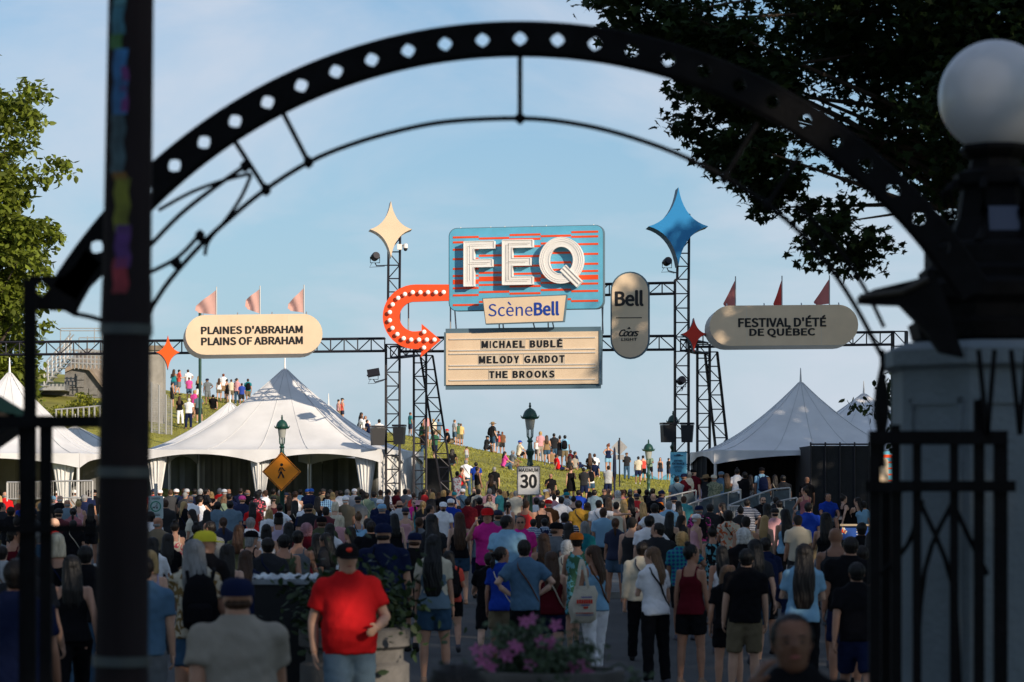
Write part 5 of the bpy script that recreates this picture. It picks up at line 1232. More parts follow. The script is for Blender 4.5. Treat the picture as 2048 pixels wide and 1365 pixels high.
def geo(kind, pose, bd, yaw):
    sk = skel(pose, bd); Bd = BUILDS[bd]; TT = sk['T']; b = MB(); a_ = Bd['ar']; l_ = Bd['lr']
    if kind == 'body':
        loft(b, Bd['rings'], TT)
        Hc = sk['head']; Rz = Matrix.Rotation(R(yaw), 3, 'Z')
        k0 = len(b.v)
        loft(b, [(-.118, .03, .03, .045), (-.108, .048, .055, .03), (-.075, .062, .078, .012), (-.04, .069, .09, .004), (.0, .075, .097, 0), (.035, .078, .10, -.004), (.07, .072, .094, -.008), (.095, .052, .07, -.01), (.108, .02, .03, -.01)])
        b.tube([(0, .085, .025), (0, .108, -.012), (0, .10, -.03)], [.008, .014, .012], 8)
        for sx in (-1, 1):
            ell(b, (sx*.078, -.012, -.008), (.012, .018, .030)); ell(b, (sx*.03, .078, .028), (.022, .018, .008)); ell(b, (sx*.042, .055, -.025), (.022, .03, .022))
        ell(b, (0, .082, -.052), (.026, .016, .012)); ell(b, (0, .068, -.092), (.026, .022, .02))
        for i in range(k0, len(b.v)): b.v[i] = tuple(Rz @ Vector(b.v[i])+Hc)
        for h, kn, an, q in sk['legs']:
            limb(b, [h, h.lerp(kn, .35), kn, kn.lerp(an, .3), an.lerp(kn, .12), an+Vector((0, 0, -.02))], [.098*l_, .088*l_, .056*l_, .058*l_, .036*l_, .034])
            limb(b, [an+Vector((0, -.03, -.03)), an+Vector((0, .10, -.045))], [.034, .03])
        for sh, el, wr, f in sk['arms']:
            limb(b, [sh, sh.lerp(el, .4), el, el.lerp(wr, .3), wr], [.058*a_, .05*a_, .040*a_, .040*a_, .027*a_])
    elif kind in ('tee', 'long', 'tank', 'dress'):
        fit = .017 if (bd == 'f') else .022
        rg = [(z, rx+fit+(.004 if z < 1.1 else 0), ry+fit, yo) for z, rx, ry, yo in Bd['rings'] if z >= .88 and z < 1.44]
        if kind == 'tank': rg = [(z, min(rx, Bd['sw']*.80) if z > 1.33 else rx, ry, yo) for z, rx, ry, yo in rg if z < 1.40]
        elif bd != 'f':   # boxy drape
            rg = [(z, max(rx, Bd['rings'][1][1]+.022), max(ry, .128), yo) if z < 1.3 else (z, rx, ry, yo) for z, rx, ry, yo in rg]
        if bd == 'f' and kind == 'tee': rg = [(z, rx+(.012 if 1.0 < z < 1.2 else 0), ry+.006, yo) for z, rx, ry, yo in rg]
        rg = [(rg[0][0]-.03, rg[0][1]+.006, rg[0][2]+.006, rg[0][3])]+rg
        if kind == 'dress': rg = [(.56, .235, .19, 0), (.72, .215, .17, 0)]+rg[1:]
        loft(b, rg, TT, 20)
        if kind != 'tank' and kind != 'dress':
            limb_end = 1.0 if kind == 'long' else .52
            loft(b, [(1.30, Bd['sw']*.98, .11, -.005), (1.39, Bd['sw']*1.03, .118, -.005), (1.44, Bd['sw']*.98, .112, -.005), (1.475, Bd['sw']*.76, .10, -.003), (1.50, Bd['sw']*.52, .092, 0), (1.52, Bd['rings'][-2][1]+.022, .084, .002)], TT, 20)
            for sh, el, wr, f in sk['arms']:
                ell(b, sh+Vector((0, 0, -.005)), (.082*a_, .082*a_, .075*a_), 14)
                if kind == 'tee': pts = [sh.lerp(el, -.0), sh.lerp(el, .3), sh.lerp(el, .66)]; rr_ = [.076*a_, .074*a_, .076*a_]
                else: pts = [sh, sh.lerp(el, .5), el, wr.lerp(el, .1)]; rr_ = [.075*a_, .066*a_, .058*a_, .042*a_]
                b.tube([pts[0]+(pts[0]-pts[1])*.2]+pts, [rr_[0]*.8]+rr_, 14)
        else:
            for sx in (-1, 1):
                b.tube([TT(sx*Bd['sw']*.58, -.10, 1.34), TT(sx*Bd['sw']*.56, -.075, 1.42), TT(sx*Bd['sw']*.56, -.005, 1.462), TT(sx*Bd['sw']*.56, .07, 1.42), TT(sx*Bd['sw']*.56, .105, 1.33)], .018, 8)
    elif kind in ('trousers', 'shorts', 'skirt'):
        rg = [(z, rx+.009, ry+.009, yo) for z, rx, ry, yo in Bd['rings'] if z < 1.0]+[(1.02, np.interp(1.02, [r[0] for r in Bd['rings']], [r[1] for r in Bd['rings']])+.004, np.interp(1.02, [r[0] for r in Bd['rings']], [r[2] for r in Bd['rings']])+.004, Bd['rings'][3][3])]
        loft(b, rg, TT, 20)
        if kind == 'skirt':
            loft(b, [(.52, .22, .18, 0), (.7, .21, .165, 0), (.9, .19, .145, 0), (1.02, .16, .125, 0)], TT, 20)
        for h, kn, an, q in sk['legs']:
            if kind == 'trousers': b.tube([h+Vector((0, 0, .04)), h.lerp(kn, .3), kn, kn.lerp(an, .5), an+Vector((0, 0, -.02))], [.112*l_, .105*l_, .080*l_, .074*l_, .072], 14)
            elif kind == 'shorts': b.tube([h+Vector((0, 0, .04)), h.lerp(kn, .3), h.lerp(kn, .62 if bd == 'f' else .88)], [.112*l_, .112*l_, .104*l_ if bd == 'f' else .092*l_], 14)
    elif kind == 'shoes':
        for h, kn, an, q in sk['legs']:
            m_ = Matrix.Rotation(max(-.5, min(.35, q))*.6, 3, 'X') if not POSES[pose].get('sit') else Matrix.Rotation(R(25), 3, 'X')
            pts = [an+m_ @ Vector(v) for v in ((0, -.075, -.045), (0, -.02, -.04), (0, .06, -.048), (0, .135, -.056), (0, .17, -.06))]
            b.tube(pts, [.032, .042, .044, .040, .02], 12)
            b.tube([an+Vector((0, -.015, -.03)), an+Vector((0, -.01, .02))], [.045, .043], 10)
    return b, sk
def arr(me):
    n = len(me.vertices); V = np.zeros(n*3, np.float32); me.vertices.foreach_get('co', V); V = V.reshape(-1, 3)
    return V
REMQ = {}
def request(key, b, voxel, smooth_it, mats):
    me = bpy.data.meshes.new(str(key)); me.from_pydata([tuple(v) for v in b.v], [], b.f)
    o = bpy.data.objects.new('tmp', me); COL.objects.link(o)
    m = o.modifiers.new('r', 'REMESH'); m.mode = 'VOXEL'; m.voxel_size = voxel; m.use_smooth_shade = True
    if smooth_it: s_ = o.modifiers.new('s', 'SMOOTH'); s_.factor = .5; s_.iterations = smooth_it
    REMQ[key] = (o, mats)
def flush_remesh():
    bpy.context.view_layer.update(); dg = bpy.context.evaluated_depsgraph_get(); out = {}
    for k, (o, mats) in REMQ.items():
        me = bpy.data.meshes.new_from_object(o.evaluated_get(dg)); me.materials.clear()
        for m in mats: me.materials.append(m)
        out[k] = me
    for k, (o, mats) in REMQ.items():
        om = o.data; bpy.data.objects.remove(o); bpy.data.meshes.remove(om)
    REMQ.clear(); return out
def wrinkle(me, amp, sd=0):
    V = arr(me); N = np.zeros(len(V)*3, np.float32); me.vertices.foreach_get('normal', N); N = N.reshape(-1, 3)
    x, y, z = V[:, 0], V[:, 1], V[:, 2]
    w = np.sin(z*38+6*np.sin(x*11+sd)+4*np.sin(y*9))*.5+np.sin(x*27+5*np.sin(z*14+sd)+y*20)*.4+.4*np.sin(z*71+x*33+sd)*np.sin(x*50)
    w = w+.9*np.sin(z*17+x*9+3*np.sin(y*7+sd))*np.sin(x*13-z*8+sd)
    V = V+N*(w*amp)[:, None]; me.vertices.foreach_set('co', V.ravel().astype(np.float32)); me.update()
# hand (right hand, fingers along -z, palm towards -x, thumb +y)
def hand_mb():
    b = MB(); ell(b, (0, 0, -.045), (.016, .040, .052)); b.tube([(0, 0, .02), (0, 0, -.03)], [.024, .027], 10)
    for y, L_, cur in ((.030, .070, .25), (.010, .078, .32), (-.010, .072, .4), (-.029, .056, .5)):
        p = Vector((0, y, -.085)); pts = [p+Vector((0, 0, .03)), p]; a = cur
        for f in (.42, .33, .25): d = Vector((-math.sin(a), y*.6, -math.cos(a))); p = p+d*L_*f; pts.append(p); a += cur
        b.tube(pts, [.0095, .0095, .0088, .0080, .0065], 8)
    b.tube([(0, .022, -.02), (-.008, .048, -.045), (-.018, .058, -.072), (-.026, .058, -.092)], [.013, .012, .0105, .008], 8)
    return b
HAIRS = {}
def hair_mb(kind):
    b = MB()
    def shell(r=(.088, .104, .100), c=(0, -.018, .025)): ell(b, c, r, 16)
    if kind == 'short': shell(); ell(b, (0, -.045, -.035), (.072, .058, .06))
    elif kind == 'fringe': ell(b, (0, -.05, -.03), (.083, .058, .04), 16)
    elif kind == 'curly': shell((.108, .122, .118), (0, -.022, .03)); ell(b, (0, -.05, -.05), (.10, .07, .07))
    elif kind == 'bob':
        shell((.094, .108, .104)); loft(b, [(-.155, .098, .052, -.055), (-.12, .108, .062, -.05), (-.03, .103, .072, -.04), (.05, .085, .07, -.035)], None, 18)
    elif kind == 'long':
        shell((.093, .107, .103)); loft(b, [(-.41, .07, .018, -.14), (-.34, .098, .03, -.14), (-.22, .108, .045, -.13), (-.12, .104, .06, -.09), (.05, .088, .07, -.035)], None, 18)
    elif kind == 'verylong':
        shell((.096, .11, .105)); loft(b, [(-.60, .075, .018, -.15), (-.5, .112, .032, -.155), (-.32, .122, .045, -.15), (-.2, .115, .052, -.135), (-.11, .106, .062, -.09), (.05, .09, .07, -.035)], None, 18)
    elif kind == 'bun': shell((.089, .104, .102)); ell(b, (0, -.06, .125), (.042, .042, .038)); ell(b, (0, -.05, -.03), (.07, .05, .05))
    elif kind == 'ponytail':
        shell((.089, .104, .102)); ell(b, (0, -.05, -.03), (.07, .05, .05)); b.tube([(0, -.11, .05), (0, -.15, .02), (0, -.145, -.08), (.005, -.13, -.2), (.01, -.12, -.3)], [.02, .034, .036, .028, .008], 10)
    elif kind == 'capdome': ell(b, (0, -.012, .045), (.096, .114, .082), 18)
    return b
def cap_mesh(kind):
    b = MB()
    if kind in ('cap', 'backcap'):
        n = 24; prof = [(1, -.0), (1.0, .03), (.93, .065), (.72, .09), (.4, .102), (.05, .106)]
        vs = [(.097*r_*math.cos(2*math.pi*k/n), -.008+.116*r_*math.sin(2*math.pi*k/n), .018+z) for r_, z in prof for k in range(n)]
        fs = [(i*n+k, i*n+(k+1) % n, (i+1)*n+(k+1) % n, (i+1)*n+k) for i in range(5) for k in range(n)]+[tuple(5*n+k for k in range(n))]+[tuple(range(n-1, -1, -1))]
        b.add(vs, fs)
        vs = []
        for k in range(9):
            t = R(30+120*k/8); vs += [(.09*math.cos(t), .098*math.sin(t), .026), (.086*math.cos(t), .02+.165*math.sin(t), .014), (.09*math.cos(t), .098*math.sin(t), .020), (.086*math.cos(t), .02+.165*math.sin(t), .008)]
        fs = []
        for k in range(8): i = 4*k; j = i+4; fs += [(i, i+1, j+1, j), (i+2, j+2, j+3, i+3), (i+1, i+3, j+3, j+1)]
        b.add(vs, fs); ell(b, (0, -.008, .126), (.008, .008, .005), 8)
        if kind == 'backcap': b.v = [(-x, -y, z) for x, y, z in b.v]
    elif kind == 'bucket':
        b.lathe([(.150, -.01), (.112, .035), (.100, .085), (.09, .118), (.01, .124)], n=24); b.v = [(x, y*1.1-.008, z) for x, y, z in b.v]
    elif kind == 'straw':
        b.lathe([(.21, .02), (.205, .028), (.11, .04), (.105, .09), (.08, .125), (.01, .12)], n=26); b.v = [(x*(1+.03*math.sin(9*y)), y*1.05-.008, z+.015*math.sin(14*x)) for x, y, z in b.v]
    return b
LINES = []
def crop(x0, y0, k, s):
    for ln in s.strip().splitlines():
        ln = ln.split('#')[0].split()
        if not ln: continue
        px = x0+float(ln[0])/k; py = y0+float(ln[1])/k
        e = dict(t.split('=') for t in ln[5:]) 
        LINES.append(dict(px=px, py=py, top=ln[2], tc=ln[3], hair=ln[4], **e))
# x y top colour hair[:colour]  (coordinates of head tops, read off enlarged crops)
crop(0, 950, 3.288, '''
30 112 tee red fringe:grey
64 195 tee black short:dark
20 183 tee charcoal short:dark face=r
222 90 tee white cap:lightgrey face=r
165 165 tee royal short:dark
372 96 tee palepink cap:white
485 70 tee lightgrey cap:white pose=hips
342 142 tee lightgrey cap:lightblue pat=speck
388 136 tee black fringe:white
527 110 tee lightblue long:blond
568 102 tee navy short:dark
610 74 tee black cap:black
555 132 tee navy short:grey
527 166 tank palepink bun:blond
472 205 tee salmon ponytail:dark
592 192 tank black long:dark
425 112 tank black long:dark
225 358 long denim short:grey
388 368 tank black bob:whiteblond s=165
195 392 tee charcoal ponytail:lightbrown s=170
330 410 tank white long:brown s=150
490 300 tee black short:dark s=95
20 470 tee lightgrey short:dark s=150 pose=hips
75 560 tee navy short:dark s=290 h=1
195 505 tee charcoal short:black s=235
480 500 tank black long:black s=215
560 470 tee black short:black s=190
''')
crop(280, 950, 3.288, '''
140 75 tee white cap:white
235 84 tee slate cap:white
300 66 tee navy cap:lightgrey build=h
190 100 tank black ponytail:blond
125 130 tank tan long:black
388 36 tee black short:white
432 22 tee charcoal short:dark face=r
350 80 tee grey short:dark
283 36 tee maroon short:brown face=r
515 34 tee red short:grey
580 40 tee charcoal short:dark face=f
478 92 tee black bob:blond
403 140 dress white short:dark build=f pose=reach
495 168 tee slate short:dark pose=walk1
605 170 tee slate short:dark pose=stand build=h
672 140 tee navy cap:pink
655 78 tee navy short:dark pose=phone
712 52 tee black fringe:grey
782 44 long lightgrey short:dark pat=plaid
825 44 tee white fringe:brown
778 112 tee charcoal curly:black pat=floral
740 182 tee red long:black
600 124 tee navy short:black
545 140 tee sage bob:lightbrown
905 105 tank maroon long:brown
885 58 tee olive short:dark
980 138 tee black long:brown
1050 80 tee lightblue short:dark
1120 72 tee navy cap:blue
1158 142 tank black long:dark
1110 170 tee white cap:navy
1228 120 long lightblue short:dark pat=plaid
1275 170 tank cream bob:whiteblond
1352 76 tee white short:grey
1312 46 tee white short:dark
930 195 tee white bun:dark
835 225 long white bob:blond
912 250 tank lilac cap:black
1100 196 tee navy cap:charcoal
1128 224 tee charcoal long:blond
1110 305 tee maroon curly:pinkgrey
1195 266 tee olive cap:black build=h
1298 266 tee palepink bob:whiteblond
710 282 tee white short:grey pose=stand bag=navy
852 328 tank white bob:black pose=fold
1242 322 tee white long:dark strap=cream
428 372 tee black cap:neon face=r s=200
560 430 tank charcoal long:dark s=170
398 432 tee cream long:grey s=225 pat=ochre bag=black build=f
655 655 tee beige cap:navy s=330 build=h
85 415 long white long:black s=140
75 482 tank lilac bob:blond s=185
15 540 tee steel short:dark s=240 pose=stand
240 310 tank cream bun:dark pat=floral
285 176 tee black long:blond face=r pose=reach
1010 170 tank black long:dark
1020 110 tank white short:brown
60 240 tee white short:dark strap=black
''')
crop(600, 950, 3.288, '''
60 72 tee navy cap:blue
352 106 tee black long:black build=f
442 118 tee sage short:dark
495 112 tee slate short:dark
563 58 long white short:dark pat=plaid face=r
625 96 tee maroon short:dark face=r glasses=1
570 136 tank black long:brown
668 155 tee lightgrey fringe:dark
718 72 tee white bald:dark
740 150 tee magenta short:dark face=f glasses=1
782 170 tank teal bucket:palepink face=r
520 164 tee navy cap:white
556 192 tee navy cap:lightblue build=h
940 46 tee black curly:blond
990 70 tee navy short:dark face=r
925 172 tee white cap:white face=f beard=1
982 160 tee royal cap:white build=h
1018 110 tank white cap:teal face=f glasses=1
1068 84 tee steel cap:white
868 115 tee charcoal bob:blond
850 190 tank black short:dark face=r
800 112 tank black long:black
1145 76 tee charcoal short:dark face=f beard=1
1188 150 tee maroon short:dark
1255 134 tee cream bob:brown face=f glasses=1 pat=speck
1165 160 tank black long:dark face=r
1050 198 tee white short:dark pat=darkstripe scale=.8
1042 250 tank black verylong:brown bot=shorts:denim pose=stand s=104
1246 208 tee magenta curly:dark face=f pose=phone s=118 cap=red
1368 172 tank white ponytail:dark
372 250 tank lightblue bun:lightbrown
470 306 tee black short:dark build=h
428 268 tee lightblue short:dark
560 326 tee navy cap:navy s=168 build=h bot=shorts:black
640 246 tank black long:black pose=walk1
75 190 tee charcoal cap:charcoal
880 262 tee charcoal verylong:black s=122
890 400 tee cream verylong:black s=165 bot=shorts:denim vest=slate pose=stand
1000 500 tee coral long:black s=140 bot=shorts:black bag=black build=f
338 445 tee red cap:black s=245 face=f pose=redman build=h bot=trousers:slate
1335 478 tee royal ponytail:dark s=155 bot=shorts:khaki build=f face=r
1235 490 tee black short:dark s=145 bot=shorts:black
1190 260 tee slate short:dark s=100 pose=walk2
820 175 tee charcoal ponytail:blond
240 40 tank white long:brown
200 60 tee black short:dark
''')
crop(900, 950, 3.288, '''
398 266 tee lightblue short:dark face=r build=h s=124
470 268 tee magenta short:dark face=f glasses=1 s=115
500 430 tee steel short:dark s=162 pose=hips bot=trousers:black build=m
785 418 tee cream curly:white s=135
855 384 dress green short:dark s=140 pat=bluefloral cap=orange build=f
955 460 tank lightblue long:brown s=157 bot=trousers:white pose=bag face=l
730 145 tee white short:dark
772 116 long lightgrey cap:teal pat=speck
655 166 tee brown cap:red
600 170 tank black short:dark
742 232 tee navy short:dark pat=stripe build=h
625 286 tee steel short:dark pat=stripe bag=navy scale=.85
535 290 tee steel short:dark pat=stripe scale=.85
880 306 tee teal bob:grey
905 190 tee yellow bob:brown strap=black
862 176 tee mustard short:dark
985 168 tee white short:dark pose=side bot=shorts:slate strap=black s=82
1042 150 tank black long:lightbrown
1140 165 tank black long:blond bot=shorts:denim s=74
1182 110 tee mustard short:dark
1228 48 tee paleyellow fringe:grey build=h
1035 76 tee tan bald:tan
1110 108 tee cream curly:white
1262 180 tank maroon long:blond
1340 124 tee black bald:tan
1348 190 tee white short:dark pose=hips s=95
1300 270 tee white short:black s=112
1352 320 tee charcoal short:dark face=l beard=1 build=h s=128
1250 440 long cream short:dark s=145 bot=trousers:black
1368 478 tee white long:lightbrown s=165 bot=trousers:black strap=black face=l
750 56 tee steel short:dark build=h
845 50 tee royal short:dark
960 54 tee slate short:dark
1025 40 tee charcoal short:dark face=f glasses=1
700 86 tee charcoal short:dark
560 150 tee white short:dark
410 48 tee cream bob:blond
1190 150 tank black long:black
935 30 tee black ponytail:dark
1135 -4 tank pink short:brown face=r
1190 -14 tee lightblue short:grey
1240 -30 tank white short:dark
1285 60 tee black short:dark
620 70 tee lightgrey cap:white
655 -5 tee navy bald:tan face=f
500 45 tee charcoal long:dark
350 100 tee charcoal bob:blond
130 155 tee maroon short:dark
''')
crop(1200, 950, 3.288, '''
412 106 tee navy cap:navy face=r beard=1 vest=orange
525 180 tank black long:black
660 196 tee charcoal cap:navy pat=tiedye bag=black s=88
728 190 tee charcoal short:dark
800 190 tank black long:dark face=l
858 230 tee cream curly:dark pat=orangefloral strap=black s=98
965 168 tee navy short:dark pat=stripe build=h
1060 150 tee black short:dark face=f glasses=1 beard=1
1062 118 tee black short:black
1092 190 tank black verylong:black s=92
1192 168 tee cream short:dark
1232 226 tank lightblue verylong:black s=100
1355 168 tee royal short:dark build=h s=92
970 362 tee black curly:white s=135
760 330 dress black bun:dark pat=bluefloral
550 386 tee teal curly:blond pat=plaid s=130
600 462 tank maroon bun:black s=166 bot=shorts:black face=r pose=stand
845 600 tee black bob:lightbrown s=180 bot=shorts:black build=f
815 455 tank white long:black s=140
940 490 tee black short:black s=185
1090 416 tee navy short:dark bag=navy s=140
1310 460 tee lightblue verylong:dark s=190 pose=fold build=f
440 244 tank black long:black s=100
360 40 tee charcoal short:dark
330 60 tee mustard ponytail:dark
''')
crop(1500, 950, 3.288, '''
515 230 tank black long:black s=110
585 350 tank charcoal bald:brown s=150
625 410 tee black short:dark s=170 build=h
745 470 tee red short:dark s=165
300 600 tee navy short:black s=165
170 150 tee charcoal short:dark
30 400 tee charcoal long:black s=150
700 560 tee black short:black s=210
''')
EX = []   # explicit: (px, head_top_y, feet_y or None, dict) people on the hill and the ramp
def hill(px, pt_, pb_, top, tc, hair, **e): LINES.append(dict(px=px, py=pt_, fy=pb_, top=top, tc=tc, hair=hair, **e))
H = hill; z5 = lambda X, Y: (X/3.412, 650+Y/3.412)
for X, Y0, Y1, top, tc, hair, e in (
 (1185, 310, 478, 'tank', 'teal', 'long:brown', dict(bot='shorts:denim')), (1217, 318, 480, 'tee', 'coral', 'short:dark', dict(bot='skirt:grey', face='r')), (1288, 315, 470, 'tee', 'white', 'short:brown', dict(bot='shorts:black')),
 (1357, 380, 528, 'tank', 'black', 'long:blond', dict(bot='trousers:white')), (1418, 373, 548, 'tee', 'grey', 'cap:navy', dict(face='l')), (1520, 360, 500, 'tee', 'white', 'short:red', dict(bot='skirt:tan')), (1620, 365, 545, 'tee', 'palepink', 'ponytail:dark', dict(face='r')),
 (1693, 365, 540, 'tee', 'teal', 'short:brown', dict(bot='shorts:khaki', bag='black')), (1230, 495, 685, 'tee', 'black', 'long:brown', dict(bot='trousers:white')), (1288, 502, 710, 'tee', 'white', 'short:white', dict(bot='trousers:navy')), (1360, 508, 672, 'tee', 'slate', 'short:blond', dict(bot='skirt:charcoal')),
 (1290, 440, 520, 'tee', 'pink', 'short:brown', dict(sit=1)), (1455, 485, 580, 'tee', 'black', 'short:black', dict(sit=1)), (1495, 445, 525, 'tank', 'white', 'long:brown', dict(sit=1)), (1548, 455, 530, 'tank', 'black', 'bun:dark', dict(sit=1, face='l')), (1578, 455, 530, 'tee', 'cream', 'short:brown', dict(sit=1)),
 (1105, 408, 490, 'tee', 'palepink', 'short:brown', dict(sit=1)), (1085, 430, 505, 'tee', 'white', 'short:grey', dict(sit=1)), (1322, 495, 640, 'tee', 'pink', 'curly:blond', {}), (1650, 515, 560, 'tee', 'royal', 'short:brown', dict(sit=1)), (1175, 480, 560, 'tank', 'black', 'short:dark', dict(sit=1, face='r'))):
    p = z5(X, Y0); hill(p[0], p[1], z5(X, Y1)[1], top, tc, hair, **e)
z6 = lambda X, Y: (500+X/3.9, 700+Y/3.9)
for X, Y0, Y1, top, tc, hair, e in (
 (528, 330, 440, 'tank', 'tan', 'cap:olive', dict(sit=1, face='r')), (718, 478, 570, 'tank', 'coral', 'cap:black', dict(sit=1, face='r')), (690, 480, 560, 'tank', 'palepink', 'short:dark', dict(sit=1, face='r')), (855, 500, 610, 'tee', 'navy', 'long:dark', dict(sit=1, face='r')), (862, 525, 630, 'tee', 'white', 'short:brown', dict(sit=1, face='r')),
 (900, 525, 640, 'tee', 'white', 'short:dark', dict(sit=1, face='f')), (925, 555, 660, 'tee', 'navy', 'short:dark', dict(sit=1, face='r')), (1003, 553, 680, 'tee', 'white', 'short:black', dict(sit=1)), (1250, 582, 675, 'tee', 'teal', 'short:brown', dict(sit=1, face='r')), (1335, 580, 690, 'tee', 'green', 'short:brown', dict(sit=1, face='r')),
 (1375, 600, 700, 'tank', 'palepink', 'short:brown', dict(sit=1)), (1430, 640, 715, 'tee', 'cream', 'short:blond', dict(sit=1)), (1470, 645, 715, 'tee', 'steel', 'short:brown', dict(sit=1)), (1550, 628, 720, 'tee', 'black', 'cap:red', dict(sit=1, face='r')), (1595, 643, 735, 'tee', 'lightgrey', 'short:lightbrown', dict(sit=1, face='r')),
 (1628, 680, 735, 'tee', 'green', 'cap:green', dict(sit=1)), (1645, 682, 740, 'tee', 'paleyellow', 'short:lightbrown', dict(sit=1)), (1440, 665, 860, 'tee', 'green', 'short:brown', dict(face='r')), (1355, 705, 860, 'tee', 'brown', 'short:dark', dict(bag='black')),
 (1580, 785, 900, 'tee', 'black', 'long:dark', dict(sit=1)), (1690, 755, 880, 'dress', 'lightgrey', 'bun:brown', dict(face='l', scale='.7')), (1838, 682, 780, 'tee', 'charcoal', 'cap:charcoal', dict(sit=1, face='r')), (1895, 565, 785, 'tee', 'charcoal', 'straw:tan', dict(bot='shorts:denim', bag='black', face='r')), (1940, 755, 800, 'tank', 'coral', 'short:brown', dict(sit=1))):
    p = z6(X, Y0); hill(p[0], p[1], z6(X, Y1)[1], top, tc, hair, **e)
z7 = lambda X, Y: (900+X/4.014, 780+Y/4.014)
for X, Y0, Y1, top, tc, hair, e in (
 (430, 508, 630, 'tee', 'pink', 'long:dark', dict(sit=1, face='r')), (492, 500, 625, 'tee', 'grey', 'short:grey', dict(sit=1, face='r')), (550, 420, 530, 'tee', 'cream', 'cap:royal', dict(sit=1, face='r')), (722, 338, 540, 'tee', 'palepink', 'curly:blond', dict(bot='trousers:beige')), (778, 365, 605, 'tank', 'tan', 'long:brown', dict(bot='shorts:denim')),
 (842, 350, 540, 'tee', 'charcoal', 'short:black', {}), (880, 370, 560, 'tank', 'black', 'bun:dark', dict(pose='hips', bot='skirt:charcoal')), (920, 346, 540, 'tee', 'lightblue', 'short:black', dict(bag='black')), (712, 445, 545, 'tee', 'palepink', 'bucket:palepink', dict(scale='.55')), (868, 530, 650, 'tee', 'red', 'short:dark', dict(sit=1, face='r')),
 (965, 488, 600, 'tee', 'maroon', 'short:brown', dict(sit=1)), (1018, 506, 620, 'tee', 'navy', 'short:dark', dict(sit=1, face='r')), (960, 540, 655, 'tank', 'charcoal', 'long:dark', dict(sit=1)), (1125, 514, 630, 'tee', 'charcoal', 'verylong:brown', dict(sit=1)), (1160, 518, 625, 'tee', 'white', 'short:brown', dict(sit=1)),
 (1270, 434, 662, 'tank', 'navy', 'bun:red', dict(bot='shorts:lightblue', pose='hips', face='l')), (1165, 583, 700, 'tee', 'navy', 'short:dark', dict(sit=1)), (390, 456, 500, 'tee', 'navy', 'short:brown', dict(sit=1)), (420, 460, 500, 'tee', 'brown', 'short:red', dict(sit=1)), (815, 484, 600, 'tank', 'tan', 'short:brown', dict(sit=1)),
 (1420, 602, 720, 'tee', 'charcoal', 'cap:brown', {}), (1508, 610, 760, 'tee', 'cream', 'short:dark', {}), (1550, 608, 740, 'tank', 'coral', 'short:dark', {}), (1608, 622, 720, 'tee', 'sage', 'short:brown', dict(face='f', glasses=1)), (1688, 640, 725, 'tank', 'black', 'long:dark', dict(sit=1, face='f', glasses=1)), (1755, 640, 725, 'tee', 'black', 'short:dark', dict(sit=1, face='r')), (1955, 562, 680, 'tank', 'palepink', 'short:red', dict(face='r', pose='phone')),
 (133, 455, 590, 'tank', 'lightgrey', 'short:brown', dict(scale='.6', face='l')), (15, 488, 610, 'tee', 'black', 'long:dark', dict(sit=1)), (700, 480, 560, 'tank', 'white', 'short:brown', dict(sit=1)), (1000, 535, 640, 'tee', 'beige', 'short:brown', dict(sit=1))):
    p = z7(X, Y0); hill(p[0], p[1], z7(X, Y1)[1], top, tc, hair, **e)
for X, Y0, Y1, top, tc, hair, e in (   # people at the foot of the slope
 (130, 565, 790, 'tee', 'white', 'short:grey', dict(strap='navy', bot='trousers:denim')), (212, 583, 790, 'tee', 'royal', 'short:black', {}), (232, 618, 850, 'tank', 'black', 'short:dark', dict(face='r', beard=1)), (350, 615, 830, 'tee', 'black', 'short:grey', dict(pose='walk1')), (325, 680, 830, 'tank', 'charcoal', 'long:brown', {}),
 (88, 625, 830, 'tank', 'red', 'short:brown', dict(face='r')), (55, 655, 850, 'dress', 'white', 'short:dark', dict(pat='floral')), (975, 615, 860, 'dress', 'black', 'bun:brown', {}), (1080, 625, 850, 'tee', 'charcoal', 'short:dark', {}), (1130, 608, 860, 'tank', 'white', 'ponytail:dark', dict(bag='black')), (1265, 610, 840, 'tee', 'lightgrey', 'short:black', {}), (805, 675, 900, 'tee', 'black', 'bald:tan', dict(face='f', glasses=1))):
    p = z7(X, Y0); hill(p[0], p[1], z7(X, Y1)[1], top, tc, hair, foot=1, **e)
z8 = lambda X, Y: (1290+X/7.58, 830+Y/7.58)
for X, Y0, top, tc, hair, e in (
 (500, 935, 'tee', 'slate', 'short:black', dict(strap='black')), (610, 880, 'tee', 'maroon', 'cap:navy', dict(face='r')), (690, 860, 'tee', 'cream', 'short:grey', {}), (755, 815, 'tee', 'maroon', 'cap:black', dict(face='r', beard=1)), (815, 975, 'tee', 'lilac', 'bun:brown', {}), (925, 915, 'tee', 'charcoal', 'straw:tan', {}),
 (1035, 915, 'tee', 'camo', 'cap:cream', dict(pat='camo', build='h')), (1140, 865, 'tee', 'steel', 'cap:slate', {}), (1245, 895, 'tank', 'olive', 'long:lightbrown', {}), (1390, 820, 'tee', 'white', 'bun:dark', dict(bot='trousers:denim')), (1500, 870, 'tee', 'black', 'short:black', {}),
 (1580, 915, 'tank', 'charcoal', 'long:dark', dict(pat='speck')), (1770, 800, 'tee', 'lightblue', 'cap:black', dict(bag='navy')), (1850, 940, 'tee', 'white', 'verylong:brown', {}), (1980, 900, 'tank', 'black', 'long:dark', {}), (2110, 920, 'tee', 'charcoal', 'short:black', {}), (2450, 940, 'tee', 'black', 'bald:brown', {})):
    p = z8(X, Y0); LINES.append(dict(px=p[0], py=p[1], top=top, tc=tc, hair=hair, ramp=1, **e))
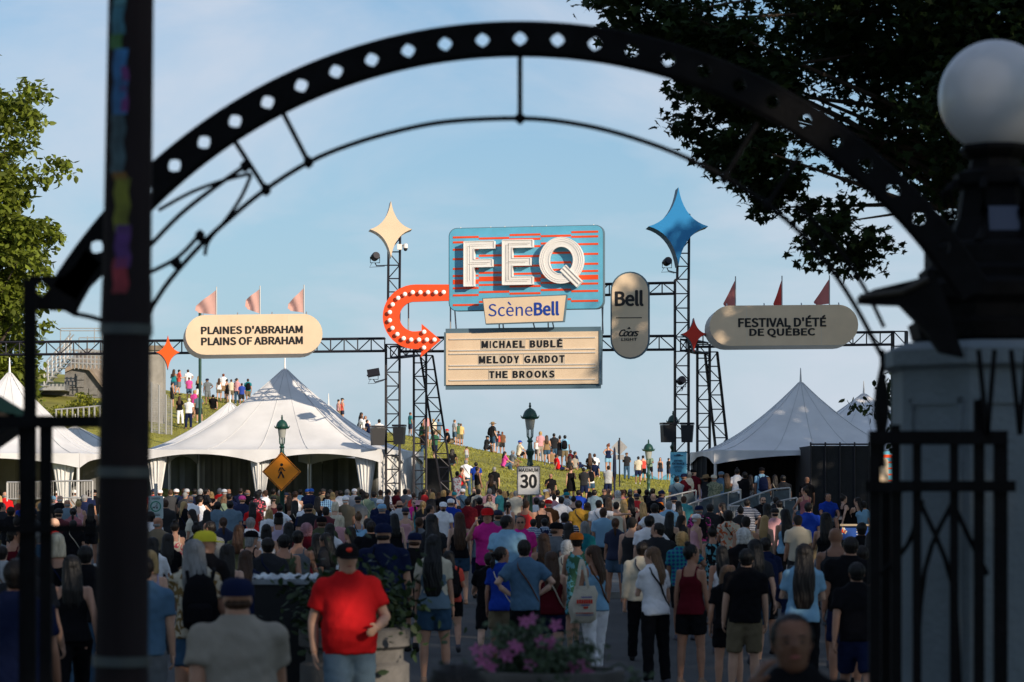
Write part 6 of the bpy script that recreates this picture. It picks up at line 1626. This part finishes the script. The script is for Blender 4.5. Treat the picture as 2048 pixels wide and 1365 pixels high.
for px, py, top, tc, hair, e in ((1656, 993, 'tee', 'royal', 'short:dark', dict(face='f')), (1696, 995, 'tank', 'black', 'bun:dark', dict(face='r')), (1712, 1000, 'tank', 'black', 'long:dark', dict(face='l')), (1725, 1008, 'tee', 'lightblue', 'short:dark', {}), (1612, 980, 'tank', 'salmon', 'bun:dark', dict(face='l'))):
    LINES.append(dict(px=px, py=py, top=top, tc=tc, hair=hair, bench=1, **e))
# nearest silhouettes at the bottom edge
LINES.append(dict(px=940, py=1322, top='tee', tc='black', hair='curly:black', s='560'))
LINES.append(dict(px=1612, py=1232, top='tee', tc='black', hair='short:black', s='470', face='f', pose='phone'))
# far crowd fillers
rf = random.Random(11)
taken = [(l['px'], l['py']) for l in LINES]
fill_tops = ['black', 'navy', 'white', 'charcoal', 'grey', 'black', 'slate', 'royal', 'red', 'lightblue', 'maroon', 'cream', 'lightgrey', 'green', 'teal', 'palepink', 'khaki']
for row_y, sp in ((966, 15), (973, 16), (981, 17), (991, 19), (1003, 22), (1018, 26), (1034, 30)):
    px = -10+rf.uniform(0, 10)
    while px < 1600:
        y = row_y+rf.uniform(-4, 4)
        lim = 1330 if row_y < 985 else (1390 if row_y < 1010 else 1600)
        if px < lim and not (195 < px < 300 and row_y < 1040) and all(abs(px-a)+abs(y-c)*1.0 > sp*.92 for a, c in taken) and not (row_y < 970 and (px < 200)):
            hk = rf.choice(['short:dark', 'short:brown', 'short:black', 'long:dark', 'long:brown', 'bob:blond', 'cap:black', 'cap:white', 'bun:dark', 'ponytail:brown', 'short:grey', 'long:blond', 'fringe:grey', 'cap:navy'])
            LINES.append(dict(px=px, py=y, top=rf.choice(['tee', 'tee', 'tank', 'tee']), tc=rf.choice(fill_tops), hair=hk, fill=1, face=rf.choice(['b', 'b', 'b', 'r', 'l'])))
            taken.append((px, y))
        px += sp*rf.uniform(.85, 1.5)
for row_y, sp in ((1048, 40), (1062, 44), (1080, 50), (1098, 60)):
    px = 10+rf.uniform(0, 30)
    while px < 1740:
        y = row_y+rf.uniform(-7, 7)
        if not (190 < px < 300) and not (500 < px < 640 and y > 1070) and not (860 < px < 940 and y > 1075) and not (1200 < px < 1250) and all(math.hypot(px-a, (y-c)*1.3) > sp*.52 for a, c in taken) and not any('s' in q and y > q['py']-12 and abs(px-q['px']) < .27*float(q['s']) for q in LINES):
            hk = rf.choice(['short:dark', 'short:black', 'long:dark', 'long:brown', 'cap:black', 'bun:dark', 'ponytail:brown', 'long:black', 'cap:navy'])
            LINES.append(dict(px=px, py=y, top=rf.choice(['tee', 'tank', 'tee']), tc=rf.choice(['black', 'charcoal', 'black', 'navy', 'black', 'olive', 'maroon', 'grey']), hair=hk, fill=2, face=rf.choice(['b', 'b', 'b', 'r', 'l']), bot=rf.choice(['shorts:black', 'trousers:black', 'shorts:navy'])))
            taken.append((px, y))
        px += sp*rf.uniform(.5, .9)
print('explicit', sum(1 for l in LINES if not l.get('fill')), 'mid', sum(1 for l in LINES if l.get('fill') == 2))
# resolve every entry
def on_hill(px, fy):
    best = None
    for d in np.arange(112, 171.5, .5):
        x = (px-1024)/F*d; y = 975-(zg(x, d)-CZ)/d*F
        if y <= fy: return d, x
    return 171.0, (px-1024)/F*171
rp_ = random.Random(21); PEOPLE = []; FEM = ('long', 'verylong', 'bob', 'bun', 'ponytail')
for l in LINES:
    hk, hc = l['hair'].split(':'); fem = hk in FEM or l['top'] in ('dress', 'tank') and hk not in ('fringe', 'bald', 'short')
    bd = l.get('build') or ('f' if fem else 'm')
    face = l.get('face', 'b'); body_rz = {'b': rp_.uniform(-12, 12), 'r': -62, 'l': 62, 'f': 180+rp_.uniform(-12, 12)}[face]; yaw = 0
    if face == 'r' and (rp_.random() < .5 or 's' in l) and not l.get('sit'): body_rz, yaw = -22, -45
    if face == 'l' and (rp_.random() < .5 or 's' in l) and not l.get('sit'): body_rz, yaw = 22, 45
    H0 = {'m': 1.74, 'f': 1.64, 'h': 1.75}[bd]*rp_.uniform(.985, 1.02)*float(l.get('scale', 1))
    if 's' in l:
        s_ = float(l['s']); d = F/s_; x = (l['px']-1024)/s_; z = zbase(d)+(.125 if in_pave(x, d) else 0); H0 = (975-l['py'])/s_+CZ-z
        if d > 20: H0 = min(1.95, max(1.25, H0))
    elif l.get('ramp'):
        d = 93.5; x = (l['px']-1024)/F*d; z = CZ+(975-l['py'])/F*d-H0
    elif l.get('bench'):
        d = 79.6; x = (l['px']-1024)/F*d; l['sit'] = 1; z = CZ+(975-l['py'])/F*d-.86*H0/1.7
    elif 'fy' in l:
        fy = l['fy']
        if l.get('foot'):
            s_ = (fy-l['py'])/1.5; d = min(112, F/s_); d = 104+6*rp_.random(); x = (l['px']-1024)/F*d; z = zg(x, d)
            H0 = CZ+(975-l['py'])/F*d-z
            if not 1.2 < H0 < 1.9: z += H0-1.68; H0 = 1.68
            # find where the head height fits the slope
            for dd_ in np.arange(96, 140, .5):
                xx = (l['px']-1024)/F*dd_; hh = CZ+(975-l['py'])/F*dd_-zg(xx, dd_)
                if hh < 1.68: d = dd_; x = xx; z = zg(xx, dd_); H0 = hh; break
        else:
            d, x = on_hill(l['px'], fy); z = zg(x, d); 
            hh = CZ+(975-l['py'])/F*d-z
            if l.get('sit'): H0 = min(1.85, max(1.35, hh/.50))
            else: H0 = min(1.85, max(1.5 if float(l.get('scale', 1)) == 1 else .8, hh))
    else:
        s_ = (l['py']-922)/(2.76-H0); d = F/s_; x = (l['px']-1024)/s_
        if d > 103: d = 103-rp_.uniform(0, 3); x = (l['px']-1024)/F*d; 
        z = zg(x, d)+(.125 if in_pave(x, d) else 0)
        if in_pave(x, d): H0 -= .1
    pose = l.get('pose') or (('sit' if rp_.random() < .5 else 'sit2') if l.get('sit') else rp_.choice(['walk1', 'walk2', 'walk3', 'walk4', 'stand', 'talk', 'hipone', 'lean'] if d < 75 else ['stand', 'walk4', 'walk1', 'lean', 'talk', 'fold', 'hipone']))
    bot = l.get('bot') or rp_.choice({'f': ['shorts:denim', 'shorts:black', 'trousers:black', 'skirt:charcoal', 'trousers:denim'], 'm': ['shorts:khaki', 'shorts:navy', 'trousers:denim', 'shorts:black', 'shorts:grey'], 'h': ['shorts:khaki', 'shorts:navy', 'shorts:charcoal']}[bd])
    PEOPLE.append(dict(l=l, hk=hk, hc=hc, bd=bd, rz=body_rz, yaw=yaw, H=H0, d=float(d), x=float(x), z=float(z), pose=pose, bot=bot, px=l['px']))
for p in PEOPLE:
    if p['bd'] == 'h' and p['pose'] in ('sit2',): p['pose'] = 'sit'
PEOPLE.sort(key=lambda p: -(F/p['d']*p['H']*(.5 if p['l'].get('sit') else 1)*(.3 if p['d'] < 112 and p['d'] > 72 and not p['l'].get('ramp') and not p['l'].get('bench') else 1)) + (1e6 if p['l'].get('fill') == 1 else 0))
NP = 322
CROWD = PEOPLE[NP:]; PEOPLE = PEOPLE[:NP]
print('people', len(PEOPLE), 'crowd', len(CROWD))
# build every mesh needed
need = set()
for p in PEOPLE:
    need.add(('body', p['pose'], p['bd'], p['yaw'])); need.add((p['l']['top'], p['pose'], p['bd'], 0))
    if p['l']['top'] != 'dress': need.add((p['bot'].split(':')[0], p['pose'], p['bd'], 0))
    need.add(('shoes', p['pose'], p['bd'], 0))
    if 'vest' in p['l']: need.add(('tank', p['pose'], p['bd'], 0))
SK = {}
NEARSET = {('walk1', 'm'), ('walk2', 'm')}
for k in sorted(need):
    b, sk = geo(*k); SK[(k[1], k[2])] = sk
    request(k, b, {'body': .0135, 'shoes': .012}.get(k[0], .0165), {'body': 3}.get(k[0], 5), [M_SKIN, M_EYE, M_LIP] if k[0] == 'body' else [M_CLOTH])
for bd in BUILDS:
    for kd in ('body', 'tee', 'tank', 'shorts'):
        b, sk = geo(kd, 'stand', bd, 0); SK[('stand', bd)] = sk; request(('low', kd, bd), b, .026, 2, [M_SKIN])
for hk in ('short', 'fringe', 'bob', 'long', 'bun', 'ponytail'): request(('lowhair', hk), hair_mb(hk), .02, 2, [M_HAIR])
request('hand', hand_mb(), .0052, 2, [M_SKIN])
for hk in ('short', 'fringe', 'curly', 'bob', 'long', 'verylong', 'bun', 'ponytail'): request(('hair', hk), hair_mb(hk), .009, 3, [M_HAIR])
ME = flush_remesh()
HV = arr(ME['hand']); HF = [tuple(p.vertices) for p in ME['hand'].polygons]
CLOTHV = {}
for k, me in list(ME.items()):
    if k == 'hand' or k[0] in ('low', 'lowhair'): continue
    if k[0] == 'hair':
        V = arr(me); th = np.arctan2(V[:, 1], V[:, 0]); r = np.hypot(V[:, 0], V[:, 1])+1e-5
        fr = 34 if k[1] != 'curly' else 9
        w = np.sin(th*fr+3*np.sin(V[:, 2]*16))*.003+np.sin(th*13+V[:, 2]*20)*.003 if k[1] != 'curly' else np.sin(V[:, 0]*150)*np.sin(V[:, 1]*140)*np.sin(V[:, 2]*150)*.013
        V[:, 0] += V[:, 0]/r*w; V[:, 1] += V[:, 1]/r*w; me.vertices.foreach_set('co', V.ravel()); me.update()
    elif k[0] == 'body':
        sk = SK[(k[1], k[2])]; V = arr(me).tolist(); Fs = [tuple(p.vertices) for p in me.polygons]; mi = [0]*len(Fs)
        ar_ = BUILDS[k[2]]['ar']; hs = .92+.1*(ar_-.84)
        for side, (sh, el, wr, f) in zip((1, -1), sk['arms']):
            z = -f; xin = Vector((side, 0, 0)); xin = (xin-z*xin.dot(z))
            if xin.length < .3: xin = Vector((0, 0, 1))-z*z.z
            xin.normalize(); y = z.cross(xin)
            if side < 0: y = -y
            # local x outward, y forward (thumb)
            if y.y < 0 and abs(f.y) < .7: y = -y
            base_ = len(V)
            for hx, hy, hz in HV: v = wr+(xin*hx+y*hy+z*hz)*hs; V.append((v.x, v.y, v.z))
            flip = (xin.cross(y)).dot(z) < 0
            for fc in HF: Fs.append(tuple(i+base_ for i in (reversed(fc) if flip else fc))); mi.append(0)
        Rz = Matrix.Rotation(R(k[3]), 3, 'Z'); Hc = sk['head']
        eb = MB()
        for sx in (-1, 1): ell(eb, (sx*.030, .088, .008), (.013, .007, .006), 8); ell(eb, (sx*.031, .0905, .03), (.019, .006, .004), 8)
        ne = len(eb.f); ell(eb, (0, .097, -.053), (.023, .006, .006), 8)
        base_ = len(V)
        for v in eb.v: q_ = Rz @ Vector(v)+Hc; V.append((q_.x, q_.y, q_.z))
        for i, fc in enumerate(eb.f): Fs.append(tuple(j+base_ for j in fc)); mi.append(1 if i < ne else 2)
        m2 = bpy.data.meshes.new('body'); m2.from_pydata(V, [], Fs)
        for m in (M_SKIN, M_EYE, M_LIP): m2.materials.append(m)
        m2.polygons.foreach_set('material_index', mi); m2.polygons.foreach_set('use_smooth', [True]*len(Fs)); m2.update(); ME[k] = m2
    elif k[0] in ('tee', 'long', 'tank', 'dress', 'trousers', 'shorts', 'skirt'):
        wrinkle(me, .0042 if k[0] != 'tank' else .002, hash(k[1]) % 7 if False else len(k[1]))
PATME = {}
def cloth_me(key, pat):
    if pat == 'plain': return ME[key]
    if (key, pat) not in PATME:
        m = ME[key].copy(); m.materials.clear(); m.materials.append(PATS[pat]); PATME[(key, pat)] = m
    return PATME[(key, pat)]
HATME = {k: cap_mesh(k).mesh(k, M_CLOTH, True) for k in ('cap', 'bucket', 'straw')}
b = MB()
for sx in (-1, 1): ell(b, (sx*.032, .098, .006), (.024, .008, .017), 10); b.bar((sx*.052, .09, .012), (sx*.08, -.0, .012), .005)
b.bar((-.012, .104, .010), (.012, .104, .010), .005); GLASS = b.mesh('sunglasses', M_EYE, True)
b = MB(); ell(b, (0, .062, -.078), (.056, .048, .036), 14); ell(b, (0, .094, -.036), (.028, .008, .006), 8); BEARD = b.mesh('beard', M_HAIR, True)
def bag_mb():
    b = MB(); loft(b, [(.95, .10, .05, -.20), (.985, .15, .085, -.21), (1.2, .158, .095, -.215), (1.34, .135, .08, -.20), (1.41, .09, .05, -.19), (1.43, .04, .03, -.18)], None, 24); b.tube([(-.03, -.19, 1.42), (-.03, -.2, 1.47), (.03, -.2, 1.47), (.03, -.19, 1.42)], .012, 6); return b
request('backpack', bag_mb(), .014, 2, [M_CLOTH]); b = MB()
loft(b, [(1.0, .10, .03, -.28), (1.02, .115, .045, -.285), (1.15, .11, .045, -.29), (1.19, .09, .03, -.28)], None, 20); request('pocket', b, .012, 2, [M_CLOTH])
M2 = flush_remesh(); BAGME = M2['backpack']; POCKME = M2['pocket']
b = MB()
for sx in (-1, 1): b.tube([(sx*.10, -.15, 1.36), (sx*.115, -.09, 1.45), (sx*.118, .02, 1.475), (sx*.12, .11, 1.40), (sx*.13, .14, 1.25), (sx*.16, .06, 1.08), (sx*.12, -.14, 1.0)], .017, 7)
BSTRAP = b.mesh('bag_strap', M_CLOTH, True)
def strap_me(bd):
    Bd = BUILDS[bd]; b = MB(); pts = []
    def ringpt(z, t):
        zs = [r[0] for r in Bd['rings']]; rx = np.interp(z, zs, [r[1] for r in Bd['rings']])+.030; ry = np.interp(z, zs, [r[2] for r in Bd['rings']])+.036
        return Vector((rx*math.cos(t), ry*math.sin(t), z))
    for k in range(15): u_ = k/14; pts.append(ringpt(1.44-.46*u_, R(-125+95*u_-0)) if u_ > .01 else Vector((-.09, -.06, 1.475)))
    for i in range(len(pts)-1): b.bar(pts[i], pts[i+1], .012, .028, up=(0, -1, .3))
    return b.mesh('strap', M_CLOTH, False)
STRAP = {k: strap_me(k) for k in BUILDS}
def jitter(c, r, a=.12): k = 1+r.uniform(-a, a); return (c[0]*k, c[1]*k, c[2]*k, 1)
LAB = {}
CN = dict(lightgrey='light grey', steel='dusty blue', royal='royal blue', lightblue='light blue', slate='blue grey', paleyellow='pale yellow', palepink='pale pink', palejeans='pale denim', neon='neon yellow and orange')
cn = lambda c: CN.get(c, c)
TN = dict(tee='t-shirt', tank='sleeveless top', long='long sleeved shirt', dress='dress')
HN = dict(short='short %s hair', fringe='thinning %s hair', bald='a bald head', curly='curly %s hair', bob='a %s bob', long='long %s hair', verylong='very long %s hair', bun='a %s hair bun', ponytail='a %s ponytail', cap='a %s cap', bucket='a %s bucket hat', straw='a straw hat')
HCN = dict(dark='dark', whiteblond='white blond', lightbrown='light brown', pinkgrey='pinkish grey')
PN = dict(stripe='striped', darkstripe='striped', plaid='checked', floral='floral', bluefloral='blue patterned', orangefloral='orange floral', tiedye='tie-dye', camo='camouflage', ochre='ochre printed', speck='speckled')
def place_words(p):
    px, py, d = p['px'], p['l']['py'], p['d']
    if p['l'].get('ramp'): return 'queueing on the right ramp'
    if p['l'].get('bench'): return 'on the bench before the black scrim'
    if d > 115:
        a = 'high on the hill' if d > 160 else 'lower on the hill'
        return a+(' at far left' if px < 520 else ' behind the big tent' if px < 760 else ' between the black towers' if px < 940 else ' near the street lamp' if px < 1100 else ' right of the street lamp' if px < 1240 else ' near the blue banner')
    dist = 'in the nearest rows' if d < 36 else 'on the road' if d < 52 else 'mid crowd' if d < 72 else 'in the far crowd'
    if px < 200: w_ = 'behind the left iron fence'
    elif px < 320: w_ = 'beside the foreground pole'
    elif px < 520: w_ = 'left of the walker sign'
    elif px < 640: w_ = 'below the walker sign'
    elif px < 770: w_ = 'below the big tent'
    elif px < 900: w_ = 'below the left towers'
    elif px < 1020: w_ = 'left of the speed sign'
    elif px < 1110: w_ = 'below the speed sign'
    elif px < 1230: w_ = 'right of the speed sign'
    elif px < 1370: w_ = 'below the blue banner'
    elif px < 1560: w_ = 'below the ramp'
    else: w_ = 'towards the right gate'
    return dist+' '+w_
rq = random.Random(5)
for p in PEOPLE:
    l = p['l']; sc_ = p['H']/1.728; sk = SK[(p['pose'], p['bd'])]
    r_ = random.Random(int(l['px']*13+l['py']*7))
    root = thing('person', None, 'person', (p['x'], p['d'], p['z']), R(p['rz']))
    root.scale = (sc_*r_.uniform(.95, 1.06)*(.9 if l.get('pose') == 'redman' else 1), sc_, sc_); root.rotation_euler = (R(r_.uniform(-2, 2)), R(r_.uniform(-2.2, 2.2)), R(p['rz'])); dz = -sk['drop']; p['root'] = root
    def child(nm, me, loc=(0, 0, 0), rot=(0, 0, 0), colr=None, par=root, s_=(1, 1, 1)):
        o = bpy.data.objects.new(nm, me); link(o, par); o.location = loc; o.rotation_euler = rot; o.scale = s_
        if colr is not None: o.color = colr
        return o
    skin = SKINS[r_.choice([0, 0, 1, 1, 2, 2, 3, 4, 5])] if p['d'] > 14 else (.16, .075, .045)  # nearest figures: dim shade is put into a darker skin colour
    if l.get('hair', '').startswith('bald:brown'): skin = SKINS[5]
    child('body', ME[('body', p['pose'], p['bd'], p['yaw'])], (0, 0, dz), colr=(*skin, 1))
    tc = PAL[l['tc']]; pat = l.get('pat', 'plain')
    child({'tee': 't_shirt', 'tank': 'sleeveless_top', 'long': 'shirt', 'dress': 'dress'}[l['top']], cloth_me((l['top'], p['pose'], p['bd'], 0), pat), (0, 0, dz), colr=jitter(tc, r_, .15 if l.get('fill') else .04))
    if l['top'] != 'dress':
        bk_, bc = p['bot'].split(':'); child(bk_, ME[(bk_, p['pose'], p['bd'], 0)], (0, 0, dz), colr=jitter(PAL[bc], r_))
    child('shoes', ME[('shoes', p['pose'], p['bd'], 0)], (0, 0, dz), colr=jitter(r_.choice([(.5, .5, .5), (.02, .02, .02), (.1, .1, .12), (.3, .2, .15)]), r_))
    Hc = sk['head']+Vector((0, 0, dz)); hr = (0, 0, R(p['yaw']))
    hk, hc = p['hk'], p['hc']; hat = None; hcol = HAIRC.get(hc)
    if hk in ('cap', 'bucket', 'straw'):
        hat = (hk, PAL[hc]); hk = 'fringe' if p['bd'] != 'f' else r_.choice(['fringe', 'ponytail', 'bob']); hcol = HAIRC[r_.choice(['dark', 'brown', 'grey', 'dark', 'lightbrown'])]
    if 'cap' in l: hat = ('cap', PAL[l['cap']])
    if hk != 'bald': child('hair', ME[('hair', hk)], Hc, hr, (*(hcol or HAIRC['dark']), 1), s_=(.985, .985, .97) if hat else (1, 1, 1))
    if hat:
        hto = child('cap' if hat[0] == 'cap' else 'hat', HATME[hat[0]], Hc, hr, (*hat[1], 1), s_=(1.04, 1.04, 1.02))
        if l['tc'] == 'red' and l.get('pose') == 'redman':
            e2 = MB(); ell(e2, (0, .103, .075), (.026, .008, .018), 10); e_o = e2.build('cap_badge', M_RED, hto, local=True)
    if l.get('glasses'): child('sunglasses', GLASS, Hc, hr)
    if l.get('beard'): child('beard', BEARD, Hc, hr, (*HAIRC['dark'], 1))
    if 'vest' in l: child('vest', ME[('tank', p['pose'], p['bd'], 0)], (0, 0, dz-.01), colr=(*PAL[l['vest']], 1), s_=(1.07, 1.09, 1.005))
    if 'strap' not in l and 'bag' not in l and p['d'] < 112 and p['pose'] not in ('redman', 'sit', 'sit2') and r_.random() < .22: l['strap'] = r_.choice(['black', 'black', 'navy', 'brown', 'cream'])
    if 'strap' in l: child('strap', STRAP[p['bd']], (0, 0, dz), colr=(*PAL[l['strap']], 1))
    if 'bag' in l:
        bg_ = thing('backpack', None, 'backpack', (p['x'], p['d'], p['z']), R(p['rz'])); bg_.scale = (sc_,)*3
        bg_['label'] = cn(l['bag'])+' backpack worn by the person in '+((PN[pat]+' ') if pat != 'plain' else '')+cn(l['tc'])+' '+TN[l['top']]+' '+('on the hill' if p['d'] > 115 else 'at the ramp' if l.get('ramp') else 'left of the walker sign' if p['px'] < 560 else 'near the speed sign' if p['px'] < 1250 else 'right of the road' if p['px'] < 1520 else 'towards the right gate')
        yb = -.02 if p['bd'] == 'h' else 0
        child('bag_body', BAGME, (0, yb, dz), colr=(*PAL[l['bag']], 1), par=bg_); child('front_pocket', POCKME, (0, yb, dz), colr=jitter(PAL[l['bag']], r_, .4), par=bg_); child('bag_strap', BSTRAP, (0, yb, dz), colr=(*PAL[l['bag']], 1), par=bg_)
    hw = HN[p['hk']]; hw = hw % HCN.get(hc, cn(hc)) if '%s' in hw else hw
    if 'cap' in l: hw = 'a '+l['cap']+' cap'
    sit = 'seated ' if l.get('sit') else ''; fc = {'f': ' facing us', 'r': '', 'l': '', 'b': ''}[l.get('face', 'b')]
    base_ = 'person'+fc+' in '+((PN[pat]+' ') if pat != 'plain' else '')+cn(l['tc'])+' '+TN[l['top']]+' with '+hw
    p['base'] = base_; p['where'] = (sit+place_words(p)).strip()
    if p['d'] > 115: root['group'] = 'people watching from the hill'
    elif l.get('ramp'): root['group'] = 'people queueing on the ramp'
    elif l.get('bench'): root['group'] = 'people sitting before the black scrim'
    else: root['group'] = 'people in the crowd'
grp = {}
for p in PEOPLE: grp.setdefault(p['base']+', '+p['where'], []).append(p)
ordn = ['leftmost', 'second from left', 'third from left', 'fourth from left', 'fifth from left', 'sixth from left', 'seventh from left']
for k, v in grp.items():
    v.sort(key=lambda q: q['px'])
    for i, p in enumerate(v):
        lab = k if len(v) == 1 else k+', '+(('left one' if i == 0 else 'right one') if len(v) == 2 else ordn[min(i, 6)])
        for a_, c_ in ((' the ', ' '), (' a ', ' '), ('nearest rows', 'near rows'), (' hair', ''), (' long sleeved', ''), (' from left', ''), ('person ', ''), ('neon yellow and orange', 'neon'), (' facing us', '')):
            if len(lab.split()) > 16: lab = lab.replace(a_, c_)
        p['root']['label'] = lab
# the smallest, farthest people as one mass
m = bpy.data.materials.new('distant people'); m.use_nodes = True; n_ = m.node_tree; at_ = n_.nodes.new('ShaderNodeAttribute'); at_.attribute_name = 'Col'
n_.links.new(at_.outputs['Color'], n_.nodes['Principled BSDF'].inputs['Base Color']); n_.nodes['Principled BSDF'].inputs['Roughness'].default_value = .8
AV = []; AF = []; AC = []; off = 0
def tris(me):
    me.calc_loop_triangles(); t = np.zeros(len(me.loop_triangles)*3, np.int32); me.loop_triangles.foreach_get('vertices', t); return t.reshape(-1, 3)
LC = {k: (arr(v), tris(v)) for k, v in ME.items() if isinstance(k, tuple) and k[0] in ('low', 'lowhair')}
hm = HATME['cap']; LC['cap'] = (arr(hm), tris(hm))
for p in CROWD:
    l = p['l']; sc_ = p['H']/1.728; sk = SK[('stand', p['bd'])]; dz = -sk['drop']; r_ = random.Random(int(l['px']*7))
    hk = {'cap': 'fringe'}.get(p['hk'], p['hk']); Hc = sk['head']
    ps = [(('low', 'body', p['bd']), SKINS[r_.choice([0, 1, 2, 3, 4])], (0, 0, 0)), (('low', l['top'] if l['top'] == 'tank' else 'tee', p['bd']), PAL[l['tc']], (0, 0, 0)), (('low', 'shorts', p['bd']), PAL[r_.choice(['denim', 'black', 'khaki', 'navy'])], (0, 0, 0)),
          (('lowhair', hk if ('lowhair', hk) in LC else 'short'), HAIRC.get(p['hc'], HAIRC['brown']), Hc)]
    if p['hk'] == 'cap': ps.append(('cap', PAL[p['hc']], Hc))
    c, s_ = math.cos(R(p['rz'])), math.sin(R(p['rz'])); Rm = np.array([[c, -s_, 0], [s_, c, 0], [0, 0, 1]])
    for k, col, o_ in ps:
        V, T_ = LC[k]; V = (V+np.array(o_)+np.array([0, 0, dz]))*sc_ @ Rm.T+np.array([p['x'], p['d'], p['z']])
        AV.append(V); AF.append(T_+off); off += len(V); AC.append(np.tile(np.array([*col, 1.0]), (len(V), 1)))
me = fastmesh('crowd', np.vstack(AV), np.vstack(AF), m, True); ca = me.color_attributes.new('Col', 'FLOAT_COLOR', 'POINT'); ca.data.foreach_set('color', np.vstack(AC).astype(np.float32).ravel())
o = bpy.data.objects.new('crowd', me); link(o); tag(o, 'mass of small distant people filling the far end of the crowd', 'crowd', kind='stuff')
# tote bag of the woman in white trousers
tw = next(p for p in PEOPLE if p['bot'] == 'trousers:white' and p['d'] < 50)
tb = thing('tote_bag', 'cream cloth tote bag with red and blue print carried by the person in white trousers', 'bag', P(1167, 1215, tw['d']-.32), R(12))
St = F/tw['d']; b = MB(); n = 14; vs = []
for j, (zz, ww, tt) in enumerate(((.30, .26, .02), (.2, .33, .05), (.08, .36, .075), (-.02, .36, .085), (-.12, .33, .07), (-.17, .27, .03))):
    for k in range(n):
        t = 2*math.pi*k/n; vs.append((ww/2*math.copysign(abs(math.cos(t))**.5, math.cos(t))+.02*math.sin(j*2)-.03*(j-2)*.3, tt*math.sin(t)*(1+.2*math.sin(k*2.3)), zz-.03))
b.add(vs, [(j*n+k, j*n+(k+1) % n, (j+1)*n+(k+1) % n, (j+1)*n+k) for j in range(5) for k in range(n)]+[tuple(range(n)), tuple(range(6*n-1, 5*n-1, -1))]); b.build('bag_body', mat('natural canvas', (.55, .50, .40), .85, nscale=10, namt=.1, bump=.4, bscale=20), tb, smooth=True, local=True)
for dx, dy in ((.0, -.03), (.0, .03)):
    b = MB(); pts = [(-.09, dy, .24), (-.06, dy, .40), (-.035, dy+.05, .52), (.0, dy+.1, .60), (.02, dy+.06, .52), (.03, dy, .40), (.06, dy, .24)]
    for i in range(6): b.bar(pts[i], pts[i+1], .03, .006, up=(0, 1, 0))
    b.build('handle', MATS['natural canvas'], tb, local=True)
text('FESTIVAL', -.09, .09, .10, .13, -.082, M_NAVYINK, tb, bold=.02, ext=.004) if False else None
for z_, x0, x1, hh, m in ((.13, -.05, .09, .015, M_NAVYINK), (.075, -.11, .10, .05, M_RED), (.03, -.05, .06, .012, M_NAVYINK), (.0, -.02, .04, .025, M_RED), (-.07, -.12, .11, .012, M_REDF), (-.095, -.12, .11, .008, M_NAVYINK)):
    b = MB()
    nn = 7
    for k in range(nn):
        xa = x0+(x1-x0)*(k+.08)/nn; xb = x0+(x1-x0)*(k+.85)/nn; b.box(((xa+xb)/2, -.088, z_), (xb-xa, .006, hh))
    o = b.build('print', m, tb, local=True); tag(o, kind='stuff')
flush_texts()
